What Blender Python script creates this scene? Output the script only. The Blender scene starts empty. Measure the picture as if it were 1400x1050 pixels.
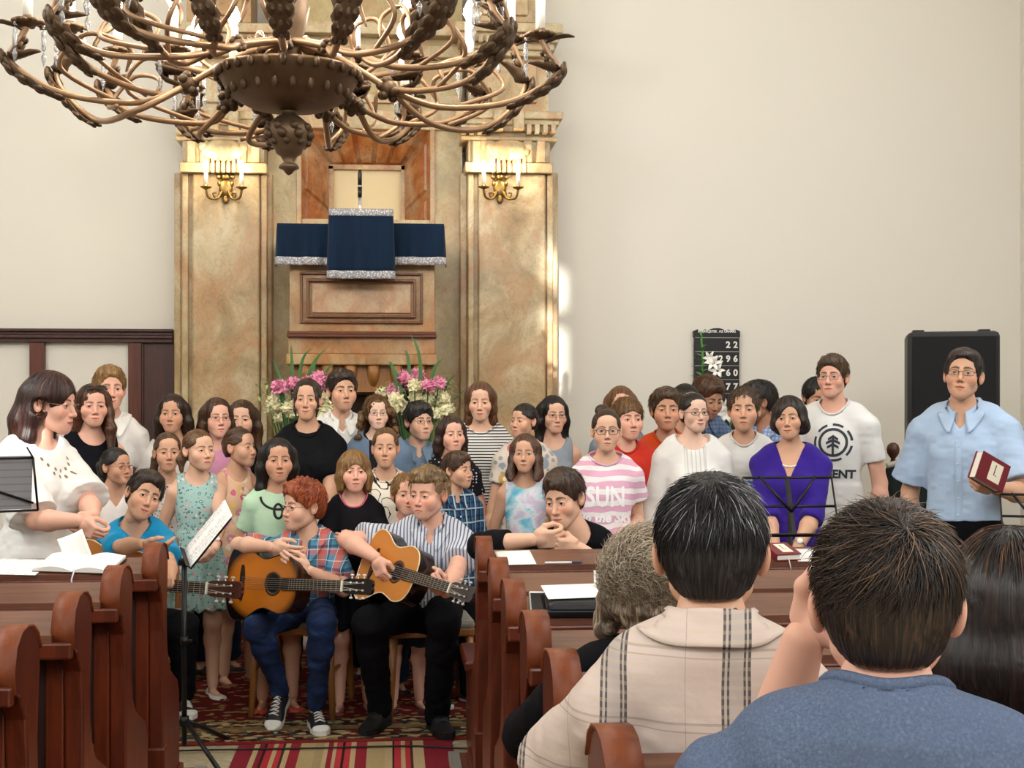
# Church choir in front of a marble pulpit wall - procedural scene
import bpy, bmesh, math, random
import numpy as np
from mathutils import Vector, Matrix, Euler
from mathutils.bvhtree import BVHTree
random.seed(7); np.random.seed(7)
SC = bpy.context.scene
COL = SC.collection
PI = math.pi
R_ = math.radians
# ------------------------------------------------------------------ camera
FPX = 1800.0                      # focal length in pixels of a 1400 px wide frame
TH = math.atan(164.0 / FPX)       # the camera is turned a little to the right of the nave axis
CAMH = 1.48
HOR = 551.0                       # row of the horizon
cam_d = bpy.data.cameras.new('camera'); cam = bpy.data.objects.new('camera', cam_d); COL.objects.link(cam)
cam.location = (0, 0, CAMH); cam.rotation_euler = (R_(90), 0, -TH)
cam_d.sensor_width = 36.0; cam_d.lens = 36.0 * FPX / 1400.0
cam_d.shift_y = (HOR - 525.0) / 1400.0
cam_d.clip_start = 0.05; cam_d.clip_end = 100
SC.camera = cam
SC.view_settings.view_transform = 'Standard'; SC.view_settings.look = 'None'
SC.view_settings.gamma = 1.0; SC.view_settings.use_curve_mapping = False
SC.view_settings.exposure = 0.0
SC.cycles.max_bounces = 6; SC.cycles.diffuse_bounces = 4; SC.cycles.glossy_bounces = 2
SC.cycles.transmission_bounces = 4; SC.cycles.transparent_max_bounces = 8
SC.cycles.caustics_reflective = False; SC.cycles.caustics_refractive = False
SC.cycles.sample_clamp_indirect = 4.0
_cs, _sn = math.cos(TH), math.sin(TH)
def pt(px, py, D):
    """point seen at pixel (px, py) of the 1400x1050 frame at axial distance D"""
    t = D / FPX; u = px - 700.0
    return Vector((t * (FPX * _sn + u * _cs), t * (FPX * _cs - u * _sn), CAMH + t * (HOR - py)))
def wp(px, py, Y):
    """point seen at pixel (px, py) on the frontal plane at world Y"""
    u = px - 700.0
    return pt(px, py, FPX * Y / (FPX * _cs - u * _sn))
def fp(px, py, z=0.0):
    """point seen at pixel (px, py) on the horizontal plane z"""
    return pt(px, py, (CAMH - z) * FPX / (py - HOR))
# ------------------------------------------------------------------ world and daylight
W = bpy.data.worlds.new('world'); SC.world = W; W.use_nodes = True
W.node_tree.nodes['Background'].inputs[0].default_value = (0.75, 0.85, 1.0, 1); W.node_tree.nodes['Background'].inputs[1].default_value = 1.0
def area(name, loc, target, sx, sy, power, col):
    d = bpy.data.lights.new(name, 'AREA'); d.shape = 'RECTANGLE'; d.size = sx; d.size_y = sy; d.energy = power; d.color = col
    o = bpy.data.objects.new(name, d); COL.objects.link(o); o.location = loc
    o.rotation_euler = (Vector(target) - Vector(loc)).to_track_quat('-Z', 'Y').to_euler()
    return o
RX0, RX1, RY0, RY1, RZ = -4.4, 4.6, -5.0, 9.3, 7.0       # the room
SUN_DIR = Vector((0.15, 1.0, -0.30)).normalized()
_s = bpy.data.lights.new('sun', 'SUN'); _s.energy = 9.0; _s.angle = R_(0.6); _s.color = (1, .97, .92)
sun = bpy.data.objects.new('sun', _s); COL.objects.link(sun); sun.rotation_euler = SUN_DIR.to_track_quat('-Z', 'Y').to_euler()
# daylight through the tall side windows (they stand outside the frame)
DAY = (.97, .985, 1.0)
for _y in (-2.6, 1.2, 5.0):
    area('window_light', (RX0 + .12, _y, 4.3), (0, _y + .6, 2.2), 1.3, 2.8, 160, DAY)
    area('window_light', (RX1 - .12, _y, 4.3), (0, _y + .6, 2.2), 1.3, 2.8, 150, DAY)
area('window_light', (.9, RY0 + .15, 4.6), (1.2, 4, 2.2), 3.0, 3.0, 330, DAY)
# ------------------------------------------------------------------ colours and materials
def lin(c):
    if isinstance(c, str):
        c = c.lstrip('#'); c = [int(c[i:i + 2], 16) / 255.0 for i in (0, 2, 4)]
        return tuple(x / 12.92 if x <= .04045 else ((x + .055) / 1.055) ** 2.4 for x in c)
    return tuple(c[:3])
class NT:
    """tiny node-graph builder around one Principled material"""
    def __init__(s, name):
        s.m = bpy.data.materials.new(name); s.m.use_nodes = True; s.t = s.m.node_tree
        s.b = s.t.nodes['Principled BSDF']; s.o = s.t.nodes['Material Output']
    def n(s, typ, props=None, **inp):
        x = s.t.nodes.new(typ)
        for k, v in (props or {}).items(): setattr(x, k, v)
        for k, v in inp.items():
            k2 = int(k[1:]) if k[0] == 'i' and k[1:].isdigit() else k.replace('_', ' ')
            s.set(x.inputs[k2], v)
        return x
    def set(s, sock, v):
        if isinstance(v, bpy.types.NodeSocket): s.t.links.new(v, sock)
        elif isinstance(v, bpy.types.Node): s.t.links.new(v.outputs[0], sock)
        else:
            if isinstance(v, (tuple, list)) and sock.type == 'RGBA' and len(v) == 3: v = (*v, 1)
            sock.default_value = v
    def coord(s, scale=(1, 1, 1), kind='Object', rot=(0, 0, 0), loc=(0, 0, 0)):
        tc = s.n('ShaderNodeTexCoord')
        return s.n('ShaderNodeMapping', i0=tc.outputs[kind], Scale=scale, Rotation=rot, Location=loc).outputs[0]
    def noise(s, vec, scale=5, detail=3, rough=.5, dist=0):
        return s.n('ShaderNodeTexNoise', Vector=vec, Scale=scale, Detail=detail, Roughness=rough, Distortion=dist)
    def ramp(s, fac, stops, interp='LINEAR'):
        r = s.n('ShaderNodeValToRGB', Fac=fac); e = r.color_ramp; e.interpolation = interp
        while len(e.elements) > 1: e.elements.remove(e.elements[-1])
        for i, (p, c) in enumerate(stops):
            el = e.elements[0] if i == 0 else e.elements.new(p)
            el.position = p; el.color = (*lin(c), 1)
        return r.outputs[0]
    def math(s, op, a, b=None, c=None):
        x = s.n('ShaderNodeMath', {'operation': op}, i0=a)
        if b is not None: s.set(x.inputs[1], b)
        if c is not None: s.set(x.inputs[2], c)
        return x.outputs[0]
    def mix(s, fac, a, b, mode='MIX'):
        x = s.n('ShaderNodeMix', {'data_type': 'RGBA', 'blend_type': mode})
        s.set(x.inputs[0], fac)
        for k, v in ((6, a), (7, b)):
            s.set(x.inputs[k], lin(v) if isinstance(v, (str, tuple)) else v)
        return x.outputs[2]
    def sep(s, vec):
        return s.n('ShaderNodeSeparateXYZ', i0=vec).outputs
    def bump(s, h, strength=.3, dist=.01):
        s.set(s.b.inputs['Normal'], s.n('ShaderNodeBump', Strength=strength, Distance=dist, Height=h).outputs[0])
    def done(s, col=None, rough=.6, metal=0, spec=.4):
        if col is not None: s.set(s.b.inputs['Base Color'], lin(col) if isinstance(col, (str, tuple)) else col)
        s.set(s.b.inputs['Roughness'], rough); s.set(s.b.inputs['Metallic'], metal); s.set(s.b.inputs['Specular IOR Level'], spec)
        return s.m
_mc = {}
def plain(col, rough=.6, metal=0, spec=.4, name='plain', var=.12, vs=30, bump=0):
    """a plain colour with a slight procedural variation of its own"""
    k = (str(col), rough, metal, spec, var, vs, bump)
    if k in _mc: return _mc[k]
    g = NT(name); v = g.coord()
    nz = g.noise(v, vs, 3).outputs[0]
    c = lin(col)
    colr = g.mix(nz, tuple(x * (1 - var) for x in c), tuple(min(1, x * (1 + var)) for x in c))
    if bump: g.bump(nz, bump, .004)
    _mc[k] = g.done(colr, rough, metal, spec); return _mc[k]
def emit(col, strength, name='glow'):
    g = NT(name); g.b.inputs['Emission Color'].default_value = (*lin(col), 1); g.b.inputs['Emission Strength'].default_value = strength
    return g.done(col, .4)
def wood(name, c0, c1, c2, rough=.35, scale=(14, 14, 1.2), spec=.5):
    g = NT(name); v = g.coord(scale)
    n1 = g.noise(v, 2.2, 6, .6, 1.2).outputs[0]
    n2 = g.noise(g.coord((2, 2, 2)), 1.5, 3).outputs[0]
    c = g.ramp(n1, [(.25, c0), (.5, c1), (.75, c2)])
    c = g.mix(g.math('MULTIPLY', n2, .5), c, c0)
    g.bump(n1, .12, .003)
    return g.done(c, rough, 0, spec)
# ------------------------------------------------------------------ mesh building
class MB:
    """collects shapes and links them as ONE mesh object"""
    def __init__(s): s.v = []; s.f = []; s.mi = []; s.n = 0; s.sm = []
    def add(s, V, F, mi=0, smooth=True):
        o = s.n; V = [tuple(x) for x in V]
        s.v += V; s.n += len(V)
        s.f += [tuple(i + o for i in q) for q in F]; s.mi += [mi] * len(F); s.sm += [smooth] * len(F)
        return s
    def box(s, c, d, rot=None, mi=0, bev=0):
        """bevelled box, centre c, full size d"""
        hx, hy, hz = d[0] / 2, d[1] / 2, d[2] / 2
        if bev <= 0:
            V = [(x, y, z) for x in (-hx, hx) for y in (-hy, hy) for z in (-hz, hz)]
            F = [(0, 1, 3, 2), (4, 6, 7, 5), (0, 4, 5, 1), (2, 3, 7, 6), (0, 2, 6, 4), (1, 5, 7, 3)]
        else:
            b = min(bev, hx * .99, hy * .99, hz * .99); bm = bmesh.new()
            bmesh.ops.create_cube(bm, size=1); bmesh.ops.scale(bm, vec=d, verts=bm.verts)
            bmesh.ops.bevel(bm, geom=bm.edges[:], offset=b, segments=2, affect='EDGES', profile=.5)
            bm.verts.index_update()
            V = [tuple(v.co) for v in bm.verts]; F = [tuple(v.index for v in f.verts) for f in bm.faces]; bm.free()
        M = Matrix.Translation(c) @ (rot.to_4x4() if rot is not None else Matrix())
        return s.add([M @ Vector(v) for v in V], F, mi, False)
    def bb(s, x0, x1, y0, y1, z0, z1, mi=0, bev=0):
        return s.box(((x0 + x1) / 2, (y0 + y1) / 2, (z0 + z1) / 2), (abs(x1 - x0), abs(y1 - y0), abs(z1 - z0)), None, mi, bev)
    def tube(s, P, r, n=8, mi=0, cap=True, flat=1.0, up=None):
        P = [Vector(p) for p in P]; m = len(P)
        rr = r if isinstance(r, (list, tuple)) else [r] * m
        V = []; prev = None
        for i, p in enumerate(P):
            t = (P[min(i + 1, m - 1)] - P[max(i - 1, 0)])
            if t.length < 1e-9: t = Vector((0, 0, 1))
            t.normalize()
            if prev is None:
                a = Vector(up) if up is not None else (Vector((0, 0, 1)) if abs(t.z) < .9 else Vector((1, 0, 0)))
            else: a = prev
            a = a - t * a.dot(t)
            if a.length < 1e-6: a = t.orthogonal()
            a.normalize(); prev = a; b = t.cross(a)
            for k in range(n):
                w = 2 * PI * k / n
                V.append(p + a * (math.cos(w) * rr[i]) * flat + b * (math.sin(w) * rr[i]))
        F = [(i * n + k, i * n + (k + 1) % n, (i + 1) * n + (k + 1) % n, (i + 1) * n + k) for i in range(m - 1) for k in range(n)]
        if cap: F += [tuple(range(n - 1, -1, -1)), tuple(range((m - 1) * n, m * n))]
        return s.add(V, F, mi)
    def lathe(s, prof, c=(0, 0, 0), n=20, mi=0, M=None, a0=0, a1=2 * PI):
        """prof: list of (r, z)"""
        full = abs(a1 - a0 - 2 * PI) < 1e-6; k = n if full else n + 1
        V = [(r * math.cos(a0 + (a1 - a0) * j / n), r * math.sin(a0 + (a1 - a0) * j / n), z) for r, z in prof for j in range(k)]
        F = [(i * k + j, i * k + (j + 1) % k, (i + 1) * k + (j + 1) % k, (i + 1) * k + j) for i in range(len(prof) - 1) for j in range(n)]
        T = Matrix.Translation(c) @ (M.to_4x4() if M is not None else Matrix())
        return s.add([T @ Vector(v) for v in V], F, mi)
    def sph(s, c, r, n=12, mi=0, sc=(1, 1, 1), M=None):
        pr = [(max(1e-5, math.sin(PI * i / n)) * r, -math.cos(PI * i / n) * r) for i in range(n + 1)]
        k = n + 4
        T = (M.to_3x3() if M is not None else Matrix.Identity(3))
        V = [Vector(c) + T @ Vector((a * math.cos(2 * PI * j / k) * sc[0], a * math.sin(2 * PI * j / k) * sc[1], z * sc[2])) for a, z in pr for j in range(k)]
        F = [(i * k + j, i * k + (j + 1) % k, (i + 1) * k + (j + 1) % k, (i + 1) * k + j) for i in range(n) for j in range(k)]
        return s.add(V, F, mi)
    def prism(s, poly, a, b, axis='x', mi=0, smooth=False):
        """polygon (2-D) extruded from a to b along an axis; the other two axes keep their order"""
        def mk(u, v, w): return {'x': (w, u, v), 'y': (u, w, v), 'z': (u, v, w)}[axis]
        n = len(poly)
        V = [mk(u, v, a) for u, v in poly] + [mk(u, v, b) for u, v in poly]
        F = [tuple(range(n)), tuple(range(2 * n - 1, n - 1, -1))] + [(i, n + i, n + (i + 1) % n, (i + 1) % n) for i in range(n)]
        return s.add(V, F, mi, smooth)
    def grid(s, fn, nu, nv, mi=0, smooth=True):
        V = [fn(i / nu, j / nv) for i in range(nu + 1) for j in range(nv + 1)]
        F = [(i * (nv + 1) + j, (i + 1) * (nv + 1) + j, (i + 1) * (nv + 1) + j + 1, i * (nv + 1) + j + 1) for i in range(nu) for j in range(nv)]
        return s.add(V, F, mi, smooth)
    def build(s, name, mats, parent=None, fix=True):
        me = bpy.data.meshes.new(name); me.from_pydata(s.v, [], s.f)
        for m in (mats if isinstance(mats, (list, tuple)) else [mats]): me.materials.append(m)
        me.polygons.foreach_set('material_index', s.mi); me.polygons.foreach_set('use_smooth', s.sm)
        if fix:
            bm = bmesh.new(); bm.from_mesh(me); bmesh.ops.recalc_face_normals(bm, faces=bm.faces[:]); bm.to_mesh(me); bm.free()
        me.update()
        o = bpy.data.objects.new(name, me); COL.objects.link(o)
        if parent is not None: o.parent = parent
        return o
def tag(o, label, cat, group=None, kind=None):
    o['label'] = label; o['category'] = cat
    if group: o['group'] = group
    if kind: o['kind'] = kind
    return o
def struct(o): o['kind'] = 'structure'; return o
def thing(name, label, cat, loc=(0, 0, 0), rz=0, group=None):
    o = bpy.data.objects.new(name, None); COL.objects.link(o); o.empty_display_size = .05
    o.location = loc; o.rotation_euler = (0, 0, rz); return tag(o, label, cat, group)
def copy_tree(o, parent=None):
    c = o.copy(); COL.objects.link(c)
    if parent is not None: c.parent = parent
    for ch in list(o.children): copy_tree(ch, c)
    return c
def bez(P, n=12):
    """Catmull-Rom through the points"""
    P = [Vector(p) for p in P]; out = []
    for i in range(len(P) - 1):
        a, b, c, d = P[max(i - 1, 0)], P[i], P[i + 1], P[min(i + 2, len(P) - 1)]
        for k in range(n):
            t = k / n
            out.append(.5 * ((2 * b) + (c - a) * t + (2 * a - 5 * b + 4 * c - d) * t * t + (3 * b - a - 3 * c + d) * t ** 3))
    out.append(P[-1]); return out
def text_mesh(txt, size, extrude=.001, bold=0.0, align='CENTER', shear=0.0, spacing=1.0):
    """flat lettering as (verts, faces) in the XY plane"""
    cu = bpy.data.curves.new('txt', 'FONT'); cu.body = txt; cu.size = size; cu.extrude = extrude; cu.offset = bold
    cu.align_x = align; cu.align_y = 'CENTER'; cu.shear = shear; cu.resolution_u = 3; cu.space_character = spacing
    ob = bpy.data.objects.new('txt', cu); COL.objects.link(ob)
    dg = bpy.context.evaluated_depsgraph_get(); dg.update()
    me = ob.evaluated_get(dg).to_mesh()
    V = [v.co.copy() for v in me.vertices]; F = [tuple(p.vertices) for p in me.polygons]
    ob.evaluated_get(dg).to_mesh_clear(); bpy.data.objects.remove(ob); bpy.data.curves.remove(cu)
    return V, F
# ------------------------------------------------------------------ smooth implicit modelling (bodies, heads, hair, cloth)
def _m3(M):
    return np.array([[M[i][j] for j in range(3)] for i in range(3)], np.float32)
class SDF:
    def __init__(s, lo, hi, h):
        s.lo = np.array(lo, np.float32); s.h = np.float32(h)
        n = np.ceil((np.array(hi) - np.array(lo)) / h).astype(int) + 1
        s.F = np.full(tuple(n), .5, np.float32); s.n = n
        s.ax = [s.lo[i] + s.h * np.arange(n[i], dtype=np.float32) for i in range(3)]
    def sub(s, lo, hi):
        a = np.maximum(np.floor((np.array(lo) - s.lo) / s.h).astype(int), 0)
        b = np.minimum(np.ceil((np.array(hi) - s.lo) / s.h).astype(int) + 1, s.n)
        if (b <= a).any(): return None
        sl = tuple(slice(a[i], b[i]) for i in range(3))
        return sl, s.ax[0][sl[0]][:, None, None], s.ax[1][sl[1]][None, :, None], s.ax[2][sl[2]][None, None, :]
    def op(s, sl, d, k, op):
        A = s.F[sl]
        if op == 'cut': A = -A
        if op == 'cut' or op == 'int':
            if op == 'int': A = -A; d = -d
            # smooth max(F, -d) == -smoothmin(-F, d)
        if k > 0:
            hh = np.maximum(k - np.abs(A - d), 0) / k
            r = np.minimum(A, d) - hh * hh * (k * .25)
        else: r = np.minimum(A, d)
        s.F[sl] = r if op == 'add' else -r
    def cone(s, a, b, ra, rb, k=.02, op='add', sq=None):
        a = np.array(a, np.float32); b = np.array(b, np.float32); m = max(ra, rb) + k + 3 * s.h
        q = s.sub(np.minimum(a, b) - m, np.maximum(a, b) + m)
        if q is None: return
        sl, X, Y, Z = q; ab = b - a; L = max(float(ab @ ab), 1e-9)
        px, py, pz = X - a[0], Y - a[1], Z - a[2]
        t = np.clip((px * ab[0] + py * ab[1] + pz * ab[2]) / L, 0, 1)
        dx, dy, dz = px - t * ab[0], py - t * ab[1], pz - t * ab[2]
        d = np.sqrt(dx * dx + dy * dy + dz * dz) - (ra + (rb - ra) * t)
        s.op(sl, d, k, op)
    def chain(s, P, r, k=.02, op='add'):
        for i in range(len(P) - 1): s.cone(P[i], P[i + 1], r[i], r[i + 1], k, op)
    def ell(s, c, r, k=.02, op='add', M=None):
        c = np.array(c, np.float32); rm = max(r) + k + 3 * s.h
        q = s.sub(c - rm, c + rm)
        if q is None: return
        sl, X, Y, Z = q; X = X - c[0]; Y = Y - c[1]; Z = Z - c[2]
        if M is not None:
            R = _m3(M); X, Y, Z = (R[0, 0] * X + R[1, 0] * Y + R[2, 0] * Z, R[0, 1] * X + R[1, 1] * Y + R[2, 1] * Z, R[0, 2] * X + R[1, 2] * Y + R[2, 2] * Z)
        k0 = np.sqrt((X / r[0]) ** 2 + (Y / r[1]) ** 2 + (Z / r[2]) ** 2)
        k1 = np.sqrt((X / r[0] ** 2) ** 2 + (Y / r[1] ** 2) ** 2 + (Z / r[2] ** 2) ** 2) + 1e-9
        s.op(sl, k0 * (k0 - 1) / k1, k, op)
    def rbox(s, c, hf, rad, k=.01, op='add', M=None):
        c = np.array(c, np.float32); rm = float(np.linalg.norm(hf)) + k + 3 * s.h
        q = s.sub(c - rm, c + rm)
        if q is None: return
        sl, X, Y, Z = q; X = X - c[0]; Y = Y - c[1]; Z = Z - c[2]
        if M is not None:
            R = _m3(M); X, Y, Z = (R[0, 0] * X + R[1, 0] * Y + R[2, 0] * Z, R[0, 1] * X + R[1, 1] * Y + R[2, 1] * Z, R[0, 2] * X + R[1, 2] * Y + R[2, 2] * Z)
        qx, qy, qz = np.abs(X) - hf[0] + rad, np.abs(Y) - hf[1] + rad, np.abs(Z) - hf[2] + rad
        d = np.sqrt(np.maximum(qx, 0) ** 2 + np.maximum(qy, 0) ** 2 + np.maximum(qz, 0) ** 2) + np.minimum(np.maximum(qx, np.maximum(qy, qz)), 0) - rad
        s.op(sl, d, k, op)
    def prof(s, M, zs, a, b, cy, k=.03, op='add', ex=2.3, infl=0.0):
        """stack of super-elliptic sections along the local z of matrix M"""
        M = np.array([[M[i][j] for j in range(4)] for i in range(4)], np.float32)
        mx = max(max(a), max(b)) + infl + k + 3 * s.h
        pa = M[:3, :3] @ np.array([0, 0, zs[0]], np.float32) + M[:3, 3]; pb = M[:3, :3] @ np.array([0, 0, zs[-1]], np.float32) + M[:3, 3]
        q = s.sub(np.minimum(pa, pb) - mx, np.maximum(pa, pb) + mx)
        if q is None: return
        sl, X, Y, Z = q; X = X - M[0, 3]; Y = Y - M[1, 3]; Z = Z - M[2, 3]
        R = M[:3, :3]
        x = R[0, 0] * X + R[1, 0] * Y + R[2, 0] * Z; y = R[0, 1] * X + R[1, 1] * Y + R[2, 1] * Z; z = R[0, 2] * X + R[1, 2] * Y + R[2, 2] * Z
        zz = np.linspace(zs[0], zs[-1], 200)
        def sm(v):                                    # smooth interpolation of the section table
            w = np.interp(zz, zs, v); kk = np.ones(25) / 25
            return np.convolve(np.pad(w, 12, mode='edge'), kk, 'valid')
        fa, fb, fc = sm(np.array(a) + infl), sm(np.array(b) + infl), sm(cy)
        u = np.clip((z - zs[0]) / (zs[-1] - zs[0]) * 199, 0, 199); i0 = u.astype(np.int32)
        A = fa.astype(np.float32)[i0]; B = fb.astype(np.float32)[i0]; C = fc.astype(np.float32)[i0]
        rr = (np.abs(x / A) ** ex + np.abs((y - C) / B) ** ex) ** (1 / ex)
        d = (rr - 1) * np.minimum(A, B)
        e = np.maximum(zs[0] - z, z - zs[-1])
        d = np.where(e > 0, np.sqrt(np.maximum(d, 0) ** 2 + e * e) + np.minimum(d, 0) * 0, np.maximum(d, e * .999))
        s.op(sl, d, k, op)
    def fn(s, f, op='cut', k=0.0, lo=None, hi=None):
        q = s.sub(s.lo if lo is None else lo, s.lo + s.h * s.n if hi is None else hi)
        if q is None: return
        sl, X, Y, Z = q
        s.op(sl, np.broadcast_to(f(X, Y, Z), s.F[sl].shape).astype(np.float32), k, op)
    def mesh(s, smooth=1):
        F = s.F.copy(); F[0] = F[-1] = .5; F[:, 0] = F[:, -1] = .5; F[:, :, 0] = F[:, :, -1] = .5
        S = F < 0
        c = np.zeros(tuple(s.n - 1), np.uint8)
        for i in (0, 1):
            for j in (0, 1):
                for k in (0, 1): c += S[i:s.n[0] - 1 + i, j:s.n[1] - 1 + j, k:s.n[2] - 1 + k]
        act = (c > 0) & (c < 8); idx = np.argwhere(act)
        if len(idx) == 0: return np.zeros((0, 3)), np.zeros((0, 4), int)
        idg = np.full(c.shape, -1, np.int32); idg[act] = np.arange(len(idx))
        cor = np.array([(i, j, k) for i in (0, 1) for j in (0, 1) for k in (0, 1)])
        val = np.stack([F[idx[:, 0] + q[0], idx[:, 1] + q[1], idx[:, 2] + q[2]] for q in cor])
        P = np.zeros((len(idx), 3), np.float32); cnt = np.zeros(len(idx), np.float32)
        for a in range(8):
            for b in range(a + 1, 8):
                if np.abs(cor[a] - cor[b]).sum() != 1: continue
                x = (val[a] < 0) != (val[b] < 0)
                t = np.where(x, val[a] / np.where(x, val[a] - val[b], 1), 0)
                P += np.where(x[:, None], cor[a] + t[:, None] * (cor[b] - cor[a]), 0); cnt += x
        V = s.lo + (idx + P / cnt[:, None]) * s.h
        Q = []
        for ax in range(3):
            d = [0, 0, 0]; d[ax] = 1
            u, v = (ax + 1) % 3, (ax + 2) % 3
            n = s.n
            A = S[:n[0] - d[0], :n[1] - d[1], :n[2] - d[2]]; B = S[d[0]:, d[1]:, d[2]:]
            e = np.argwhere(A != B)
            ok = (e[:, u] > 0) & (e[:, v] > 0) & (e[:, u] < n[u] - 1) & (e[:, v] < n[v] - 1); e = e[ok]
            ins = A[e[:, 0], e[:, 1], e[:, 2]]
            def cell(du, dv):
                w = e.copy(); w[:, u] += du; w[:, v] += dv
                return idg[w[:, 0], w[:, 1], w[:, 2]]
            q = np.stack([cell(-1, -1), cell(0, -1), cell(0, 0), cell(-1, 0)], 1)
            q[~ins] = q[~ins][:, ::-1]
            Q.append(q)
        Q = np.concatenate(Q); Q = Q[(Q >= 0).all(1)]
        for _ in range(smooth): V = lap(V, Q)
        return V.astype(np.float64), Q
def lap(V, Q, w=.5):
    acc = np.zeros((len(V), 3)); cnt = np.zeros(len(V))
    for i in range(4):
        a, b = Q[:, i], Q[:, (i + 1) % 4]
        for k in range(3): acc[:, k] += np.bincount(a, V[b, k], len(V)) + np.bincount(b, V[a, k], len(V))
        cnt += np.bincount(a, minlength=len(V)) + np.bincount(b, minlength=len(V))
    return V * (1 - w) + w * acc / np.maximum(cnt, 1)[:, None]
def vnormals(V, Q):
    n = np.cross(V[Q[:, 2]] - V[Q[:, 0]], V[Q[:, 3]] - V[Q[:, 1]])
    N = np.zeros_like(V)
    for i in range(4):
        for k in range(3): N[:, k] += np.bincount(Q[:, i], n[:, k], len(V))
    return N / (np.linalg.norm(N, axis=1)[:, None] + 1e-12)
_NL = np.random.RandomState(3).rand(32, 32, 32).astype(np.float32)
def vnoise(P, sc=1.0):
    """value noise 0..1, P: n x 3"""
    p = P * sc; i = np.floor(p).astype(int); f = p - i; f = f * f * (3 - 2 * f); r = 0
    for a in (0, 1):
        for b in (0, 1):
            for c in (0, 1):
                w = (f[:, 0] if a else 1 - f[:, 0]) * (f[:, 1] if b else 1 - f[:, 1]) * (f[:, 2] if c else 1 - f[:, 2])
                r = r + w * _NL[(i[:, 0] + a) & 31, (i[:, 1] + b) & 31, (i[:, 2] + c) & 31]
    return r
def npmesh(name, V, Q, mats, parent=None, mi=None, attrs=None, smooth=True):
    """numpy verts / quads to an object"""
    me = bpy.data.meshes.new(name); V = np.asarray(V, np.float32); n = len(Q)
    k = Q.shape[1]
    me.vertices.add(len(V)); me.vertices.foreach_set('co', V.ravel())
    me.loops.add(n * k); me.loops.foreach_set('vertex_index', Q.astype(np.int32).ravel())
    me.polygons.add(n); me.polygons.foreach_set('loop_start', np.arange(0, n * k, k, dtype=np.int32))
    for m in (mats if isinstance(mats, (list, tuple)) else [mats]): me.materials.append(m)
    if mi is not None: me.polygons.foreach_set('material_index', np.asarray(mi, np.int32))
    me.polygons.foreach_set('use_smooth', np.full(n, smooth))
    for an, (typ, arr) in (attrs or {}).items():
        at = me.attributes.new(an, typ, 'POINT')
        at.data.foreach_set({'FLOAT': 'value', 'FLOAT_VECTOR': 'vector', 'FLOAT_COLOR': 'color'}[typ], np.asarray(arr, np.float32).ravel())
    me.update(calc_edges=True); me.validate()
    o = bpy.data.objects.new(name, me); COL.objects.link(o)
    if parent is not None: o.parent = parent
    return o
def np4(M): return np.array([[M[i][j] for j in range(4)] for i in range(4)])
def xf(M, V): M = np4(M); return V @ M[:3, :3].T + M[:3, 3]
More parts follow.
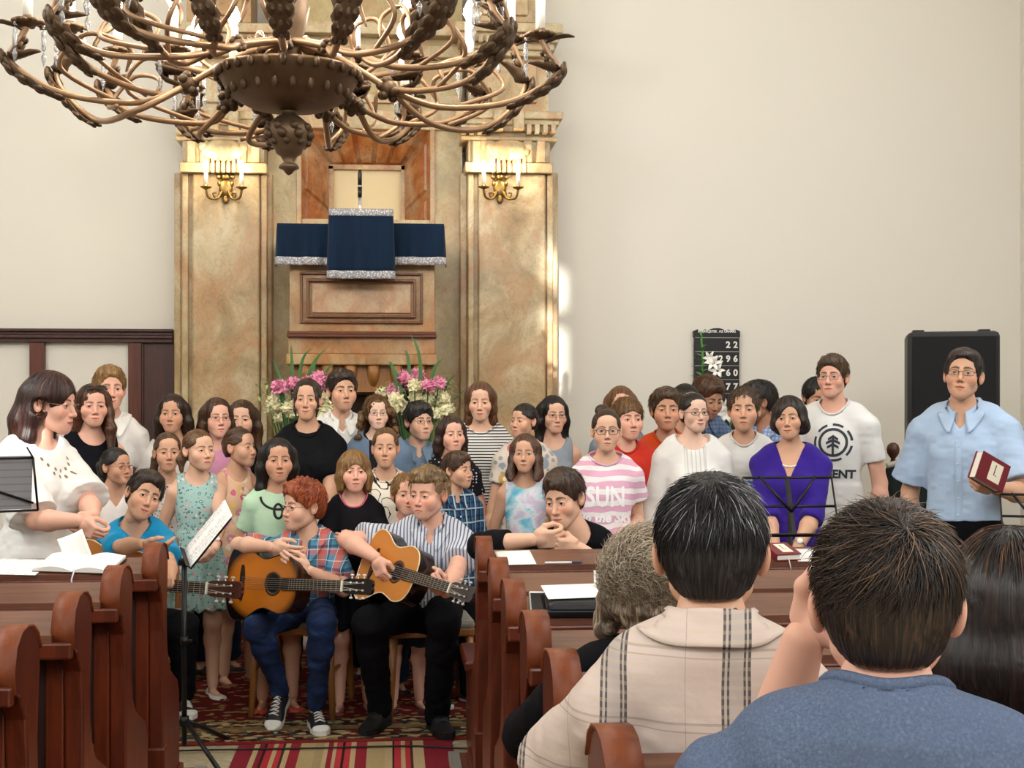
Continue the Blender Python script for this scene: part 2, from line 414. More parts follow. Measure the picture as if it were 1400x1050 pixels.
# ------------------------------------------------------------------ heads
_heads = {}
def sst(x, a, b):
    t = np.clip((x - a) / (b - a), 0, 1); return t * t * (3 - 2 * t)
def head_template(kind, h=.0024):
    """head with face, ears and neck stub; origin between the eyes' level and the ears, face towards -Y"""
    if (kind, h) in _heads: return _heads[(kind, h)]
    male = kind in ('man', 'boy'); ch = kind in ('boy', 'girl')
    g = SDF((-.105, -.14, -.165), (.105, .125, .135), h)
    g.ell((0, .014, .032), (.074, .092, .083), 0)
    g.ell((0, -.028, -.030), (.0585, .062, .075), .03)
    jw = .045 if kind == 'man' else .037 if kind == 'boy' else .034
    g.cone((0, -.066, -.088 if ch else -.090), (0, -.07, -.097), .022 if not male else .024, .015, .03)
    for s in (-1, 1):
        g.cone((s * jw, .004, -.058), (s * .017, -.064, -.092), .021, .019, .035)
        g.ell((s * .043, -.058, -.030), (.025, .024, .024), .03)              # cheeks
        if ch: g.ell((s * .033, -.062, -.046), (.020, .020, .020), .03)
    br = .012 if kind == 'man' else .0095
    for s in (-1, 1):
        g.cone((s * .012, -.077, .017), (s * .045, -.062, .018), br, br * .8, .018)
    g.ell((0, -.050, .050), (.050, .034, .035), .03)                          # forehead
    for s in (-1, 1):
        g.ell((s * .0315, -.096, -.002), (.019, .016, .0125), .016, 'cut')     # sockets
    ns = .86 if ch else 1.0 if male else .90
    g.chain([(0, -.083, .012), (0, -.093, -.012), (0, -.090 - .021 * ns, -.034)], [.0075, .0075, .0105 * ns], .012)
    for s in (-1, 1):
        g.ell((s * .0115 * ns, -.096, -.039), (.0085, .010, .0075), .006)
    for s in (-1, 1):                                                         # eyelids with an almond slit
        g.ell((s * .0315, -.0735, -.001), (.0155, .0140, .0140), .004)
    g.ell((0, -.078, -.066), (.029, .017, .021), .018)                        # mouth mound
    lw = .0215 if not ch else .0195
    fem = 1.0 if male else 1.2
    g.chain([(-lw, -.0855, -.0688), (-.007, -.0945, -.0645), (0, -.0945, -.0655), (.007, -.0945, -.0645), (lw, -.0855, -.0688)], [.002, .0042 * fem, .004, .0042 * fem, .002], .005)
    g.chain([(-lw * .9, -.0855, -.0718), (0, -.0935, -.0755), (lw * .9, -.0855, -.0718)], [.002, .0052 * fem, .002], .005)
    g.chain([(-lw, -.092, -.0697), (0, -.1005, -.0702), (lw, -.092, -.0697)], [.0014, .0022, .0014], .003, 'cut')
    for s in (-1, 1):
        g.ell((s * .0315, -.092, -.0015), (.0140, .016, .0047 if kind != 'man' else .0043), .0015, 'cut')
    for s in (-1, 1):                                                         # ears
        M = Euler((R_(-14), 0, s * R_(-22))).to_matrix()
        eo = .084 if kind == 'man' else .080; M = Euler((R_(-14), 0, s * R_(-30 if kind == 'man' else -22))).to_matrix()
        g.ell((s * eo, .016, -.010), (.0085, .0185, .031), .006, 'add', M)
        g.ell((s * (eo + .007), .011, -.004), (.0060, .0105, .018), .004, 'cut', M)
    nr = .050 if kind == 'man' else .043 if kind == 'woman' else .041
    g.cone((0, .016, -.04), (0, .028, -.122), nr, nr * .9, .02)
    V, Q = g.mesh(1)
    x, y, z = V[:, 0], V[:, 1], V[:, 2]; ax = np.abs(x)
    fr = (y < -.06)
    lipr = np.sqrt((x / (lw + .002)) ** 2 + ((z + .0700 + .0 * ax) / (.0098 * (1 - .45 * (ax / lw) ** 2).clip(.3, 1))) ** 2)
    lip = (1 - sst(lipr, .75, 1.1)) * fr
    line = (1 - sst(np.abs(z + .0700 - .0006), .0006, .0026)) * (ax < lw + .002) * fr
    blush = np.exp(-(((ax - .042) / .020) ** 2 + ((z + .032) / .020) ** 2)) * fr + .6 * np.exp(-((x / .012) ** 2 + ((z + .036) / .012) ** 2)) * fr + .7 * np.exp(-(((ax - .079) / .012) ** 2 + ((z + .01) / .03) ** 2)) * (y > -.03)
    bz = .0242 - .0050 * ((ax - .031) / .02) ** 2 * np.where(ax < .031, .75, 1.2); bt = np.interp(ax, [.010, .03, .050], [.0042, .0038, .0015]) * (1.15 if male else .8)
    brow = (1 - sst(np.abs(z - bz), bt * .6, bt * 1.5)) * (ax > .009) * (ax < .052) * (y < -.04)
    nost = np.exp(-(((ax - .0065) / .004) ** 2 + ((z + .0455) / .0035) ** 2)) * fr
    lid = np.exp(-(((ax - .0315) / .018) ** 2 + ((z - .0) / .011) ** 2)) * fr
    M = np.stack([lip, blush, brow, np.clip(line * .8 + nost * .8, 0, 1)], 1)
    _heads[(kind, h)] = (V, Q, M, lid); return _heads[(kind, h)]
def skin_mat(tone, brow, lipc=None, ruddy=1.0, name='skin'):
    g = NT(name); t = lin(tone)
    at = g.n('ShaderNodeAttribute', {'attribute_name': 'mask'})
    r, gg, b = g.n('ShaderNodeSeparateColor', i0=at.outputs['Color']).outputs[:3]
    c = g.mix(g.math('MULTIPLY', g.noise(g.coord(), 45, 3).outputs[0], .35), t, tuple(q * w for q, w in zip(t, (.86, .78, .74))))
    c = g.mix(g.math('MULTIPLY', gg, .42 * ruddy), c, tuple(q * w for q, w in zip(t, (.98, .58, .52))))
    lc = lin(lipc) if lipc else tuple(q * w for q, w in zip(t, (.80, .42, .42)))
    c = g.mix(g.math('MULTIPLY', r, .8), c, lc)
    c = g.mix(g.math('MULTIPLY', b, .85), c, lin(brow))
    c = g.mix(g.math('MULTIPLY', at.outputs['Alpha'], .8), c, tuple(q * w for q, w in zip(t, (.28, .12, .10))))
    g.b.inputs['Subsurface Weight'].default_value = .0
    return g.done(c, .5, 0, .35)
_hm = {}
def hair_mat(c0, c1, gloss=.42, fr=1.0):
    k = (c0, c1, gloss, fr)
    if k in _hm: return _hm[k]
    g = NT('hair'); at = g.n('ShaderNodeAttribute', {'attribute_name': 'flow'}).outputs['Vector']
    n1 = g.noise(at, 300 * fr, 3, .6).outputs[0]; n2 = g.noise(at, 40, 3).outputs[0]
    f = g.math('ADD', g.math('MULTIPLY', n1, .7), g.math('MULTIPLY', n2, .3))
    c = g.ramp(f, [(.30, tuple(x * .45 for x in lin(c0))), (.48, c0), (.68, c1)])
    g.bump(f, .6, .004)
    _hm[k] = g.done(c, gloss, 0, .45); return _hm[k]
def hair_mesh(style, h=.0032, L=.2, t=.013, hz=.070, fx=.064, part=0, vol=1.0, flow='down', amp=.0022, seed=0, front=0, bun=None, tail=None, spike=0, clipx=None, tilt=0, earcut=None, mass=1.0, sidefade=0, top=0, wisps=0):
    """hair in head coordinates; returns V, Q, flow coordinates"""
    lo = -.19 if style in ('short', 'pulled') else -L - .16
    if tail: lo = min(lo, -.38)
    g = SDF((-.17, -.15, lo), (.17, .21, .20), h)
    g.ell((0, .014, .032), (.074 + t, .092 + t, .083 + t), 0)
    g.ell((0, .045, -.01), (.066 + t * .8, .062 + t, .075 + t * .5), .03)     # back of the skull
    if top: g.ell((0, -.018, .085), (.062, .078, .028 + top), .03)
    if style == 'long':
        v = vol
        for xx in (-.062, -.025, .025, .062):
            g.chain([(xx, .060, .02), (xx * 1.12 * v, .085, -.08), (xx * 1.1 * v, .095, -L)], [.042 * mass, .036 * mass, .022 * mass], .04)
        for s in (-1, 1):
            g.chain([(s * .070, .015, .035), (s * .085 * v, .02, -.05), (s * .088 * v, .035, -L * .75), (s * .078 * v, .04, -L)], [.026, .027 * mass, .027 * mass, .015], .035)
            if front:
                if front in (s, 2):
                    g.chain([(s * .067, -.025, .04), (s * .080, -.035, -.04), (s * .088 * v, -.060, -.13), (s * .080, -.085, -L * front_len(L))], [.018, .018, .024, .012], .025)
                    g.chain([(s * .080, -.0, -.04), (s * .095 * v, -.030, -.13), (s * .092, -.07, -L * front_len(L))], [.020, .024, .012], .025)
    if style == 'bob':
        for s in (-1, 1):
            g.chain([(s * .068, .005, .04), (s * .082 * vol, .0, -.04), (s * .084 * vol, -.005, -L)], [.024, .026, .019], .035)
            g.chain([(s * .064, -.03, .05), (s * .076 * vol, -.038, -.02), (s * .074 * vol, -.04, -L * .92)], [.016, .017, .012], .03)
        for xx in (-.05, 0, .05):
            g.chain([(xx, .07, .02), (xx * 1.25, .085, -.05), (xx * 1.25, .075, -L)], [.038, .034, .02], .04)
    if style == 'curly':
        rs = np.random.RandomState(seed + 5)
        for i in range(70):
            a = rs.uniform(-2.5, 2.5); zz = rs.uniform(-L, .04); rr = (.088 + .035 * (.05 - zz) / .2) * vol
            x0, y0 = math.sin(a) * rr, .02 + math.cos(a) * rr * .9
            if y0 < -.045: continue
            g.ell((x0, y0, zz), (.024, .024, .026), .02)
    wsp = wisps
    # hairline: open the face
    fy = -.10; tl = tilt
    cx = part
    g.ell((cx, fy, hz - .105), (fx, .078, .105), .012, 'cut')
    g.ell((cx * .5, -.115, -.07), (fx * 1.0, .085, .12), .01, 'cut')
    if style in ('short', 'pulled'):
        yb = [-.12, -.055, -.02, .0, .03, .06, .11]; zb = [.05, .02, -.012, .0, -.035, -.068, -.075]
        if style == 'pulled': zb = [.06, .035, .015, .01, -.02, -.06, -.07]
        g.fn(lambda X, Y, Z: Z - np.interp(Y, yb, zb), 'cut', .006)
        for s in (-1, 1): g.ell((s * .082, .014, -.012), (.030, .022, .034), .006, 'cut')
    if earcut:
        for s in ((-1, 1) if earcut == 2 else (earcut,)): g.ell((s * .094, -.006, -.016), (.038, .034, .036), .010, 'cut')
    if clipx is not None:        # hair kept on top only (shaved sides)
        g.fn(lambda X, Y, Z: Z - (clipx - np.abs(X) * .0), 'cut', .01)
    if bun:
        g.ell(bun[0], (bun[1], bun[1] * .85, bun[1] * .9), .012)
    if tail:
        g.chain(tail, [.016] + [.026] * (len(tail) - 2) + [.008], .02)
    if wsp:
        for s in (-1, 1): g.chain([(s * .052, -.062, .062), (s * .066, -.062, .01), (s * .068, -.060, -.06), (s * .060, -.060, -wsp)], [.010, .010, .009, .004], .008)
    V, Q = g.mesh(1)
    x, y, z = V[:, 0], V[:, 1], V[:, 2]
    if flow == 'down':
        a = np.arctan2(x - part * .3, y - .02); rr = np.minimum(np.hypot(x, y - .02), .05) / .05
        f = np.stack([np.cos(a) * .1 * rr, np.sin(a) * .1 * rr, z * .10 + .02 * vnoise(V, 22)], 1)
    elif flow == 'back':
        a = np.arctan2(x, z + .03)
        f = np.stack([np.cos(a) * .1, y * .10 + .01 * vnoise(V, 22), np.sin(a) * .1], 1)
        low = z < -.06
        f[low] = np.stack([x[low], y[low] + .0, z[low] * .08], 1)
    else:
        f = np.stack([x, y, z], 1) * .55 + .03 * np.stack([vnoise(V, 25), vnoise(V + 3, 25), vnoise(V + 7, 25)], 1)
    f = f + seed * .37
    N = vnormals(V, Q)
    d = (vnoise(f + 5, 190) - .5) * 1.5 * amp + (vnoise(f + 9, 60) - .5) * 1.5 * amp
    if spike: d = d + spike * np.maximum(0, vnoise(V * (1, 1, .4), 70) - .45) * sst(z, .02, .09)
    if style == 'curly': d = d + (vnoise(V, 60) - .5) * .012
    V = V + N * d[:, None]
    return V, Q, f
def front_len(L): return .95
# ------------------------------------------------------------------ hands
_hands = {}
def hand_template(pose, h=.0024):
    """right hand hanging along -Z from the wrist at the origin, thumb towards -Y, palm facing +X"""
    if pose in _hands: return _hands[pose]
    curl = {'relax': (18, 24, 16), 'flat': (4, 6, 4), 'grip': (58, 68, 40), 'clasp': (38, 48, 25), 'hook': (75, 80, 45)}[pose]
    g = SDF((-.06, -.10, -.215), (.13, .06, .02), h)
    g.cone((0, 0, .0), (0, -.001, -.03), .0215, .023, .0)
    g.rbox((0, .001, -.056), (.0135, .039, .038), .012, .018)
    g.ell((.006, -.024, -.038), (.014, .018, .030), .012)
    bases = [(-.0285, -.088, .068, .0092), (-.0095, -.093, .076, .0096), (.0095, -.090, .070, .0092), (.0275, -.082, .054, .0080)]
    for i, (by, bz, L, r) in enumerate(bases):
        p = np.array([.0, by, bz]); a = 0; P = [np.array([0, by * .9, bz + .03]), p]; rad = [r * 1.1, r * 1.08]
        sp = (i - 1.5) * .05
        for j, (fr, c) in enumerate(zip((.45, .31, .24), curl)):
            a += R_(c + i * 3 * (pose != 'flat') - (6 if j == 0 and i == 0 else 0))
            p = p + L * fr * np.array([math.sin(a), sp * math.cos(a) * (.6 if pose in ('grip', 'hook') else 1), -math.cos(a)]); P.append(p); rad.append(r * (1, .95, .84)[j])
        for j in range(len(P) - 1): g.cone(P[j], P[j + 1], rad[j], rad[j + 1], .003)
    tx = {'relax': .35, 'flat': .1, 'grip': .95, 'clasp': .7, 'hook': .8}[pose]
    T = [np.array([.006, -.026, -.022]), np.array([.006 + .030 * tx, -.053 + .012 * tx, -.052]), np.array([.008 + .052 * tx, -.062 + .026 * tx, -.083]), np.array([.008 + .068 * tx, -.062 + .040 * tx, -.106])]
    for j in range(3): g.cone(T[j], T[j + 1], (.0135, .0115, .0102)[j], (.0115, .0102, .0078)[j], .008)
    _hands[pose] = g.mesh(1); return _hands[pose]
def ik(S, Wr, pole, l1, l2):
    S, Wr, pole = Vector(S), Vector(Wr), Vector(pole); d = Wr - S; L = d.length
    if L > (l1 + l2) * .999: d = d * ((l1 + l2) * .999 / L); L = d.length; Wr = S + d
    u = d.normalized(); a = (l1 * l1 - l2 * l2 + L * L) / (2 * L); hh = math.sqrt(max(l1 * l1 - a * a, 0))
    p = pole - u * pole.dot(u)
    if p.length < 1e-6: p = u.orthogonal()
    return S + u * a + p.normalized() * hh, Wr
def strands(info, n, haircol, L=.05, t=.012, whorl=(.1, .55, .8), region=None, curl=0, grav=.5, r=.0008, nofront=None, seg=6, lift=.006, seed=1, gloss=.4, swirl=.3, spread=.25):
    """fine locks of hair lying on the cap, one mesh"""
    rs = np.random.RandomState(seed); HM = info['HM']
    u = rs.normal(size=(n * 3, 3)); u /= np.linalg.norm(u, axis=1)[:, None]
    c = np.array((0, .014, .032)); R = np.array((.074, .092, .083)) + t
    p = c + R * u; u = u[region(p)][:n]; n = len(u)
    w = np.array(whorl); w = w / np.linalg.norm(w)
    ln = L * rs.uniform(.6, 1.15, n); P = []; rnd = rs.normal(size=(n, 3)) * spread; ph = rs.uniform(0, 6.28, n)
    amp = rs.uniform(.2, 1.0, n) * lift
    for i in range(seg + 1):
        k = i / seg
        q = c + R * u + u * (amp * (k * 1.2 - .15))[:, None]
        if curl: q = q + curl * np.stack([np.cos(ph + k * 7), np.sin(ph * 1.3 + k * 6), np.sin(ph + k * 7)], 1)
        P.append(q)
        g = -(w - (u @ w)[:, None] * u); g /= (np.linalg.norm(g, axis=1)[:, None] + .15)
        g = g + np.array((0, 0, -1)) * grav + rnd + swirl * np.cross(u, w)
        g = g - (g * u).sum(1)[:, None] * u; g /= (np.linalg.norm(g, axis=1)[:, None] + 1e-6)
        u = u + g * (ln / seg / R.mean())[:, None]; u /= np.linalg.norm(u, axis=1)[:, None]
    P = np.stack(P, 1)
    if nofront is not None:
        ok = ~((P[:, :, 1] < -.030) & (P[:, :, 2] < nofront) & (np.abs(P[:, :, 0]) < .058)).any(1); P = P[ok]; n = len(P)
    side = np.cross(P[:, -1] - P[:, 0], P[:, 0] - c); side /= (np.linalg.norm(side, axis=1)[:, None] + 1e-9)
    nrm = (P - c); nrm /= np.linalg.norm(nrm, axis=2)[:, :, None]
    k = np.linspace(0, 1, seg + 1); rad = r * (1 - .85 * k ** 2) * 1.0
    A = side[:, None, :] * rad[None, :, None]; B = nrm * rad[None, :, None]
    V = np.stack([P + A, P - A * .5 + B * .87, P - A * .5 - B * .87], 2).reshape(-1, 3)
    base = (np.arange(n) * (seg + 1) * 3)[:, None, None] + (np.arange(seg) * 3)[None, :, None]
    j = np.arange(3)[None, None, :]; j2 = (j + 1) % 3
    Q = np.stack([base + j, base + j2, base + j2 + 3, base + j + 3], 3).reshape(-1, 4)
    fl = np.repeat(rs.uniform(0, 9, (n, 3)), (seg + 1) * 3, 0)
    return npmesh('hair_locks', xf(HM, V), Q, hair_mat(*haircol, gloss, .02), info['root'], attrs={'flow': ('FLOAT_VECTOR', fl)})

# ------------------------------------------------------------------ people
_em = {}
def eye_mats(iris):
    if iris not in _em:
        if not _em: _em['w'] = plain('#cfc7bf', .3, name='eye_white', var=.03); _em['k'] = plain('#0b0908', .15, name='pupil', var=.02); _em['l'] = plain('#1d120d', .6, name='lash', var=.1)
        _em[iris] = plain(iris, .2, name='iris', var=.2, vs=400)
    return [_em['w'], _em[iris], _em['k'], _em['l']]
def make_eye(root, HM, s, iris, gaze=(0, 0), lash=1.0, closed=False):
    m = MB(); r = .0126; c = Vector((s * .0315, -.0735, -.001))
    gz = Euler((R_(gaze[1]), 0, R_(gaze[0]))).to_matrix()
    n, k = 22, 24; V = []; F = []; MI = []
    for i in range(n + 1):
        a = PI * .62 * i / n
        for j in range(k):
            b = 2 * PI * j / k
            V.append(c + gz @ Vector((math.sin(a) * math.cos(b) * r, -math.cos(a) * r, math.sin(a) * math.sin(b) * r)))
    for i in range(n):
        am = PI * .62 * (i + .5) / n
        for j in range(k):
            F.append((i * k + j, i * k + (j + 1) % k, (i + 1) * k + (j + 1) % k, (i + 1) * k + j)); MI.append(2 if am < .24 else 1 if am < .56 else 0)
    m.v = [tuple(v) for v in V]; m.f = F; m.mi = MI; m.sm = [True] * len(F); m.n = len(V)
    up = []
    for i in range(9):
        q = -1 + 2 * i / 8
        xx = s * .0315 + q * .0142; zz = -.0015 + .0049 * math.sqrt(max(0, 1 - q * q)) + .0004
        yy = -.0735 - math.sqrt(max(.0148 ** 2 - (q * .0142) ** 2 - (zz + .001) ** 2, .002 ** 2)) - .0002
        up.append((xx, yy, zz))
    m.tube(up, [.0005 * lash, .0008 * lash, .001 * lash, .0011 * lash, .0011 * lash, .0011 * lash, .001 * lash, .0009 * lash, .0005 * lash], 5, 3)
    o = m.build('eye', eye_mats(iris), root, fix=False); o.matrix_local = HM
    return o
def make_glasses(root, HM, col, style='rect', w=.0245, hh=.0155, thick=.0012, rimless=False, up=0):
    g = MB(); ln = MB(); y0 = -.1035; z0 = -.003 + up
    for s in (-1, 1):
        P = []
        for i in range(28):
            a = 2 * PI * i / 28; e = 2.0 if style == 'round' else 3.2
            ca, sa = math.cos(a), math.sin(a)
            x = math.copysign(abs(ca) ** (2 / e), ca) * w; z = math.copysign(abs(sa) ** (2 / e), sa) * hh
            P.append(Vector((s * .034 + x, y0 + abs(s * .034 + x) ** 2 * 3.2, z0 + z)))
        if rimless: g.tube(P[2:13], thick * .6, 6)
        else: g.tube(P + [P[0]], thick, 6)
        ln.add(P, [tuple(range(28))])
        e = s * (.034 + w)
        g.tube([(e, y0 + e * e * 3.2, z0 + hh * .5), (s * .070, -.075, z0 + hh * .5), (s * .0795, .0, z0 + .006), (s * .080, .018, z0 - .004)], thick * .9, 6)
    g.tube([(-.034 + w * .98, y0 + .0005, z0 + .004), (0, y0 - .003, z0 + .007), (.034 - w * .98, y0 + .0005, z0 + .004)], thick, 6)
    o = g.build('glasses', plain(col, .3, .3 if not col.startswith('#1') else 0, name='glasses'), root); o.matrix_local = HM
    l = ln.build('lens', lens_mat(), o)
    return o
_lm = []
def lens_mat():
    if not _lm:
        g = NT('lens_glass'); tr = g.n('ShaderNodeBsdfTransparent'); gl = g.n('ShaderNodeBsdfGlossy', Roughness=.05)
        mx = g.n('ShaderNodeMixShader', i0=.07, i1=tr.outputs[0], i2=gl.outputs[0]); g.set(g.o.inputs[0], mx.outputs[0]); _lm.append(g.m)
    return _lm[0]
SKINS = {'fair': '#dcb096', 'rosy': '#dfac96', 'mid': '#d2a488', 'tan': '#c6967a', 'dark': '#aa7c62', 'pale': '#e2bda8'}
def shoe_mesh(style, L, mats):
    """shoe along -Y, ankle at the origin column, sole on z=0"""
    m = MB(); w = L * .19
    def outl(k):   # half width along the length, k 0 heel .. 1 toe
        return w * np.interp(k, [0, .12, .35, .7, .88, 1], [.55, .78, .72, 1.0, .85, .30])
    n = 14
    def ring(k, z, sh=1.0): return outl(k) * sh
    ht = {'sneaker': .30, 'high': .42, 'flat': .13, 'boot': .46, 'sandal': .08}[style] * L
    sole = .028 if style == 'boot' else .022 if style in ('sneaker', 'high') else .010
    lo, hi = [], []
    for i in range(n + 1):
        k = i / n; lo.append((k, outl(k)))
    out = [(-hw, .28 * L - k * L) for k, hw in lo] + [(hw, .28 * L - k * L) for k, hw in lo[::-1]]
    m.prism([(x, y) for x, y in out], 0, sole, 'z', 1)
    def up(u, v):
        k = u; hw = outl(k) * .97
        top = np.interp(k, [0, .28, .42, .62, .85, 1], [ht, ht, ht * .82, ht * .42 if ht > .1 else ht * .6, L * .13, L * .085]) if style != 'flat' else np.interp(k, [0, .25, .6, .85, 1], [ht * 1.2, ht * .9, ht * .75, L * .12, L * .08])
        a = PI * v
        nr = 1 if k > .45 else np.interp(k, [0, .3, .45], [.75, .72, .9])
        e = .75
        x = -math.copysign(abs(math.cos(a)) ** e, math.cos(a)) * hw * (nr if v not in (0, 1) else 1); z = sole * .8 + (top - sole * .8) * math.sin(a) ** e
        return (x, .28 * L - k * L, z)
    m.grid(up, n, 10, 0)
    if style in ('sneaker', 'high'):
        def cap(u, v):
            x, y, z = up(.80 + .2 * u, v); return (x * 1.03, y - .001, z * 1.02 + .0015)
        m.grid(cap, 5, 10, 1)
        for j in range(5):
            k = .70 - j * .075; a, b = up(k, .36), up(k + .02, .64)
            m.tube([(a[0], a[1], a[2] + .003), ((a[0] + b[0]) / 2, (a[1] + b[1]) / 2, max(a[2], b[2]) + .010), (b[0], b[1], b[2] + .003)], .0035, 5, 1)
            m.tube([(b[0], b[1] + .016, b[2] + .002), ((a[0] + b[0]) / 2, (a[1] + b[1]) / 2 + .008, max(a[2], b[2]) + .011), (a[0], a[1], a[2] + .002)], .003, 5, 1)
    if style == 'boot':
        for j in range(4):
            k = .62 - j * .08; a, b = up(k, .36), up(k, .64)
            m.tube([(a[0], a[1], a[2] + .003), (0, a[1], max(a[2], b[2]) + .010), (b[0], b[1], b[2] + .003)], .003, 5, 0)
    return m
BW = .88
ARMS = {   # wrist targets (x outwards, y, z as parts of the stature), pole, hand frame: thumb direction
    'down': ((.150, -.015, .475), (.4, 1, 0), 'relax', (0, -1, 0)),
    'front': ((.030, -.125, .505), (1, .7, -.3), 'clasp', (0, -.3, 1)),
    'low': ((.030, -.120, .455), (1, .7, -.3), 'clasp', (0, -.3, 1)),
    'fold': ((.005, -.125, .655), (1, -.2, -1), 'relax', (0, 0, 1)),
    'back': ((.05, .11, .50), (1, .4, 0), 'relax', (0, 0, 1)),
}
def person(label, px, top, chin, D, kind='girl', yaw=0, pitch=0, roll=0, byaw=None, skin='fair', hair=None, haircol=('#3a2618', '#6b4a2e'), topw=None, bottom=None, shoes=('flat', '#2b2320', '#2b2320'),
           arms='down', armR=None, armL=None, w=1.0, depth=1.0, pose=None, ground=0.0, glasses=None, iris='#4a3020', gaze=(0, 0), wide=1.0, smile=0, group=None, h=None, S=None, lean=(0, 0), neck=1.0, ruddy=1.0, extra=None, lipc=None, nolegs=False, sc=None, headup=0, mouth=0, hair2=None, hair2col=None, over=None, locks=True):
    root_w = pt(px, chin, D)
    Hh = (chin - top) * D / FPX
    if sc is None: sc = Hh / .2395
    face = -math.atan2(root_w.x, root_w.y)
    zc = root_w.z + .112 * sc * math.cos(R_(pitch)) * math.cos(R_(roll)) + headup
    Hc = Vector((root_w.x, root_w.y, zc))
    if S is None: S = zc + .113 * sc - ground
    by = (yaw * .5 if byaw is None else byaw)
    ba = face + R_(by); ha = face + R_(yaw)
    child = kind in ('boy', 'girl'); female = kind in ('girl', 'woman')
    if D > 4.5: w = w * BW; depth = depth * .94
    rt = thing('person', label, 'person', (0, 0, 0), 0, group)
    # body axis: behind the head centre by a little, along the body facing
    fwd = Vector((math.sin(ba), -math.cos(ba), 0)); hf = Vector((math.sin(ha), -math.cos(ha), 0))
    o2 = Vector((Hc.x, Hc.y, 0)) - hf * .008 - fwd * lean[1] - Vector((-fwd.y, fwd.x, 0)) * 0
    side = Vector((math.cos(ba), math.sin(ba), 0))
    o2 -= side * lean[0]
    rt.location = (o2.x, o2.y, ground); rt.rotation_euler = (0, 0, ba)
    Minv = (Matrix.Translation(rt.location) @ Matrix.Rotation(ba, 4, 'Z')).inverted()
    Hl = Minv @ Hc
    HR = Matrix.Rotation(ha - ba, 3, 'Z') @ Matrix.Rotation(R_(pitch), 3, 'X') @ Matrix.Rotation(R_(roll), 3, 'Y')
    HM = Matrix.Translation(Hl) @ HR.to_4x4() @ Matrix.Diagonal((sc * wide, sc, sc, 1))
    if h is None: h = min(max(D * .00108, .0045), .0082)
    nb = Hl + HR @ Vector((0, .030 * sc, -.120 * sc)); nb = Vector((nb.x * .6 + .0, nb.y * .5 + .02 * S / 1.6, nb.z - .045 * S / 1.6 * neck))
    # ---------------- joints
    P = dict(pelvis=(0, .01, .525 * S), legs=None)
    M3 = Minv.to_3x3()
    if pose: P.update(pose)
    if P.get('world'):
        P['pelvis'] = Minv @ Vector(P['pelvis'])
        if P['legs']: P['legs'] = {s: (Minv @ Vector(l[0]), Minv @ Vector(l[1]), Minv @ Vector(l[2]), l[3] - math.degrees(ba)) for s, l in P['legs'].items()}
    pel = Vector(P['pelvis']); up = nb - pel; Lt = up.length; uz = up.normalized()
    tyaw = R_(P.get('twist', 0))
    ux = Vector((math.cos(tyaw), math.sin(tyaw), 0)); ux = (ux - uz * ux.dot(uz)).normalized(); uy = uz.cross(ux)
    T = Matrix(((ux.x, uy.x, uz.x, pel.x), (ux.y, uy.y, uz.y, pel.y), (ux.z, uy.z, uz.z, pel.z), (0, 0, 0, 1)))
    fw = w
    B = dict(zs=[-.22 * Lt, 0, .32 * Lt, .62 * Lt, .84 * Lt, .97 * Lt],
             a=[S * .078 * fw, S * (.094 if female else .088) * fw, S * (.074 if female else .080) * fw, S * .085 * fw, S * .080 * fw, S * .040],
             b=[S * .056 * depth, S * .066 * depth, S * .056 * depth, S * .062 * depth, S * .052 * depth, S * .032],
             cy=[.004 * S, .008 * S, 0, 0, .006 * S, .012 * S])
    shw = S * (.092 if child else .096 if female else .108) * (w * .8 + .2) * P.get('shw', 1)
    acr = {s: T @ Vector((s * shw, .006 * S, Lt * P.get('slope', .845))) for s in (-1, 1)}
    nbt = {s: T @ Vector((s * .018 * S, .014 * S, Lt * .975)) for s in (-1, 1)}
    UA, FA = .172 * S * P.get('armlen', 1), .150 * S * P.get('armlen', 1)
    ra = (.0275 * S * (w * .6 + .4), .0245 * S * (w * .6 + .4), .0265 * S * (w * .5 + .5), .0165 * S * (w * .3 + .7))
    arm = {}
    for s in (-1, 1):
        spec = (armR if s < 0 else armL) or arms
        if isinstance(spec, str):
            tg, pole, hp, th = ARMS[spec]; wr = Vector((s * tg[0] * S, tg[1] * S, tg[2] * S)); pole = Vector((s * pole[0], pole[1], pole[2])); th = Vector(th)
            hd = None
            if spec in ('front', 'low'): wr += Vector((0, -.012 * S * (s > 0), .012 * S * s)); hd = Vector((-s * .8, -.25, -.55))
            if spec == 'fold': wr += Vector((0, -.02 * S * s, .02 * S * s)); hd = Vector((-s, .1, .1))
            if child is False and spec in ('front', 'low', 'fold'): wr.y -= .02
            if spec == 'down': wr.x *= (w * .6 + .4)
        else:
            wr, pole, hp, th, hd = spec; wr, pole, th = Minv @ Vector(wr), M3 @ Vector(pole), M3 @ Vector(th); hd = M3 @ Vector(hd) if hd is not None else None
        sh = acr[s] - uz * .012 * S
        el, wr = ik(sh, wr, pole, UA, FA)
        arm[s] = (sh, el, wr, hp, th, hd if hd is not None else (wr - el))
    legs = P['legs']
    if legs is None:
        legs = {}
        for s in (-1, 1):
            hp = Vector((s * .052 * S * (w * .5 + .5), .01, .50 * S))
            legs[s] = (hp, Vector((s * .052 * S, -.012 * S, .283 * S)), Vector((s * .055 * S, .012 * S, .048 * S)), R_(s * 10))
    else:
        legs = {s: (Vector(l[0]), Vector(l[1]), Vector(l[2]), R_(l[3])) for s, l in legs.items()}
    lr = [.047 * S * (w * .6 + .4), .036 * S * (w * .5 + .5), .033 * S * (w * .5 + .5), .021 * S]
    # ---------------- skin body
    pts = [*acr.values(), nb, pel, *[q for a in arm.values() for q in a[:3]]]
    if not nolegs: pts += [q for l in legs.values() for q in l[:3]]
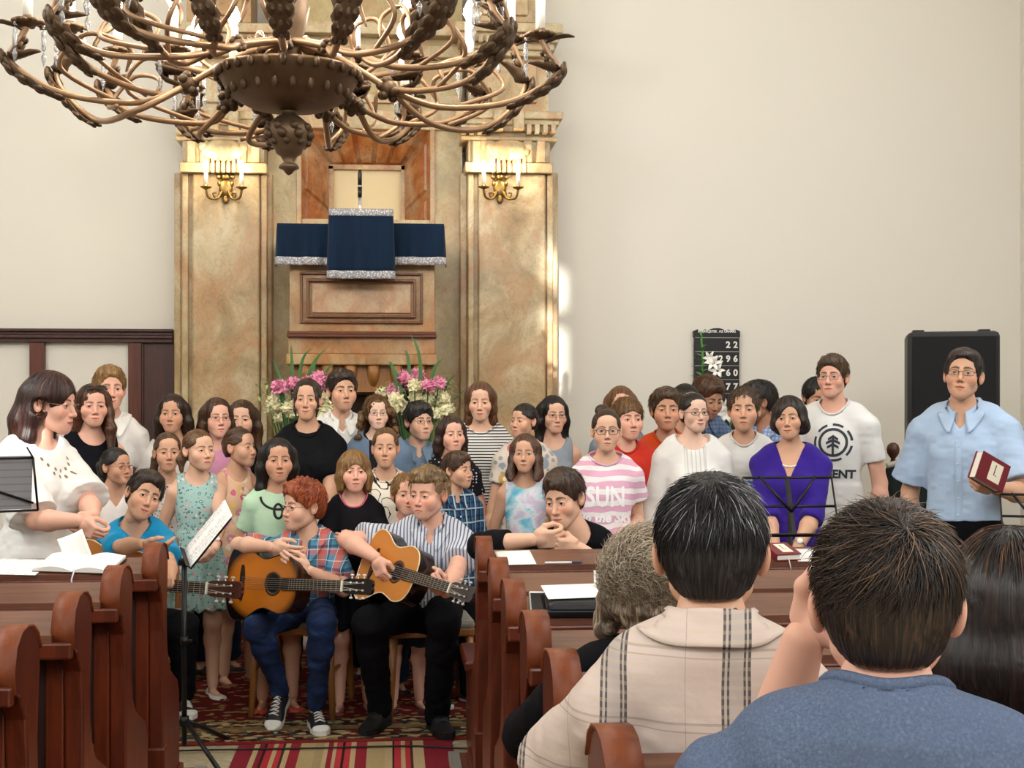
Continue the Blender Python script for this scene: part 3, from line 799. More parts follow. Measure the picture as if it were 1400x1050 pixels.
    lo = np.min([tuple(q) for q in pts], 0) - .12 * S * max(w, 1); hi = np.max([tuple(q) for q in pts], 0) + .12 * S * max(w, 1)
    lo[2] = max(lo[2], -.01)
    def torso(g, t, k=.02, low=0):
        g.prof(T, B['zs'], B['a'], B['b'], B['cy'], k, infl=t)
        for s in (-1, 1):
            g.chain([nbt[s], (nbt[s] + acr[s]) / 2 + uz * .002 * S, acr[s] - uz * .008 * S], [.031 * S + t, .028 * S + t, ra[0] * .98 + t], .03 * S / 1.3)
        if female and not child or (P.get('bust')):
            bu = P.get('bust', 1.0)
            for s in (-1, 1): g.ell(T @ Vector((s * .046 * S * fw, -.040 * S * depth, Lt * .60)), (.040 * S * bu * fw + t * .6,) * 2 + (.042 * S * bu * fw + t * .6,), .03)
        if P.get('belly'):
            g.ell(T @ Vector((0, -.03 * S, Lt * .26)), (B['a'][2] * .9 + t, B['b'][2] * P['belly'] + t, .09 * S + t), .06)
    g = SDF(lo, hi, h)
    torso(g, 0)
    Hn = Hl + HR @ Vector((0, .024 * sc, -.085 * sc))
    nr = (.050 if kind == 'man' else .043 if kind == 'woman' else .0415) * sc * P.get('neckr', 1)
    g.chain([Hn, (Hn + nb) / 2 + Vector((0, .003, 0)), nb - uz * .03 * S], [nr, nr * 1.02, nr * 1.25], .03)
    for s in (-1, 1):
        sh, el, wr = arm[s][:3]
        g.cone(sh, el, ra[0], ra[1], .02 * S)
        mid = el + (wr - el) * .3
        g.chain([el, mid, wr], [ra[1] * .97, ra[2] * 1.02, ra[3]], .015)
    if not nolegs:
        for s, l in legs.items():
            calf = l[1] + (l[2] - l[1]) * .28 + Vector((0, .012 * S, 0)) * (1 if pose is None else .5)
            g.cone(l[0], l[1], lr[0], lr[1], .03)
            g.chain([l[1], calf, l[2]], [lr[1] * .95, lr[2], lr[3]], .02)
            if not shoes or shoes[0] not in ('flat', 'sandal'): continue
            d = Vector((math.sin(l[3]), -math.cos(l[3]), 0))
            f0 = Vector((l[2].x, l[2].y, l[2].z - .022 * S)) ; f1 = f0 + d * .095 * S + Vector((0, 0, -.008 * S))
            f0.z -= .008 * S; g.cone(f0 - d * .012 * S, f1 - d * .012 * S, .016 * S, .009 * S, .012)
    bV, bQ = g.mesh(1)
    Vs, Qs, Ms = [bV], [bQ], [np.zeros((len(bV), 4))]; off = len(bV)
    V, Q, M, lid = head_template(kind, .0024 if h > .0048 else .0021)
    V = V.copy()
    if smile: V[:, 2] += smile * .006 * np.exp(-(((np.abs(V[:, 0]) - .022) / .010) ** 2 + ((V[:, 2] + .069) / .010) ** 2)) * (V[:, 1] < -.06)
    if mouth: V[:, 2] -= mouth * .006 * sst(-V[:, 2], .0690, .0725) * (V[:, 1] < -.055) * np.exp(-((V[:, 0] / .03) ** 2))
    Vs.append(xf(HM, V)); Qs.append(Q + off); Ms.append(M); off += len(V)
    for s in (-1, 1):
        sh, el, wr, hp, th, hd = arm[s]
        if hp is None: continue
        d = hd.normalized(); t = th - d * th.dot(d)
        t = t.normalized() if t.length > 1e-4 else d.orthogonal().normalized()
        nx = t.cross(d)
        hs = S / 1.72 * (1.04 if child else 1.0) * (.93 if female else 1.0)
        R = Matrix(((nx.x, -t.x, -d.x), (nx.y, -t.y, -d.y), (nx.z, -t.z, -d.z)))
        V, Q = hand_template(hp); V = V.copy()
        if s > 0: V[:, 0] *= -1; Q = Q[:, ::-1]
        HMh = Matrix.Translation(wr) @ R.to_4x4() @ Matrix.Diagonal((hs, hs, hs, 1))
        Vs.append(xf(HMh, V)); Qs.append(Q + off); Ms.append(np.zeros((len(V), 4))); off += len(V)
    tone = SKINS.get(skin, skin)
    body = npmesh('body', np.concatenate(Vs), np.concatenate(Qs), skin_mat(tone, haircol[0], lipc, ruddy), rt, attrs={'mask': ('FLOAT_COLOR', np.concatenate(Ms))})
    for s in (-1, 1): make_eye(rt, HM, s, iris, gaze, 1.25 if not female else 1.55)
    # ---------------- hair
    if hair:
        hd = dict(hair); hd.setdefault('h', .0034 if h > .0048 else .0028); cut = hd.pop('gloss', .42); sp = hd.pop('fr', 1.0); hrot = hd.pop('rot', None)
        hd.setdefault('seed', px % 17); V, Q, f = hair_mesh(**hd)
        if len(V):
            V = V * (1 / wide if False else 1, 1, 1)
            npmesh('hair', xf(HM, V), Q, hair_mat(*haircol, cut, sp), rt, attrs={'flow': ('FLOAT_VECTOR', f)})
    if hair and locks and hair['style'] == 'short':
        hzz = hair.get('hz', .07); tt = hair.get('t', .013); zt_ = hair.get('top', 0)
        rg = lambda p: (p[:, 2] > .012 + .05 * (p[:, 1] < -.02) - .05 * (p[:, 1] > .05)) & ~((p[:, 1] < -.045) & (p[:, 2] < hzz + .004))
        strands(dict(HM=HM, root=rt), 650, tuple(('#%02x%02x%02x' % tuple(min(255, int(int(c_[i:i + 2], 16) * 1.25) + 6) for i in (1, 3, 5))) for c_ in haircol), L=.042, t=tt + zt_ * .35, whorl=(.15, .45, .85), region=rg, lift=.011, r=.0015, seed=px, swirl=.35, grav=.25, spread=.35, nofront=hzz - .006)
    elif hair and locks and D < 7.95:
        lc = tuple(('#%02x%02x%02x' % tuple(min(255, int(int(c_[i:i + 2], 16) * 1.2) + 4) for i in (1, 3, 5))) for c_ in haircol)
        hzz = hair.get('hz', .07); tt = hair.get('t', .013); I0 = dict(HM=HM, root=rt)
        if hair['style'] == 'pulled':
            strands(I0, 420, lc, L=.085, t=tt - .001, whorl=(0, -.75, .6), region=lambda p: (p[:, 2] > .02) & ~((p[:, 1] < -.03) & (p[:, 2] < hzz + .004)), lift=.003, r=.0011, seed=px, swirl=0, grav=0, spread=.12, nofront=hzz)
        elif hair['style'] == 'curly':
            strands(I0, 700, lc, L=.10, t=tt + .006, region=lambda p: (p[:, 2] > -.06) & ~((p[:, 1] < -.02) & (p[:, 2] < hzz)), curl=.007, lift=.016, r=.0012, seed=px, spread=.6, grav=.6, seg=9, nofront=hzz)
        else:
            strands(I0, 480, lc, L=.12, t=tt, whorl=(hair.get('part', 0) * 4, -.1, 1), region=lambda p: (p[:, 2] > .03) & ~((p[:, 1] < -.03) & (p[:, 2] < hzz + .006)), lift=.004, r=.0011, seed=px, swirl=0, grav=.9, spread=.12, nofront=hzz)
    if hair2:
        V, Q, f = hair_mesh(**hair2); npmesh('stubble', xf(HM, V), Q, hair_mat(*hair2col, .7, 3.0), rt, attrs={'flow': ('FLOAT_VECTOR', f)})
    # ---------------- clothes
    info = dict(kind=kind, root=rt, T=T, Lt=Lt, S=S, nb=nb, arm=arm, acr=acr, HM=HM, legs=legs, sc=sc, Hl=Hl, HR=HR, h=h, pel=pel, B=B)
    for tw0 in [q for q in (topw, over) if q]:
        info.pop('rib', None)
        tw = dict(type='tee', mat=None, sleeve=.55, loose=.010, neck=('round', .066, .0), hem=-.07, wr=.0035, fold=.0)
        tw.update(tw0); t = tw['loose'] * S / 1.5
        hz = tw['hem'] * S
        lo2 = np.min([tuple(q) for q in [*acr.values(), nb, pel + Vector((0, 0, min(hz, 0))), *[q for a in arm.values() for q in a[:3]]]], 0) - .13 * S * max(w, 1)
        if tw['type'] == 'dress': lo2[2] = tw['len'] * S - .03
        hi2 = hi.copy(); hi2[:2] += .05; lo2[:2] -= .05
        g = SDF(lo2, hi2, h)
        torso(g, t)
        if tw['type'] == 'dress':
            z0 = tw['len'] * S; zw = pel.z + .30 * Lt; fl = tw.get('flare', .12)
            g.prof(Matrix.Translation((pel.x, pel.y, 0)), [z0, (z0 + pel.z) / 2, pel.z, zw], [S * fl, S * (fl * .5 + .055), S * .104 * fw + t, B['a'][2] + t], [S * fl * .8, S * (fl * .4 + .04), S * .076 + t, B['b'][2] + t], [0, 0, .006, 0], .03)
        elif hz < -.04 * S or tw.get('skirtlike'):
            g.prof(T, [hz, 0, .25 * Lt], [B['a'][1] * 1.10 + t * 1.7, B['a'][1] * 1.04 + t * 1.5, B['a'][2] + t], [B['b'][1] * 1.12 + t * 1.8, B['b'][1] * 1.04 + t * 1.5, B['b'][2] + t], [.008, .008, 0], .03)
        sl = tw['sleeve']
        g2 = SDF(lo2, hi2, h) if sl > 0 else None
        for s in (-1, 1):
            sh, el, wr = arm[s][:3]
            if sl <= 0: continue
            ex = tw.get('sleevew', 1.0) * t * 1.25
            if sl < 1:
                dd = (el - sh).normalized(); e = sh + (el - sh) * sl; e3 = e + dd * .05 * S
                g2.cone(sh, e3, ra[0] + t, ra[0] + (ra[1] - ra[0]) * sl + ex, 0)
            else:
                dd = (wr - el).normalized(); e = el + (wr - el) * (sl - 1); e3 = e + dd * .05 * S
                g2.cone(sh, el, ra[0] + t, ra[1] + ex, 0)
                g2.chain([el, el + (e - el) * .5, e3], [ra[1] + ex, ra[2] * .98 + ex, ra[2] * .9 + (ra[3] - ra[2]) * .6 * (sl - 1) + ex], .015)
            R2 = .085 * S
            q = g2.sub(np.array(e3) - R2 * 1.3, np.array(e3) + R2 * 1.3)
            if q is not None:
                sl3, X, Y, Z = q
                ax_ = (X - e.x) * dd.x + (Y - e.y) * dd.y + (Z - e.z) * dd.z
                rr = np.sqrt((X - e3.x) ** 2 + (Y - e3.y) ** 2 + (Z - e3.z) ** 2)
                g2.op(sl3, np.maximum(-ax_, rr - R2 * 1.2).astype(np.float32), 0, 'cut')
        if g2 is not None: g.op((slice(None),) * 3, g2.F, .022 * S, 'add')
        # sleeveless: open the armholes
        if sl <= 0:
            for s in (-1, 1):
                c = acr[s]; wd = tw.get('strap', .070) * S
                R = np.array(T)[:3, :3]
                q = g.sub(np.array(c) - .2 * S, np.array(c) + .2 * S)
                sl3, X, Y, Z = q
                X = X - pel.x; Y = Y - pel.y; Z = Z - pel.z
                lx = (R[0, 0] * X + R[1, 0] * Y + R[2, 0] * Z) * s; lz = R[0, 2] * X + R[1, 2] * Y + R[2, 2] * Z
                edge = wd + np.clip((Lt * .86 - lz) / (Lt * .22), 0, 1) ** 2 * (B['a'][3] + t - wd)
                dcut = np.maximum(edge - lx, Lt * .60 - lz)
                g.op(sl3, dcut.astype(np.float32), 0, 'cut')
        # neckline
        nk = tw['neck']; R = np.array(T)[:3, :3]; n0 = nb
        def loc(X, Y, Z):
            X = X - n0.x; Y = Y - n0.y; Z = Z - n0.z
            return R[0, 0] * X + R[1, 0] * Y + R[2, 0] * Z, R[0, 1] * X + R[1, 1] * Y + R[2, 1] * Z, R[0, 2] * X + R[1, 2] * Y + R[2, 2] * Z
        def nkf(X, Y, Z):
            x, y, z = loc(X, Y, Z); rw = nk[1] * S / 1.5; dz = nk[2] * S / 1.5
            zf = np.clip(-(y + .00 * S) / (.05 * S), 0, 1)
            if nk[0] == 'v':
                r2 = rw * .92
                d2 = (np.sqrt((x / r2) ** 2 + ((y + .002 * S) / r2) ** 2 + ((z - .012 * S) / (r2 * .92)) ** 2) - 1) * r2
                tn = r2 * .88 / dz
                d1 = np.maximum((np.abs(x) - (z + dz) * tn) * .75, np.maximum(z - .012 * S, y - .0))
                return np.minimum(d1, d2)
            xw = rw * (1 if nk[0] != 'boat' else 1.35)
            if dz > .02:
                d = (np.sqrt((x / xw) ** 2 + ((y + dz * .45) / (rw * .95 + dz * .55)) ** 2) - 1) * rw
                d = np.where(y < 0, (np.sqrt((x / xw) ** 2 + (np.minimum(z - .01 * S, 0) / (dz + .01 * S)) ** 2) - 1) * rw, d)
                return np.where(y > .04 * S, np.maximum(d, 0.001), d)
            return (np.sqrt((x / xw) ** 2 + ((y + .004 * S) / rw) ** 2 + ((z - .010 * S) / (rw * .95 + dz)) ** 2) - 1) * rw
        F0 = g.F.copy()
        g.fn(nkf, 'cut', 0, lo=np.array(nb) - .2 * S, hi=np.array(nb) + .2 * S)
        if nk[0] in ('round', 'boat') and nk[2] <= .02 and tw.get('rib', True):
            rw = nk[1] * S / 1.5; xw = rw * (1 if nk[0] != 'boat' else 1.35); rz = rw * .95 + nk[2] * S / 1.5
            th_ = np.linspace(0, 2 * PI, 64, endpoint=False); ph_ = np.linspace(.9, -1.5, 160)
            TH_, PH_ = np.meshgrid(th_, ph_, indexing='ij')
            L3 = np.stack([np.cos(TH_) * np.cos(PH_) * xw, np.sin(TH_) * np.cos(PH_) * rw - .004 * S, np.sin(PH_) * rz + .010 * S], -1)
            Wp = L3 @ np.array(R).T + np.array(nb)
            q_ = (Wp - g.lo) / g.h; i_ = np.clip(np.floor(q_).astype(int), 0, np.array(g.n) - 2); f_ = q_ - i_; v_ = 0
            for a_ in (0, 1):
                for b_ in (0, 1):
                    for c_ in (0, 1):
                        w_ = np.abs(1 - a_ - f_[..., 0]) * np.abs(1 - b_ - f_[..., 1]) * np.abs(1 - c_ - f_[..., 2])
                        v_ = v_ + w_ * F0[i_[..., 0] + a_, i_[..., 1] + b_, i_[..., 2] + c_]
            k_ = np.argmax(v_ < 0, 1); rp = Wp[np.arange(64), k_]
            for _ in range(3): rp = (np.roll(rp, 1, 0) + rp * 2 + np.roll(rp, -1, 0)) / 4
            info['rib'] = (rp, .0048 * S / 1.5)
        # hem
        if tw['type'] != 'dress':
            hx, hy, hz0 = T @ Vector((0, 0, hz)); 
            g.fn(lambda X, Y, Z: (X - hx) * uz.x + (Y - hy) * uz.y + (Z - hz0) * uz.z, 'cut', 0, lo=np.array(pel) - .35 * S, hi=np.array(pel) + .30 * S)
        else: g.fn(lambda X, Y, Z: Z - tw['len'] * S, 'cut', 0)
        if tw.get('open'):        # an open front (cardigan, jacket)
            g.fn(lambda X, Y, Z: np.where(Y < -.01 * S, np.abs(X - .0) - tw['open'] * S, 9), 'cut', 0)
        V, Q = g.mesh(1)
        N = vnormals(V, Q); sg = px * .17
        fold = (vnoise(V * (1, 1, .55) + sg, 17) - .5) * 2 * tw['wr'] + (vnoise(V * (.8, .8, 1.5) + sg + 4, 34) - .5) * tw['wr'] * .9
        if tw['type'] == 'dress':
            a = np.arctan2(V[:, 0] - pel.x, V[:, 1] - pel.y); fold = fold + .010 * np.sin(a * 14 + 3 * vnoise(V, 6)) * sst(pel.z - V[:, 2], -.02, .2)
        fold = fold * sst(np.linalg.norm(V - np.array(nb), axis=1), .05 * S, .12 * S)
        V = V + N * fold[:, None]
        o = npmesh(tw.get('name', 'dress' if tw['type'] == 'dress' else 'shirt'), V, Q, tw['mat'], rt)
        if 'rib' in info:
            rp, rr_ = info['rib']; rm = MB(); rm.tube([tuple(q) for q in rp] + [tuple(rp[0])], rr_ * tw.get('ribw', 1.0), 6, flat=1.5); rm.build('neck_rib', tw.get('ribmat', tw['mat']), rt)
        info['shirt'] = o; info['tV'] = V; info['tQ'] = Q
        if tw.get('collar'): make_collar(info, tw)
    if bottom:
        bt = dict(type='trousers', mat=None, loose=.012); bt.update(bottom); t = bt['loose'] * S / 1.5
        g = SDF(lo - .03, np.array([hi[0], hi[1], pel.z + .16 * S]) + .03, h)
        zt = [-.22 * Lt, 0, .22 * Lt]
        g.prof(T, zt, [B['a'][0] + t, B['a'][1] + t, B['a'][2] * 1.02 + t * .6], [B['b'][0] + t, B['b'][1] + t, B['b'][2] * 1.02 + t * .6], [.004, .008, 0], .03)
        if bt['type'] == 'skirt':
            z0 = bt['len'] * S; fl = bt.get('flare', .12)
            g.prof(Matrix.Translation((pel.x, pel.y, 0)), [z0, (z0 + pel.z) / 2, pel.z + .05 * S], [S * fl, S * (fl * .5 + .055), B['a'][1] + t], [S * fl * .8, S * (fl * .4 + .042), B['b'][1] + t], [0, 0, .006], .03)
            g.fn(lambda X, Y, Z: Z - z0, 'cut', 0)
        else:
            ln = bt.get('len', 1.9)
            for s, l in legs.items():
                if ln <= 1:
                    e = l[0] + (l[1] - l[0]) * ln; g.cone(l[0], e, lr[0] + t, lr[0] + (lr[1] - lr[0]) * ln + t * 1.6, .03)
                else:
                    g.cone(l[0], l[1], lr[0] + t, lr[1] + t * 1.2, .03)
                    e = l[1] + (l[2] - l[1]) * min(ln - 1 + .05, 1.0)
                    g.chain([l[1], l[1] + (e - l[1]) * .3 + Vector((0, .008, 0)), e], [lr[1] + t * 1.1, lr[2] + t * 1.15, lr[3] + t * bt.get('hemw', 1.7)], .03)
        V, Q = g.mesh(1); N = vnormals(V, Q)
        fold = (vnoise(V * (1, 1, 1.5) + px, 15) - .5) * .014 + (vnoise(V * (1.2, 1.2, 1.8) + px, 30) - .5) * .005
        if bt['type'] == 'skirt':
            a = np.arctan2(V[:, 0] - pel.x, V[:, 1] - pel.y); fold = fold + .008 * np.sin(a * 14) * sst(pel.z - V[:, 2], 0, .25)
        npmesh({'skirt': 'skirt', 'shorts': 'shorts'}.get(bt['type'], 'trousers'), V + N * fold[:, None], Q, bt['mat'], rt)
    if shoes and not nolegs:
        for s, l in legs.items():
            m = shoe_mesh(shoes[0], .165 * S, None)
            o = m.build('shoe', [plain(shoes[1], .55, name='shoe_upper'), plain(shoes[2], .6, name='shoe_sole')], rt)
            ft = P.get('foot', {}).get(s)
            o.matrix_local = Matrix.Translation((l[2].x, l[2].y, l[2].z - .048 * S)) @ Matrix.Rotation(l[3], 4, 'Z') @ (Matrix.Rotation(R_(ft), 4, 'X') if ft else Matrix())
    if glasses: make_glasses(rt, HM, **glasses)
    if extra: extra(info)
    return info
def make_collar(info, tw):
    """turned-down shirt collar, button placket and buttons"""
    S, T, Lt, nb, rt = info['S'], info['T'], info['Lt'], info['nb'], info['root']
    tb = BVHTree.FromPolygons([tuple(v) for v in info['tV']], [tuple(q) for q in info['tQ']])
    R3 = T.to_3x3(); m = MB(); r0 = tw['neck'][1] * S / 1.5
    op = tw.get('vopen', .30)
    rn = (.050 if info['kind'] == 'man' else .043) * info['sc'] * 1.22 + .004
    def col(u, v):
        ang = -PI / 2 + op + (2 * PI - 2 * op) * u
        fr = max(0.0, -math.sin(ang)); bk = max(0.0, math.sin(ang))
        ed = math.exp(-(min(u, 1 - u) / .07) ** 2)
        zt = (.026 + .014 * bk - .030 * fr ** 1.5) * S
        ln = (.036 + .020 * ed + .010 * fr) * S
        ex = (.012 * S * (fr + .5 * bk))
        if v < .3:
            k = v / .3; q = Vector((math.cos(ang) * rn * 1.02, math.sin(ang) * (rn * 1.02 + ex * .6) + .004 * S, zt - (1 - k) * .03 * S))
        else:
            k = (v - .3) / .7; o_ = .26 * ln * k + .55 * ln * k * k * .6
            q = Vector((math.cos(ang) * (rn * 1.04 + o_), math.sin(ang) * (rn * 1.04 + ex * .6 + o_) + .004 * S, zt - ln * k * .88 + .004 * math.sin(PI * min(1, k * 2))))
        p = nb + R3 @ q
        if v >= .3:
            h, n, _, d = tb.find_nearest(p)
            if h is not None and (p - h).dot(n) < .0065: p = h + n * .0065
        return p
    m.grid(col, 44, 14, 0)
    o = m.build('collar', tw['mat'], rt)
    md = o.modifiers.new('thick', 'SOLIDIFY'); md.thickness = .0035; md.offset = 1
    if tw.get('placket', True):
        m = MB(); bt = MB(); fwd = R3 @ Vector((0, -1, 0)); pts = []
        zt = -tw['neck'][2] * S / 1.5 - .03 * S if tw['neck'][0] == 'v' else -.05 * S
        L0 = Lt + zt; L1 = max(tw['hem'] * S, -.02)
        for i in range(15):
            z = L0 + (L1 - L0) * i / 14
            q = T @ Vector((0, -.35, z)); hit = tb.ray_cast(q, -fwd)
            if hit[0] is not None: pts.append(hit[0])
        if len(pts) > 2:
            hw = .014 * S / 1.5; side = R3 @ Vector((1, 0, 0))
            V = []
            for p in pts: V += [p - side * hw + fwd * .0005, p - side * hw * .9 + fwd * .003, p + side * hw * .9 + fwd * .003, p + side * hw + fwd * .0005]
            F = [(i * 4 + k, i * 4 + k + 1, i * 4 + k + 5, i * 4 + k + 4) for i in range(len(pts) - 1) for k in range(3)]
            m.add(V, F); m.build('placket', tw['mat'], rt)
            for p in pts[1::3]: bt = MB(); bt.sph(p + fwd * .004, .0045, 6, 0, (1, .5, 1)); bt.build('button', plain(tw.get('button', '#e8e6e0'), .3, name='button'), rt)
def stick(info, V2, F2, centre, mat, name, rise=.002, yaw=0, obj=None, src=None):
    """lay flat lettering (XY, metres) on the front of the garment: centre = (x, z above pelvis along the torso)"""
    T, rt = info['T'], info['root']; R3 = T.to_3x3()
    V0, Q0 = src if src else (info['tV'], info['tQ'])
    tb = BVHTree.FromPolygons([tuple(v) for v in V0], [tuple(q) for q in Q0])
    fwd = (R3 @ Matrix.Rotation(R_(yaw), 3, 'Z')) @ Vector((0, -1, 0)); side = (R3 @ Matrix.Rotation(R_(yaw), 3, 'Z')) @ Vector((1, 0, 0))
    out = []; ok = []
    c = T @ Vector((centre[0], 0, centre[1]))
    for v in V2:
        q = c + side * v.x + (R3 @ Vector((0, 0, 1))) * v.y
        hit = tb.ray_cast(q + fwd * .5, -fwd)
        ok.append(hit[0] is not None); out.append((hit[0] + fwd * rise) if hit[0] is not None else q)
    F = [f for f in F2 if all(ok[i] for i in f)]
    m = MB(); m.add(out, F); return m.build(name, mat, rt, fix=False)
def subdiv2d(V, F, L):
    """split long edges of a flat mesh so it can follow a curved chest"""
    bm = bmesh.new(); vs = [bm.verts.new(v) for v in V]
    for f in F:
        try: bm.faces.new([vs[i] for i in f])
        except ValueError: pass
    bmesh.ops.triangulate(bm, faces=bm.faces[:])
    for _ in range(4):
        e = [e for e in bm.edges if e.calc_length() > L]
        if not e: break
        bmesh.ops.subdivide_edges(bm, edges=e, cuts=1); bmesh.ops.triangulate(bm, faces=bm.faces[:])
    bm.verts.index_update()
    r = [v.co.copy() for v in bm.verts], [tuple(v.index for v in f.verts) for f in bm.faces]
    bm.free(); return r

# ------------------------------------------------------------------ the room
def plaster():
    g = NT('wall_paint'); v = g.coord()
    n1 = g.noise(v, .7, 3).outputs[0]; n2 = g.noise(v, 60, 3).outputs[0]
    c = g.mix(n1, '#d9d5ca', '#dedad1'); g.bump(n2, .08, .004)
    return g.done(c, .85, 0, .2)
def marble(name, a, b, c_, vein, sc=1.0, rough=.35):
    g = NT(name); v = g.coord((sc, sc, sc * .8), 'Object', (.3, .5, .6))
    n1 = g.noise(v, 3.2, 6, .62, .9).outputs[0]; n2 = g.noise(v, 1.6, 4, .6, 1.5).outputs[0]; n3 = g.noise(v, 9, 5, .65, 1.8).outputs[0]
    col = g.ramp(n1, [(.32, a), (.48, b), (.66, c_)])
    col = g.mix(g.math('MULTIPLY', g.ramp(n2, [(.45, '#000000'), (.62, '#ffffff')]), .45), col, '#b4a98a')
    n4 = g.noise(g.coord((sc, sc, sc * .6), 'Object', (.2, .1, .9), (3, 1, 2)), 2.4, 4, .6, 1.2).outputs[0]
    col = g.mix(g.math('MULTIPLY', g.ramp(n4, [(.50, '#000000'), (.62, '#ffffff')]), .60), col, tuple(q * w for q, w in zip(lin(b), (1.0, .72, .62))))
    vv = g.ramp(g.math('ABSOLUTE', g.math('SUBTRACT', n3, .5)), [(0, '#ffffff'), (.018, '#000000')])
    col = g.mix(g.math('MULTIPLY', vv, .42), col, vein)
    sp = g.ramp(g.noise(v, 40, 3).outputs[0], [(.66, '#000000'), (.74, '#ffffff')])
    col = g.mix(g.math('MULTIPLY', sp, .35), col, vein)
    return g.done(col, rough, 0, .45)
M_WALL = plaster()
M_MARB = marble('marble_pale', '#8a7149', '#b0976e', '#cdbd9c', '#5f4a2e')
M_MARBC = marble('marble_cap', '#97805a', '#b5a07a', '#c9ba98', '#614d30', 2.0)
M_MARBP = marble('marble_pulpit', '#82572f', '#a17849', '#b89563', '#56351a', 1.6)
M_MARBR = marble('marble_niche', '#77431f', '#995f32', '#b27d4c', '#47230e', 1.5, .25)
M_MARBG = marble('marble_grey', '#93835c', '#a99769', '#bcab82', '#6a5836', 1.2)
M_DARKGAP = plain('#2a190d', .8, name='dark_gap')
M_PANEL = wood('wood_panel', '#2c120c', '#43201a', '#573024', .4)
M_PANELR = wood('wood_stile', '#40190f', '#5c2a18', '#733d22', .38)
floor_g = NT('stone_floor'); _v = floor_g.coord()
_n = floor_g.noise(_v, 28, 6, .7).outputs[0]
floor_g.bump(_n, .1, .003)
M_FLOOR = floor_g.done(floor_g.mix(floor_g.noise(_v, 3, 4).outputs[0], floor_g.ramp(_n, [(.35, '#8c7f66'), (.55, '#b4a88c'), (.7, '#c8bea4')]), '#a09478'), .45)
struct(MB().bb(RX0, RX1, RY0, RY1, -.1, 0).build('floor', M_FLOOR))
struct(MB().bb(RX0 - .2, RX1 + .2, RY1, RY1 + .2, -.1, RZ).build('wall_back', M_WALL))
struct(MB().bb(RX0 - .2, RX0, RY0, RY1, -.1, RZ).build('wall_left', M_WALL))
struct(MB().bb(RX1, RX1 + .2, RY0, RY1, -.1, RZ).build('wall_right', M_WALL))
struct(MB().bb(RX0 - .2, RX1 + .2, RY0 - .2, RY1 + .2, RZ, RZ + .2).build('ceiling', plain('#e6dfd0', .9, name='ceiling_paint', var=.03, vs=2)))
# the wall behind the camera: narrow gaps added and sized to shape the sunbeams
def back_trace(p):
    p = Vector(p); t = (p.y - (RY0 - .1)) / SUN_DIR.y; return p - SUN_DIR * t
_a = back_trace(pt(50, 600, 5.40)); _b = back_trace((wp(762, 440, 9.3)))
holes = [(_a.x - .075, _a.x + .065, _a.z - .08, _a.z + .075)]
for (y0, y1) in ((372, 430), (452, 540)):
    q0 = back_trace(wp(763, y1, 9.3)); q1 = back_trace(wp(763, y0, 9.3))
    holes.append((q0.x - .075, q0.x + .055, q0.z + .01, q1.z - .01))
def rear_wall(hs):
    m = MB(); xs = sorted({RX0 - .2, RX1 + .2, *[h[0] for h in hs], *[h[1] for h in hs]}); zs = sorted({-.1, RZ, *[h[2] for h in hs], *[h[3] for h in hs]})
    for i in range(len(xs) - 1):
        for j in range(len(zs) - 1):
            cx, cz = (xs[i] + xs[i + 1]) / 2, (zs[j] + zs[j + 1]) / 2
            if any(h[0] < cx < h[1] and h[2] < cz < h[3] for h in hs): continue
            m.bb(xs[i], xs[i + 1], RY0 - .06, RY0, zs[j], zs[j + 1])
    return m.build('wall_front', M_WALL)
struct(rear_wall(holes))
# dark wood panelling frame left of the pulpit wall
YP = 9.22
def pbox(m, px0, px1, py0, py1, Yf, Yb, mi=0, bev=0):
    """box whose front face at depth Yf covers the given rows and columns, reaching back to Yb"""
    pm = (px0 + px1) / 2; x0 = wp(px0, HOR, Yf).x; x1 = wp(px1, HOR, Yf).x
    z1 = wp(pm, py0, Yf).z; z0 = wp(pm, py1, Yf).z
    return m.bb(x0, x1, Yf, Yb, max(z0, 0), z1, mi, bev)
m = MB()
for (a, b, d) in ((449, 453, .10), (453, 458, .075), (458, 462, .085), (462, 468, .06)): pbox(m, -120, 236, a, b, RY1 - d, RY1 + .01, 0, .004)
struct(m.build('trim_1', M_PANEL))
k = 2
for (a, b) in ((-62, -40), (40, 60), (175, 193)):
    m = MB(); pbox(m, a, b, 468, 1200, RY1 - .05, RY1 + .01, 0, .004); struct(m.build('trim_%d' % k, M_PANELR)); k += 1
m = MB(); pbox(m, 193, 238, 468, 1200, RY1 - .02, RY1 + .01); pbox(m, 193, 196, 468, 1200, RY1 - .035, RY1); struct(m.build('door_1', M_PANEL))
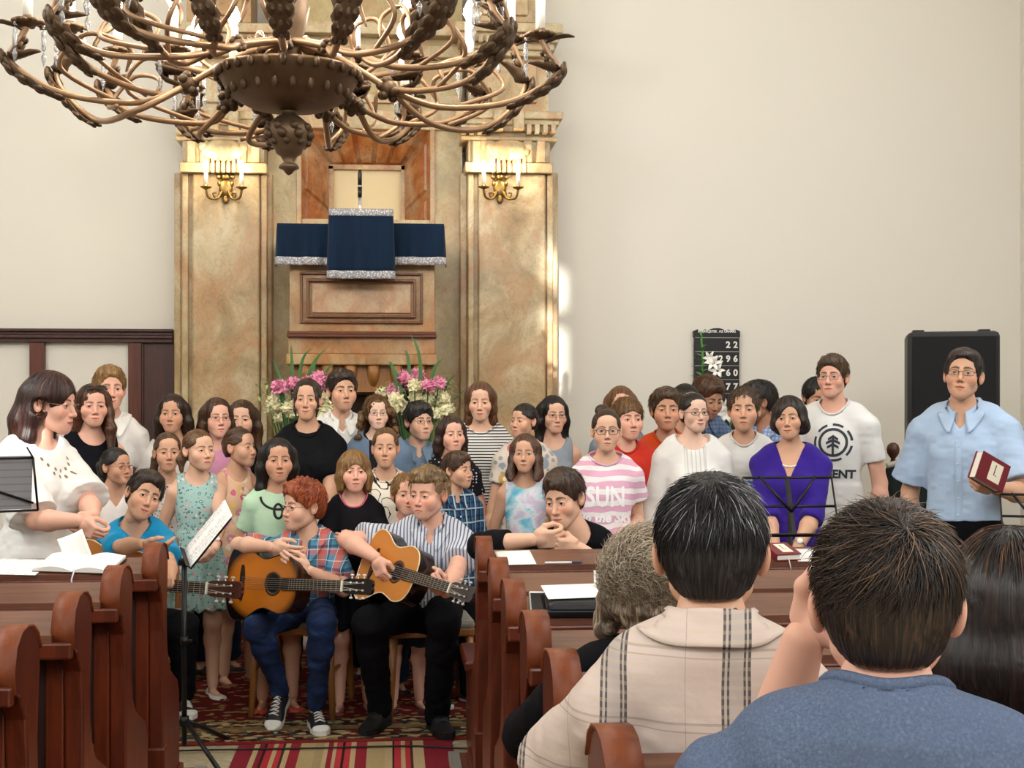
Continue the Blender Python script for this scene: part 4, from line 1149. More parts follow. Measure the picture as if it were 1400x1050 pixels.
# ------------------------------------------------------------------ the marble pulpit wall
alt = thing('pulpit_wall', 'tall painted marble wall piece with two fluted-capped pilasters and a niche', 'altar wall', (wp(496, 551, 9.0).x, RY1, 0))
AL = Vector(alt.location)
def abuild(m, name, mat, parent=alt):
    o = m.build(name, mat); o.parent = parent
    mw = Matrix.Translation(-AL) if parent is alt else Matrix()
    o.matrix_parent_inverse = mw; return o
YB, YS, YPI = RY1, 9.06, 8.86         # wall, slab between the pilasters, pilaster fronts
m = MB(); 
for (a, b) in ((366, 412), (588, 632)): pbox(m, a, b, -60, 1300, YS, YB)      # slab with the niche left open
pbox(m, 412, 588, -60, 174, YS, YB); pbox(m, 412, 588, 300, 1300, YS, YB)
abuild(m, 'slab', M_MARBG)
def pilaster(c, dx):
    m = MB(); s = dx
    def X(a, b): return (c + a, c + b)
    pbox(m, c - 57, c + 57, 226, 1300, YPI + .05, YB, 0, .006)                # shaft
    pbox(m, c - 42, c + 50, 236, 1300, YPI, YPI + .06, 0, .012)               # raised face
    for e in (-52, 56): pbox(m, c + e - 4, c + e + 4, 236, 1300, YPI + .015, YPI + .06, 0, .006)
    for e in (-62, 62): pbox(m, c + e - 5, c + e + 5, 236, 1300, YPI + .10, YB, 0, .01)
    abuild(m, 'pilaster', M_MARB)
    m = MB()                                                                  # capital
    for (w, a, b, d) in ((60, 222, 236, .05), (56, 178, 222, .02), (64, 170, 180, .06), (69, 160, 170, .09), (74, 151, 161, .13), (66, 186, 192, .05)):
        pbox(m, c - w, c + w, a, b, YPI - d, YB, 0, .008)
    for e in (-44, -26, 26, 44): pbox(m, c + e - 6, c + e + 6, 192, 222, YPI - .05, YPI, 0, .008)
    abuild(m, 'capital', M_MARBC)
    m = MB()                                                                  # dentils and flutes
    for i in range(12):
        e = -62 + i * 11.2
        if abs(e) > 18: pbox(m, c + e - 3.2, c + e + 3.2, 170, 182, YPI - .12, YPI - .05, 0, .003)
    for i in range(7): pbox(m, c - 21 + i * 7 - 2.4, c - 21 + i * 7 + 2.4, 196, 236, YPI - .07, YPI - .01, 0, .006)
    for e in (-14, 14): pbox(m, c + e - 7, c + e + 7, 150, 176, YPI - .17, YPI - .05, 0, .006)
    abuild(m, 'dentils', M_MARBC)
    m = MB()                                                                  # carved shell over the lamp
    cc = wp(c, 204, YPI - .08)
    for i in range(9):
        a = PI * (i + .5) / 9 + PI
        m.sph((cc.x + math.cos(a) * .13, cc.y, cc.z + .03 + math.sin(a) * .075), .034, 8, 0, (1, .7, 1))
    m.sph((cc.x, cc.y, cc.z + .0), .11, 10, 0, (1.15, .45, .6))
    abuild(m, 'carved_shell', M_MARBC)
    # band above, to the upper cornice
    m = MB(); pbox(m, c - 56, c + 54, 74, 152, YPI + .03, YB, 0, .006); pbox(m, c - 40, c + 38, 84, 140, YPI, YPI + .05, 0, .01); abuild(m, 'pilaster', M_MARB)
    m = MB()
    for (w, a, b, d) in ((56, 66, 76, .04), (62, 56, 67, .07), (68, 43, 57, .10), (74, 30, 43, .14)): pbox(m, c - w, c + w, a, b, YPI - d, YB, 0, .008)
    for i in range(12): pbox(m, c - 60 + i * 10.6 - 3, c - 60 + i * 10.6 + 3, 47, 57, YPI - .13, YPI - .06, 0, .003)
    abuild(m, 'cornice', M_MARBC)
    m = MB(); pbox(m, c - 50, c + 38, -60, 30, YPI + .02, YB, 0, .006); pbox(m, c - 36, c + 26, -60, 20, YPI - .01, YPI + .03, 0, .01); abuild(m, 'pilaster', M_MARB)
pilaster(305, 1); pilaster(696, 1)
m = MB(); pbox(m, 372, 630, 150, 176, YS - .03, YB, 0, .006); pbox(m, 372, 630, 60, 76, YS - .06, YB, 0, .006); pbox(m, 372, 630, 30, 46, YS - .10, YB, 0, .006); pbox(m, 372, 630, 128, 140, YS - .03, YB, 0, .004)
abuild(m, 'cornice', M_MARBC)
# niche: splayed reveal, panels, pale back
o0, o1, oz, ob = wp(411, HOR, YS).x, wp(589, HOR, YS).x, wp(500, 174, YS).z, wp(500, 420, YS).z
YN = 9.27
i0, i1, iz = wp(455, HOR, YN).x, wp(549, HOR, YN).x, wp(500, 231, YN).z
m = MB()
m.add([(o0, YS, ob), (o0, YS, oz), (i0, YN, iz), (i0, YN, ob)], [(0, 1, 2, 3)], 0, False)
m.add([(o1, YS, ob), (o1, YS, oz), (i1, YN, iz), (i1, YN, ob)], [(3, 2, 1, 0)], 0, False)
m.add([(o0, YS, oz), (o1, YS, oz), (i1, YN, iz), (i0, YN, iz)], [(0, 1, 2, 3)], 0, False)
def reveal(P, a, b, c, d, dep, mi=0):
    """raised panel on a splayed face: P(u, v)"""
    pu = (P(1, 0) - P(0, 0)); pv = (P(0, 1) - P(0, 0)); n = pu.cross(pv).normalized()
    if n.y > 0: n = -n
    Q = [P(a, c), P(b, c), P(b, d), P(a, d)]; cen = sum(Q, Vector()) / 4
    R = [q + (cen - q) * .10 + n * dep for q in Q]
    m.add(Q + R, [(4, 5, 6, 7), (0, 1, 5, 4), (1, 2, 6, 5), (2, 3, 7, 6), (3, 0, 4, 7)], mi, False)
def bil(A, B_, C, D_): return lambda u, v: (Vector(A) * (1 - u) + Vector(B_) * u) * (1 - v) + (Vector(D_) * (1 - u) + Vector(C) * u) * v
PT = bil((o0, YS, oz), (o1, YS, oz), (i1, YN, iz), (i0, YN, iz))
PL = bil((o0, YS, ob), (o0, YS, oz), (i0, YN, iz), (i0, YN, ob)); PR = bil((o1, YS, ob), (o1, YS, oz), (i1, YN, iz), (i1, YN, ob))
for k in range(5): reveal(PT, .06 + k * .18, .20 + k * .18, .12, .85, .018, 0)
for Pf in (PL, PR):
    for (a, b) in ((.06, .20), (.25, .40), (.45, .62), (.67, .95)): reveal(Pf, a, b, .12, .85, .018, 0)
abuild(m, 'niche_reveal', M_MARBR)
m = MB()
for (a, b, c2, d) in ((405, 412, 168, 420), (588, 595, 168, 420), (405, 595, 167, 175)): pbox(m, a, b, c2, d, YS - .025, YS + .02, 0, .004)
for (a, b, c2, d) in ((449, 456, 226, 330), (548, 554, 226, 330), (449, 554, 225, 232)): pbox(m, a, b, c2, d, YN - .03, YN + .02, 0, .003)
abuild(m, 'niche_frame', M_MARBP)
m = MB(); m.bb(i0 - .02, i1 + .02, YN + .005, RY1 + .01, ob, iz + .02); abuild(m, 'niche_back', plain('#d6c49c', .8, name='niche_paint', var=.04, vs=3))
# ------------------------------------------------------------------ the pulpit
pul = thing('pulpit', 'marble pulpit box with a framed front panel standing out from the niche', 'pulpit', (wp(495, 551, 8.5).x, 9.0, 0))
AL2 = Vector(pul.location)
def pb(m, name, mat):
    o = m.build(name, mat); o.parent = pul; o.matrix_parent_inverse = Matrix.Translation(-AL2); return o
YF = 8.42
m = MB(); pbox(m, 396, 594, 362, 458, YF, YS); pb(m, 'box', M_MARBP)
m = MB()
def frame(m, a, b, c2, d, w, Y0, Y1):
    pbox(m, a, b, c2, c2 + w, Y0, Y1, 0, .004); pbox(m, a, b, d - w, d, Y0, Y1, 0, .004); pbox(m, a, a + w, c2 + w * .8, d - w * .8, Y0, Y1, 0, .004); pbox(m, b - w, b, c2 + w * .8, d - w * .8, Y0, Y1, 0, .004)
frame(m, 410, 578, 372, 442, 3.5, YF - .025, YF + .01); frame(m, 419, 569, 381, 434, 4, YF - .035, YF + .01)
pb(m, 'panel_moulding', wood('pulpit_dark', '#4a2710', '#6d3f1d', '#8a5a30', .4))
m = MB(); pbox(m, 426, 562, 388, 428, YF - .015, YF + .01, 0, .005); pb(m, 'front_panel', marble('marble_rose', '#9a6f50', '#b58d6a', '#c8a885', '#6a452c', 2.0))
m = MB(); pbox(m, 393, 596, 453, 457, YF - .03, YS, 0, .003); pbox(m, 392, 597, 457, 461, YF - .05, YS, 0, .003); pb(m, 'base_moulding', plain('#5a2c14', .4, name='dark_moulding'))
m = MB(); pbox(m, 394, 595, 461, 484, YF - .01, YS, 0, .004); pbox(m, 391, 598, 484, 499, YF - .06, YS, 0, .008); pb(m, 'base_ledge', M_MARBP)
m = MB()
zt, zb = wp(495, 499, YF).z, wp(495, 536, YF).z
xa, xb = wp(397, 551, YF).x, wp(592, 551, YF).x
m.prism([(xa, zt), (xb, zt), (xb - .03, zb), (xa + .03, zb)], YF + .01, YS, 'y')
for i in range(6):
    xx = xa + .09 + i * (xb - xa - .18) / 5; m.tube([(xx, YF - .01, zt), (xx, YF + .0, (zt + zb) / 2), (xx, YF + .06, zb)], [.045, .035, .012], 8)
pb(m, 'corbel', wood('corbel_wood', '#7a4a20', '#96642f', '#b07c42', .45))
m = MB(); pbox(m, 404, 590, 536, 1300, YF + .16, YS); pb(m, 'plinth', M_MARBG)
m = MB(); pbox(m, 425, 560, 540, 1300, YF + .14, YF + .20); pb(m, 'door', M_DARKGAP)
# shelf and reading desk under the cloths
m = MB(); pbox(m, 386, 602, 310, 322, YF - .10, YS); pbox(m, 450, 536, 292, 322, YF - .16, YF + .2); pb(m, 'shelf', M_MARBP)
# ---- blue velvet cloths with a pale lace edge
g = NT('blue_velvet'); v = g.coord((1, 1, .15)); n = g.noise(v, 14, 3).outputs[0]
g.b.inputs['Sheen Weight'].default_value = .15
M_BLUE = g.done(g.mix(n, '#021022', '#07243f'), .8, 0, .15)
g = NT('lace'); v = g.coord(); vo = g.n('ShaderNodeTexVoronoi', Vector=v, Scale=90).outputs[0]
M_LACE = g.done(g.mix(g.ramp(vo, [(.25, '#000000'), (.5, '#ffffff')]), '#d9d6d2', '#8f8f95'), .8)
def cloth(name, px0, px1, py0, py1, Y0, label, side=.10, top_trim=False):
    x0, x1 = wp(px0, HOR, Y0).x, wp(px1, HOR, Y0).x; pm = (px0 + px1) / 2; z1, z0 = wp(pm, py0, Y0).z, wp(pm, py1, Y0).z
    zl = z0 + .044
    rt = thing(name, label, 'cloth', ((x0 + x1) / 2, Y0, z0)); L0 = Vector(rt.location)
    W_ = x1 - x0
    def f(u, v, d=0.0, za=zl, zb_=z1):
        # u: back edge top -> over the top -> hanging front; here the outline across: side flap, front, side flap
        s = u * (W_ + 2 * side) - side
        z = zb_ + (za - zb_) * v
        k = (z1 - z) / (z1 - z0)
        wv = .014 * k * math.sin(u * 21 + px0) + .008 * k * math.sin(u * 47 + px0)
        if s < 0: p = Vector((x0 - k * .015, Y0 - s - d + .004, z))
        elif s > W_: p = Vector((x1 + k * .015, Y0 + (s - W_) - d + .004, z))
        else: p = Vector((x0 + s, Y0 - wv - d - .010 * k, z))
        return p - L0
    m = MB(); m.grid(lambda u, v: f(u, v), 60, 14)
    m.grid(lambda u, v: Vector((x0 + u * W_, Y0 + v * .34, z1 + .004)) - L0, 10, 6)
    o = m.build('velvet', M_BLUE, rt); sd = o.modifiers.new('t', 'SOLIDIFY'); sd.thickness = .006; sd.offset = 0
    m = MB(); m.grid(lambda u, v: f(u, v, .003, z0 + .004 * math.sin(u * 260), zl + .004), 120, 2)
    o = m.build('lace_edge', M_LACE, rt); sd = o.modifiers.new('t', 'SOLIDIFY'); sd.thickness = .004; sd.offset = 0
    if top_trim:
        m = MB(); m.grid(lambda u, v: f(u, v, .004, z1 - .036, z1 + .004), 60, 2)
        o = m.build('lace_edge', M_LACE, rt); sd = o.modifiers.new('t', 'SOLIDIFY'); sd.thickness = .004; sd.offset = 0
    return rt
cloth('altar_cloth', 379, 450, 307, 362, YF - .11, 'blue velvet cloth with lace hem hanging on the left arm of the pulpit shelf', .14)
cloth('altar_cloth', 533, 607, 307, 362, YF - .11, 'blue velvet cloth with lace hem hanging on the right arm of the pulpit shelf', .14)
cloth('lectern_cloth', 450, 537, 287, 381, YF - .22, 'long blue velvet cloth hanging over the middle reading desk of the pulpit', .10, True)
# microphone on the reading desk
p0 = wp(492, 290, YF - .05); p1 = wp(492, 232, YF - .05)
mic = thing('microphone', 'slim gooseneck microphone standing upright behind the lectern cloth', 'microphone', p0)
h_ = p1.z - p0.z
m = MB(); m.tube([(0, 0, -.05), (0, 0, h_ * .35)], .010, 8); m.build('stem', plain('#cfcfd2', .3, .8, name='chrome'), mic)
m = MB(); m.tube([(0, 0, h_ * .35), (0, 0, h_ * .58)], [.013, .014], 8); m.lathe([(.0, h_ * .62), (.013, h_ * .64), (.014, h_ * .9), (.008, h_), (0, h_)], n=10); m.build('capsule', plain('#15130f', .4, name='mic_black'), mic)
m = MB(); m.tube([(0, 0, h_ * .58), (0, 0, h_ * .63)], .015, 8); m.build('ring', plain('#b8b8bc', .3, .8, name='chrome'), mic)
# ------------------------------------------------------------------ wall lamps
M_BRASS = plain('#8a7040', .35, .85, name='brass'); M_CANDLE = plain('#efe8d8', .5, name='candle_sleeve', var=.04)
M_FLAME = emit('#ffd9a0', 55, 'bulb_glow')
def sconce(px, label):
    p = wp(px, 258, YPI); rt = thing('wall_lamp', label, 'lamp', p, 0, 'two-candle brass wall lamps')
    m = MB(); m.sph((0, -.02, .0), .045, 10, 0, (1, .4, 1.3)); m.sph((0, -.025, .075), .026, 8, 0, (1, .6, 1)); m.sph((0, -.02, -.075), .022, 8, 0, (1, .6, 1.4))
    for s in (-1, 1):
        for (a, b, r) in ((.035, .03, .02), (.03, -.04, .018), (.045, .075, .015), (.022, .105, .014)): m.sph((s * a, -.022, b), r, 8, 0, (1, .6, 1.1))
    m.build('back_plate', M_BRASS, rt)
    for s in (-1, 1):
        x = s * .115
        m = MB(); m.tube(bez([(s * .02, -.03, -.02), (s * .05, -.06, -.075), (s * .10, -.10, -.075), (x, -.115, -.02)], 8), .008, 8)
        m.tube(bez([(s * .06, -.07, -.08), (s * .075, -.08, -.045), (s * .055, -.075, -.04)], 6), .006, 6); m.build('arm', M_BRASS, rt)
        m = MB(); m.lathe([(.004, -.03), (.012, -.022), (.036, -.012), (.038, -.006), (.014, -.004), (.014, .004), (0, .004)], (x, -.115, 0), 14); m.build('drip_pan', M_BRASS, rt)
        m = MB(); m.lathe([(.0, 0), (.0125, 0), (.0125, .098), (0, .098)], (x, -.115, .002), 10); m.build('candle', M_CANDLE, rt)
        m = MB(); m.lathe([(.0, 0), (.010, .006), (.017, .026), (.014, .046), (.005, .066), (0, .07)], (x, -.115, .100), 12); m.build('bulb', M_FLAME, rt)
        d = bpy.data.lights.new('wall_lamp_light', 'POINT'); d.energy = 3.2; d.color = (1, .78, .50); d.shadow_soft_size = .02
        o = bpy.data.objects.new('wall_lamp_light', d); COL.objects.link(o); o.location = p + Vector((x, -.15, .14))
sconce(309, 'brass two-candle lamp on the pilaster left of the niche'); sconce(683, 'brass two-candle lamp on the pilaster right of the niche')
# ------------------------------------------------------------------ carpet, runner
g = NT('persian_carpet'); v = g.coord(); X, Y, Z = g.sep(v)[:3]
vo = g.n('ShaderNodeTexVoronoi', Vector=g.coord((1, 1.5, 1)), Scale=26); rc = vo.outputs['Color']
r1 = g.n('ShaderNodeSeparateColor', i0=rc).outputs[0]
pat = g.ramp(r1, [(0, '#3a1512'), (.22, '#9a8458'), (.38, '#2a2a2e'), (.5, '#b8a478'), (.66, '#5e2018'), (.8, '#77704a'), (.9, '#41504e')], 'CONSTANT')
fld = g.mix(g.ramp(r1, [(0, '#000000'), (.80, '#000000'), (.82, '#ffffff')], 'CONSTANT'), '#5e1a1a', '#93794e')
CY0 = fp(460, 1016).y
bands = g.ramp(g.math('DIVIDE', g.math('SUBTRACT', Y, 0.0), 1.2), [(0, '#ff0000'), (.018, '#ffffff'), (.16, '#ffffff'), (.17, '#00ff00'), (.22, '#00ff00'), (.23, '#ffffff'), (.33, '#ffffff'), (.34, '#000000')], 'CONSTANT')
br, bg_, bb_ = g.n('ShaderNodeSeparateColor', i0=bands).outputs[:3]
c = g.mix(g.math('MULTIPLY', bb_, 1.0), fld, pat)
c = g.mix(g.math('SUBTRACT', br, bb_), c, '#7c2a26')
c = g.mix(g.math('MULTIPLY', g.math('SUBTRACT', bg_, bb_), .6), c, '#8a7a50')
nz = g.noise(g.coord(), 320, 2).outputs[0]; g.bump(nz, .5, .004)
M_CARPET = g.done(g.mix(g.math('MULTIPLY', nz, .3), c, '#1c0d0a'), .95, 0, .1)
m = MB(); m.bb(-1.95, 2.4, 0, 3.0, 0, .010, 0, .004)
cp = tag(m.build('carpet', M_CARPET), 'large red patterned carpet under the choir and the guitar players', 'carpet'); cp.location = (0, CY0, 0.001)
m = MB(); xs0 = fp(318, 1040).x; xs1 = fp(622, 1040).x
g = NT('striped_rug'); X = g.sep(g.coord())[0]
u = g.math('DIVIDE', g.math('SUBTRACT', X, 0.0), xs1 - xs0)
st = [('#7d2430', .0), ('#b59f78', .075), ('#7d2430', .10), ('#2a1c18', .125), ('#a83038', .135), ('#b59f78', .165), ('#b0363c', .185), ('#3c2a24', .21), ('#b59f78', .22), ('#8a2630', .245), ('#a8946c', .29), ('#9d8a64', .36), ('#b59f78', .40), ('#8a2630', .42), ('#b59f78', .445), ('#b0363c', .46), ('#2a1c18', .485), ('#b0363c', .50), ('#b59f78', .525), ('#8a2630', .55), ('#a8946c', .60), ('#b59f78', .68), ('#2a1c18', .715), ('#b0363c', .725), ('#b59f78', .755), ('#b0363c', .775), ('#3c2a24', .80), ('#b59f78', .81), ('#7d2430', .86)]
# a colour ramp holds at most 32 stops
M_RUG = g.done(g.mix(g.math('MULTIPLY', g.noise(g.coord((1, .2, 1)), 200, 2).outputs[0], .3), g.ramp(u, [(p, c) for c, p in st], 'CONSTANT'), '#2a1512'), .95, 0, .1)
m.bb(0, xs1 - xs0, 0, 3.4, 0, .008, 0, .003)
rg = tag(m.build('runner_rug', M_RUG), 'narrow red and cream striped rug running down the aisle', 'rug'); rg.location = (xs0, CY0 - 3.42, .001)
cb = [fp(-20, 1018, .012), fp(190, 1026, .012), fp(300, 1025, .012), fp(420, 1023, .016), fp(560, 1020, .016), fp(625, 1023, .012), fp(760, 1026, .012)]
m = MB(); m.tube(bez(cb, 8), .004, 6); tag(m.build('cable', plain('#141210', .6, name='rubber')), 'thin black cable lying across the floor in front of the carpet', 'cable')
# ------------------------------------------------------------------ hymn board
p0 = wp(948, 449, RY1); p1 = wp(1009, 449, RY1); bw = p1.x - p0.x
hb = thing('hymn_board', 'black hymn number board with white figures hanging on the wall', 'sign', ((p0.x + p1.x) / 2, RY1 - .005, wp(978, 610, RY1).z)); ht = p0.z - hb.location.z
m = MB(); hw = bw / 2
top = [(-hw - .006, ht - .06)]
for i in range(25):
    u = i / 24; x = -hw - .006 + (bw + .012) * u
    z = ht - .02 + .022 * max(0, math.cos((u - .5) * 9)) ** .5 * (abs(u - .5) < .17) + .012 * math.sin(u * PI * 6) ** 2 * (abs(u - .5) >= .17)
    top.append((x, z))
top += [(hw + .006, ht - .06), (hw, ht - .07), (hw, 0), (-hw, 0), (-hw, ht - .07)]
m.prism(top[::-1], -.03, 0, 'y'); m.build('board', plain('#0e0d10', .45, name='board_black'), hb)
M_WHITE = plain('#e8e6e0', .6, name='white_paint', var=.04)
pxm = FPX / 9.25
for i, yy in enumerate((462, 481, 500, 519, 538, 557)):
    z = wp(978, yy, RY1).z - hb.location.z
    m = MB(); m.bb(-hw + .004, hw - .004, -.033, -.029, z - .0025, z + .0025); m.build('rail', plain('#8c8a86', .5, name='rail_grey'), hb)
def put_text(rt, txt, size, x, z, y, mat, name, bold=.0, align='CENTER', ext=.001, sp=1.0):
    V, F = text_mesh(txt, size, ext, bold, align, 0, sp); m = MB(); m.add([(x + v.x, y - v.z, z + v.y) for v in V], F, 0, False)
    return m.build(name, mat, rt, fix=False)
put_text(hb, 'ÉNEKELJETEK  AZ ÚRNAK!', .0235, 0, wp(978, 453.5, RY1).z - hb.location.z, -.032, M_WHITE, 'heading', .0006)
for txt, yy in (('22', 472), ('296', 491), ('160', 510), ('77', 529)):
    z = wp(978, yy, RY1).z - hb.location.z
    for j, chx in enumerate(txt[::-1]): put_text(hb, chx, .064, hw - .028 - j * .054, z, -.032, M_WHITE, 'number', .0022)
# ------------------------------------------------------------------ loudspeaker
p = pt(1300, 551, 8.0); sw = 118 * 8.0 / FPX
sp = thing('loudspeaker', 'big black loudspeaker cabinet on a stand behind the man in the light blue shirt', 'loudspeaker', (p.x, p.y, 0), R_(-19))
zt = CAMH + 96 / FPX * 8.0
m = MB(); m.box((0, .0, zt - .42), (sw, .40, .84), None, 0, .03); m.build('cabinet', plain('#17171b', .5, name='speaker_black'), sp)
m = MB(); m.box((0, -.205, zt - .42), (sw - .05, .012, .78), None, 0, .005); m.build('grille', plain('#060608', .8, name='grille_black', vs=200), sp)
for s in (-1, 1):
    m = MB(); m.box((s * .19, .02, zt + .008), (.07, .10, .02), None, 0, .006); m.build('corner_foot', plain('#101013', .5, name='speaker_foot'), sp)
m = MB(); m.tube([(0, .02, .05), (0, .02, zt - .8)], .022, 12)
for k in range(3):
    a = 2 * PI * k / 3 + .5; m.tube([(0, .02, .45), (math.cos(a) * .42, .02 + math.sin(a) * .42, .012)], .013, 8)
m.build('stand', plain('#0e0e10', .4, name='stand_black'), sp)
# ------------------------------------------------------------------ pews
M_PEW = wood('pew_wood', '#371309', '#5b2411', '#7b3619', .32)
M_PEWL = wood('pew_wood_ledge', '#4a2a1c', '#6b4331', '#855a44', .38, (1.2, 14, 14))
M_PEWD = wood('pew_wood_dark', '#1f0d08', '#331710', '#452116', .5)
M_PEWC = wood('pew_wood_cap', '#54240f', '#733819', '#8e4d28', .5, (6, 6, 3), .3)
PZ = .10
def pew(side, Y, Xend, Xfar, label):
    """side -1: the row left of the aisle; its aisle end at Xend"""
    rt = thing('church_pew', label, 'pew', (Xend, Y, PZ), 0, 'pews left of the aisle' if side < 0 else 'pews right of the aisle')
    th = .048; L = abs(Xfar - Xend); d = side                  # the bench runs towards side * X
    E = [(.0, .02), (.0, .60), (-.012, .70), (-.055, .755), (-.105, .775), (-.113, .82), (-.095, .868), (-.055, .894), (-.01, .90), (.035, .894), (.075, .872), (.098, .835), (.10, .79), (.088, .72), (.080, .64), (.085, .56), (.105, .49), (.15, .44), (.24, .40), (.31, .37), (.345, .32), (.35, .25), (.35, .02)]
    for end, x in (('aisle', 0), ('far', d * (L - th))):
        m = MB(); a, b = sorted((x, x + d * th)); m.prism(E, a, b, 'x'); o = m.build('end_panel', M_PEW, rt)
        bv = o.modifiers.new('bevel', 'BEVEL'); bv.width = .006; bv.segments = 2; bv.limit_method = 'ANGLE'; bv.angle_limit = R_(50)
        if end == 'aisle':                                     # lighter strip along the edge of the scroll
            m = MB(); C = E[4:12]; V = []
            for (y, z) in C:
                cy, cz = -.01, .80; n = Vector((y - cy, z - cz)).normalized(); V += [(a - .004, y + n.x * .004, z + n.y * .004), (b + .004, y + n.x * .004, z + n.y * .004)]
            m.add(V, [(2 * i, 2 * i + 1, 2 * i + 3, 2 * i + 2) for i in range(len(C) - 1)]); o = m.build('scroll_cap', M_PEWC, rt)
            sd = o.modifiers.new('t', 'SOLIDIFY'); sd.thickness = .006; sd.offset = -1
            m = MB(); m.bb(a - .012, b + .012, -.02, .375, 0, .05, 0, .006); m.bb(a - .008, b + .008, -.015, .06, .05, .20, 0, .006); m.build('end_foot', M_PEW, rt)
    x0, x1 = sorted((d * th, d * (L - th)))
    m = MB(); m.prism([(-.125, .790), (-.125, .812), (.050, .846), (.050, .822)], x0, x1, 'x'); o = m.build('book_ledge', M_PEWL, rt)
    m = MB(); xa, xb = sorted((-d * 0.0, d * (L - th))); m.bb(xa, xb, -.130, -.100, .752, .794, 0, .006); m.build('ledge_front', M_PEW, rt)
    m = MB(); m.bb(x0, x1, .01, .035, .10, .83); m.build('back_board', M_PEWD, rt)
    m = MB()
    n = max(2, int(L / .75))
    for i in range(n + 1):
        xx = x0 + (x1 - x0) * i / n; m.bb(max(x0, xx - .045), min(x1, xx + .045), -.006, .012, .10, .80, 0, .004)
    m.bb(x0, x1, -.006, .012, .10, .19, 0, .004); m.build('back_frame', M_PEW, rt)
    m = MB(); m.bb(x0, x1, .03, .345, .40, .43, 0, .006); m.build('seat', M_PEW, rt)
    return rt
XL = pt(207, 740, 4.62).x + .06; XR = pt(660, 735, 4.70).x - .02
LROWS = [4.60, 3.97, 3.43, 2.92, 2.40]; RROWS = [4.72, 4.07, 3.57, 3.02, 2.54, 1.93]
words = ['front', 'second', 'third', 'fourth', 'fifth', 'sixth']
for i, y in enumerate(LROWS):
    pew(-1, y, XL, -3.9, ['front pew left of the aisle with the open hymnal and note sheet on its ledge', 'brown pew left of the aisle directly behind the front one, empty ledge', 'third brown pew from the front left of the aisle with a rounded scroll end', 'nearest left pew whose scroll end is cut by the picture edge', 'left pew behind the nearest scroll end, mostly out of view'][i])
for i, y in enumerate(RROWS):
    pew(1, y, XR, 3.9, ['front pew right of the aisle that the boy in black leans on', 'second pew right of the aisle with an empty ledge', 'third pew right of the aisle carrying the phone and black case', 'fourth pew right of the aisle in front of the curly-haired woman', 'fifth pew right of the aisle at the elbow of the man in the plaid shirt', 'nearest right pew whose scroll end stands against the plaid shirt back'][i])
M_PLAT = wood('platform_wood', '#3a1a0f', '#5a2e1c', '#6f3f2a', .45, (1.2, 12, 12)); M_STRIP = plain('#86827c', .45, .4, name='metal_strip')
for (a, b, y1, nm) in ((-4.39, XL + .06, 5.08, 'trim_8'), (XR - .06, 4.59, 5.20, 'trim_9')):
    m = MB(); m.bb(a, b, 1.0, y1, 0, PZ, 0, .004); struct(m.build(nm, M_PLAT))
for (x, y1, nm) in ((XL + .06, 5.08, 'trim_10'), (XR - .06, 5.20, 'trim_11')):
    m = MB(); m.bb(x - .022, x + .022, 1.0, y1 + .004, PZ - .02, PZ + .004, 0, .002); struct(m.build(nm, M_STRIP))
# ------------------------------------------------------------------ things on the pew ledges
M_PAPER = plain('#f2f1ec', .8, name='paper', var=.02); M_PAGE = plain('#efece2', .8, name='page', var=.03)
g = NT('note_paper'); v = g.coord(); X, Y, Z = g.sep(v)[:3]
st_ = g.math('LESS_THAN', g.math('FRACT', g.math('MULTIPLY', Y, 42)), .16); st2 = g.math('GREATER_THAN', g.math('FRACT', g.math('MULTIPLY', Y, 8.5)), .30)
nt = g.math('GREATER_THAN', g.noise(g.coord((1, 1, 1)), 120, 2).outputs[0], .60)
M_NOTES = g.done(g.mix(g.math('MULTIPLY', g.math('MULTIPLY', g.math('MAXIMUM', st_, nt), st2), .5), '#f2f1ee', '#55555a'), .8)
SL = math.atan2(.034, .175)                                      # slope of the ledges
def ledge(px, py, D, dz=.0):
    """point of a ledge top seen at the pixel, for the row at that depth"""
    p = pt(px, py, D); y0 = D; return p
def on_ledge(px, row, k, up=0.0):
    """k: 0 near edge .. 1 back edge of the ledge of a pew row"""
    y = row - .125 + .175 * k; z = PZ + .812 + .034 * k + up
    a = wp(px, HOR, y); return Vector((a.x, y, z))
LR = Euler((SL, 0, 0)).to_matrix()
def sheet(name, label, cat, c, w, d, mat, rz=0, rot=None, t=.002, curl=0.0):
    m = MB(); m.grid(lambda u, v: ((u - .5) * w, (v - .5) * d, t + curl * (2 * u - 1) ** 2 * d), 10, 8)
    o = m.build(name, mat); sd = o.modifiers.new('t', 'SOLIDIFY'); sd.thickness = .0015
    R = (rot if rot is not None else LR) @ Matrix.Rotation(rz, 3, 'Z'); o.matrix_world = Matrix.Translation(c) @ R.to_4x4()
    return tag(o, label, cat)
sheet('note_sheet', 'white printed note sheet on the front left pew ledge beside the open book', 'paper', on_ledge(18, LROWS[0], .45, .002), .21, .165, M_NOTES, R_(-6))
sheet('paper_sheet', 'blank white sheet lying on the front right pew in front of the boy in black', 'paper', on_ledge(704, RROWS[0], .42, .002), .130, .16, M_PAPER, R_(3))
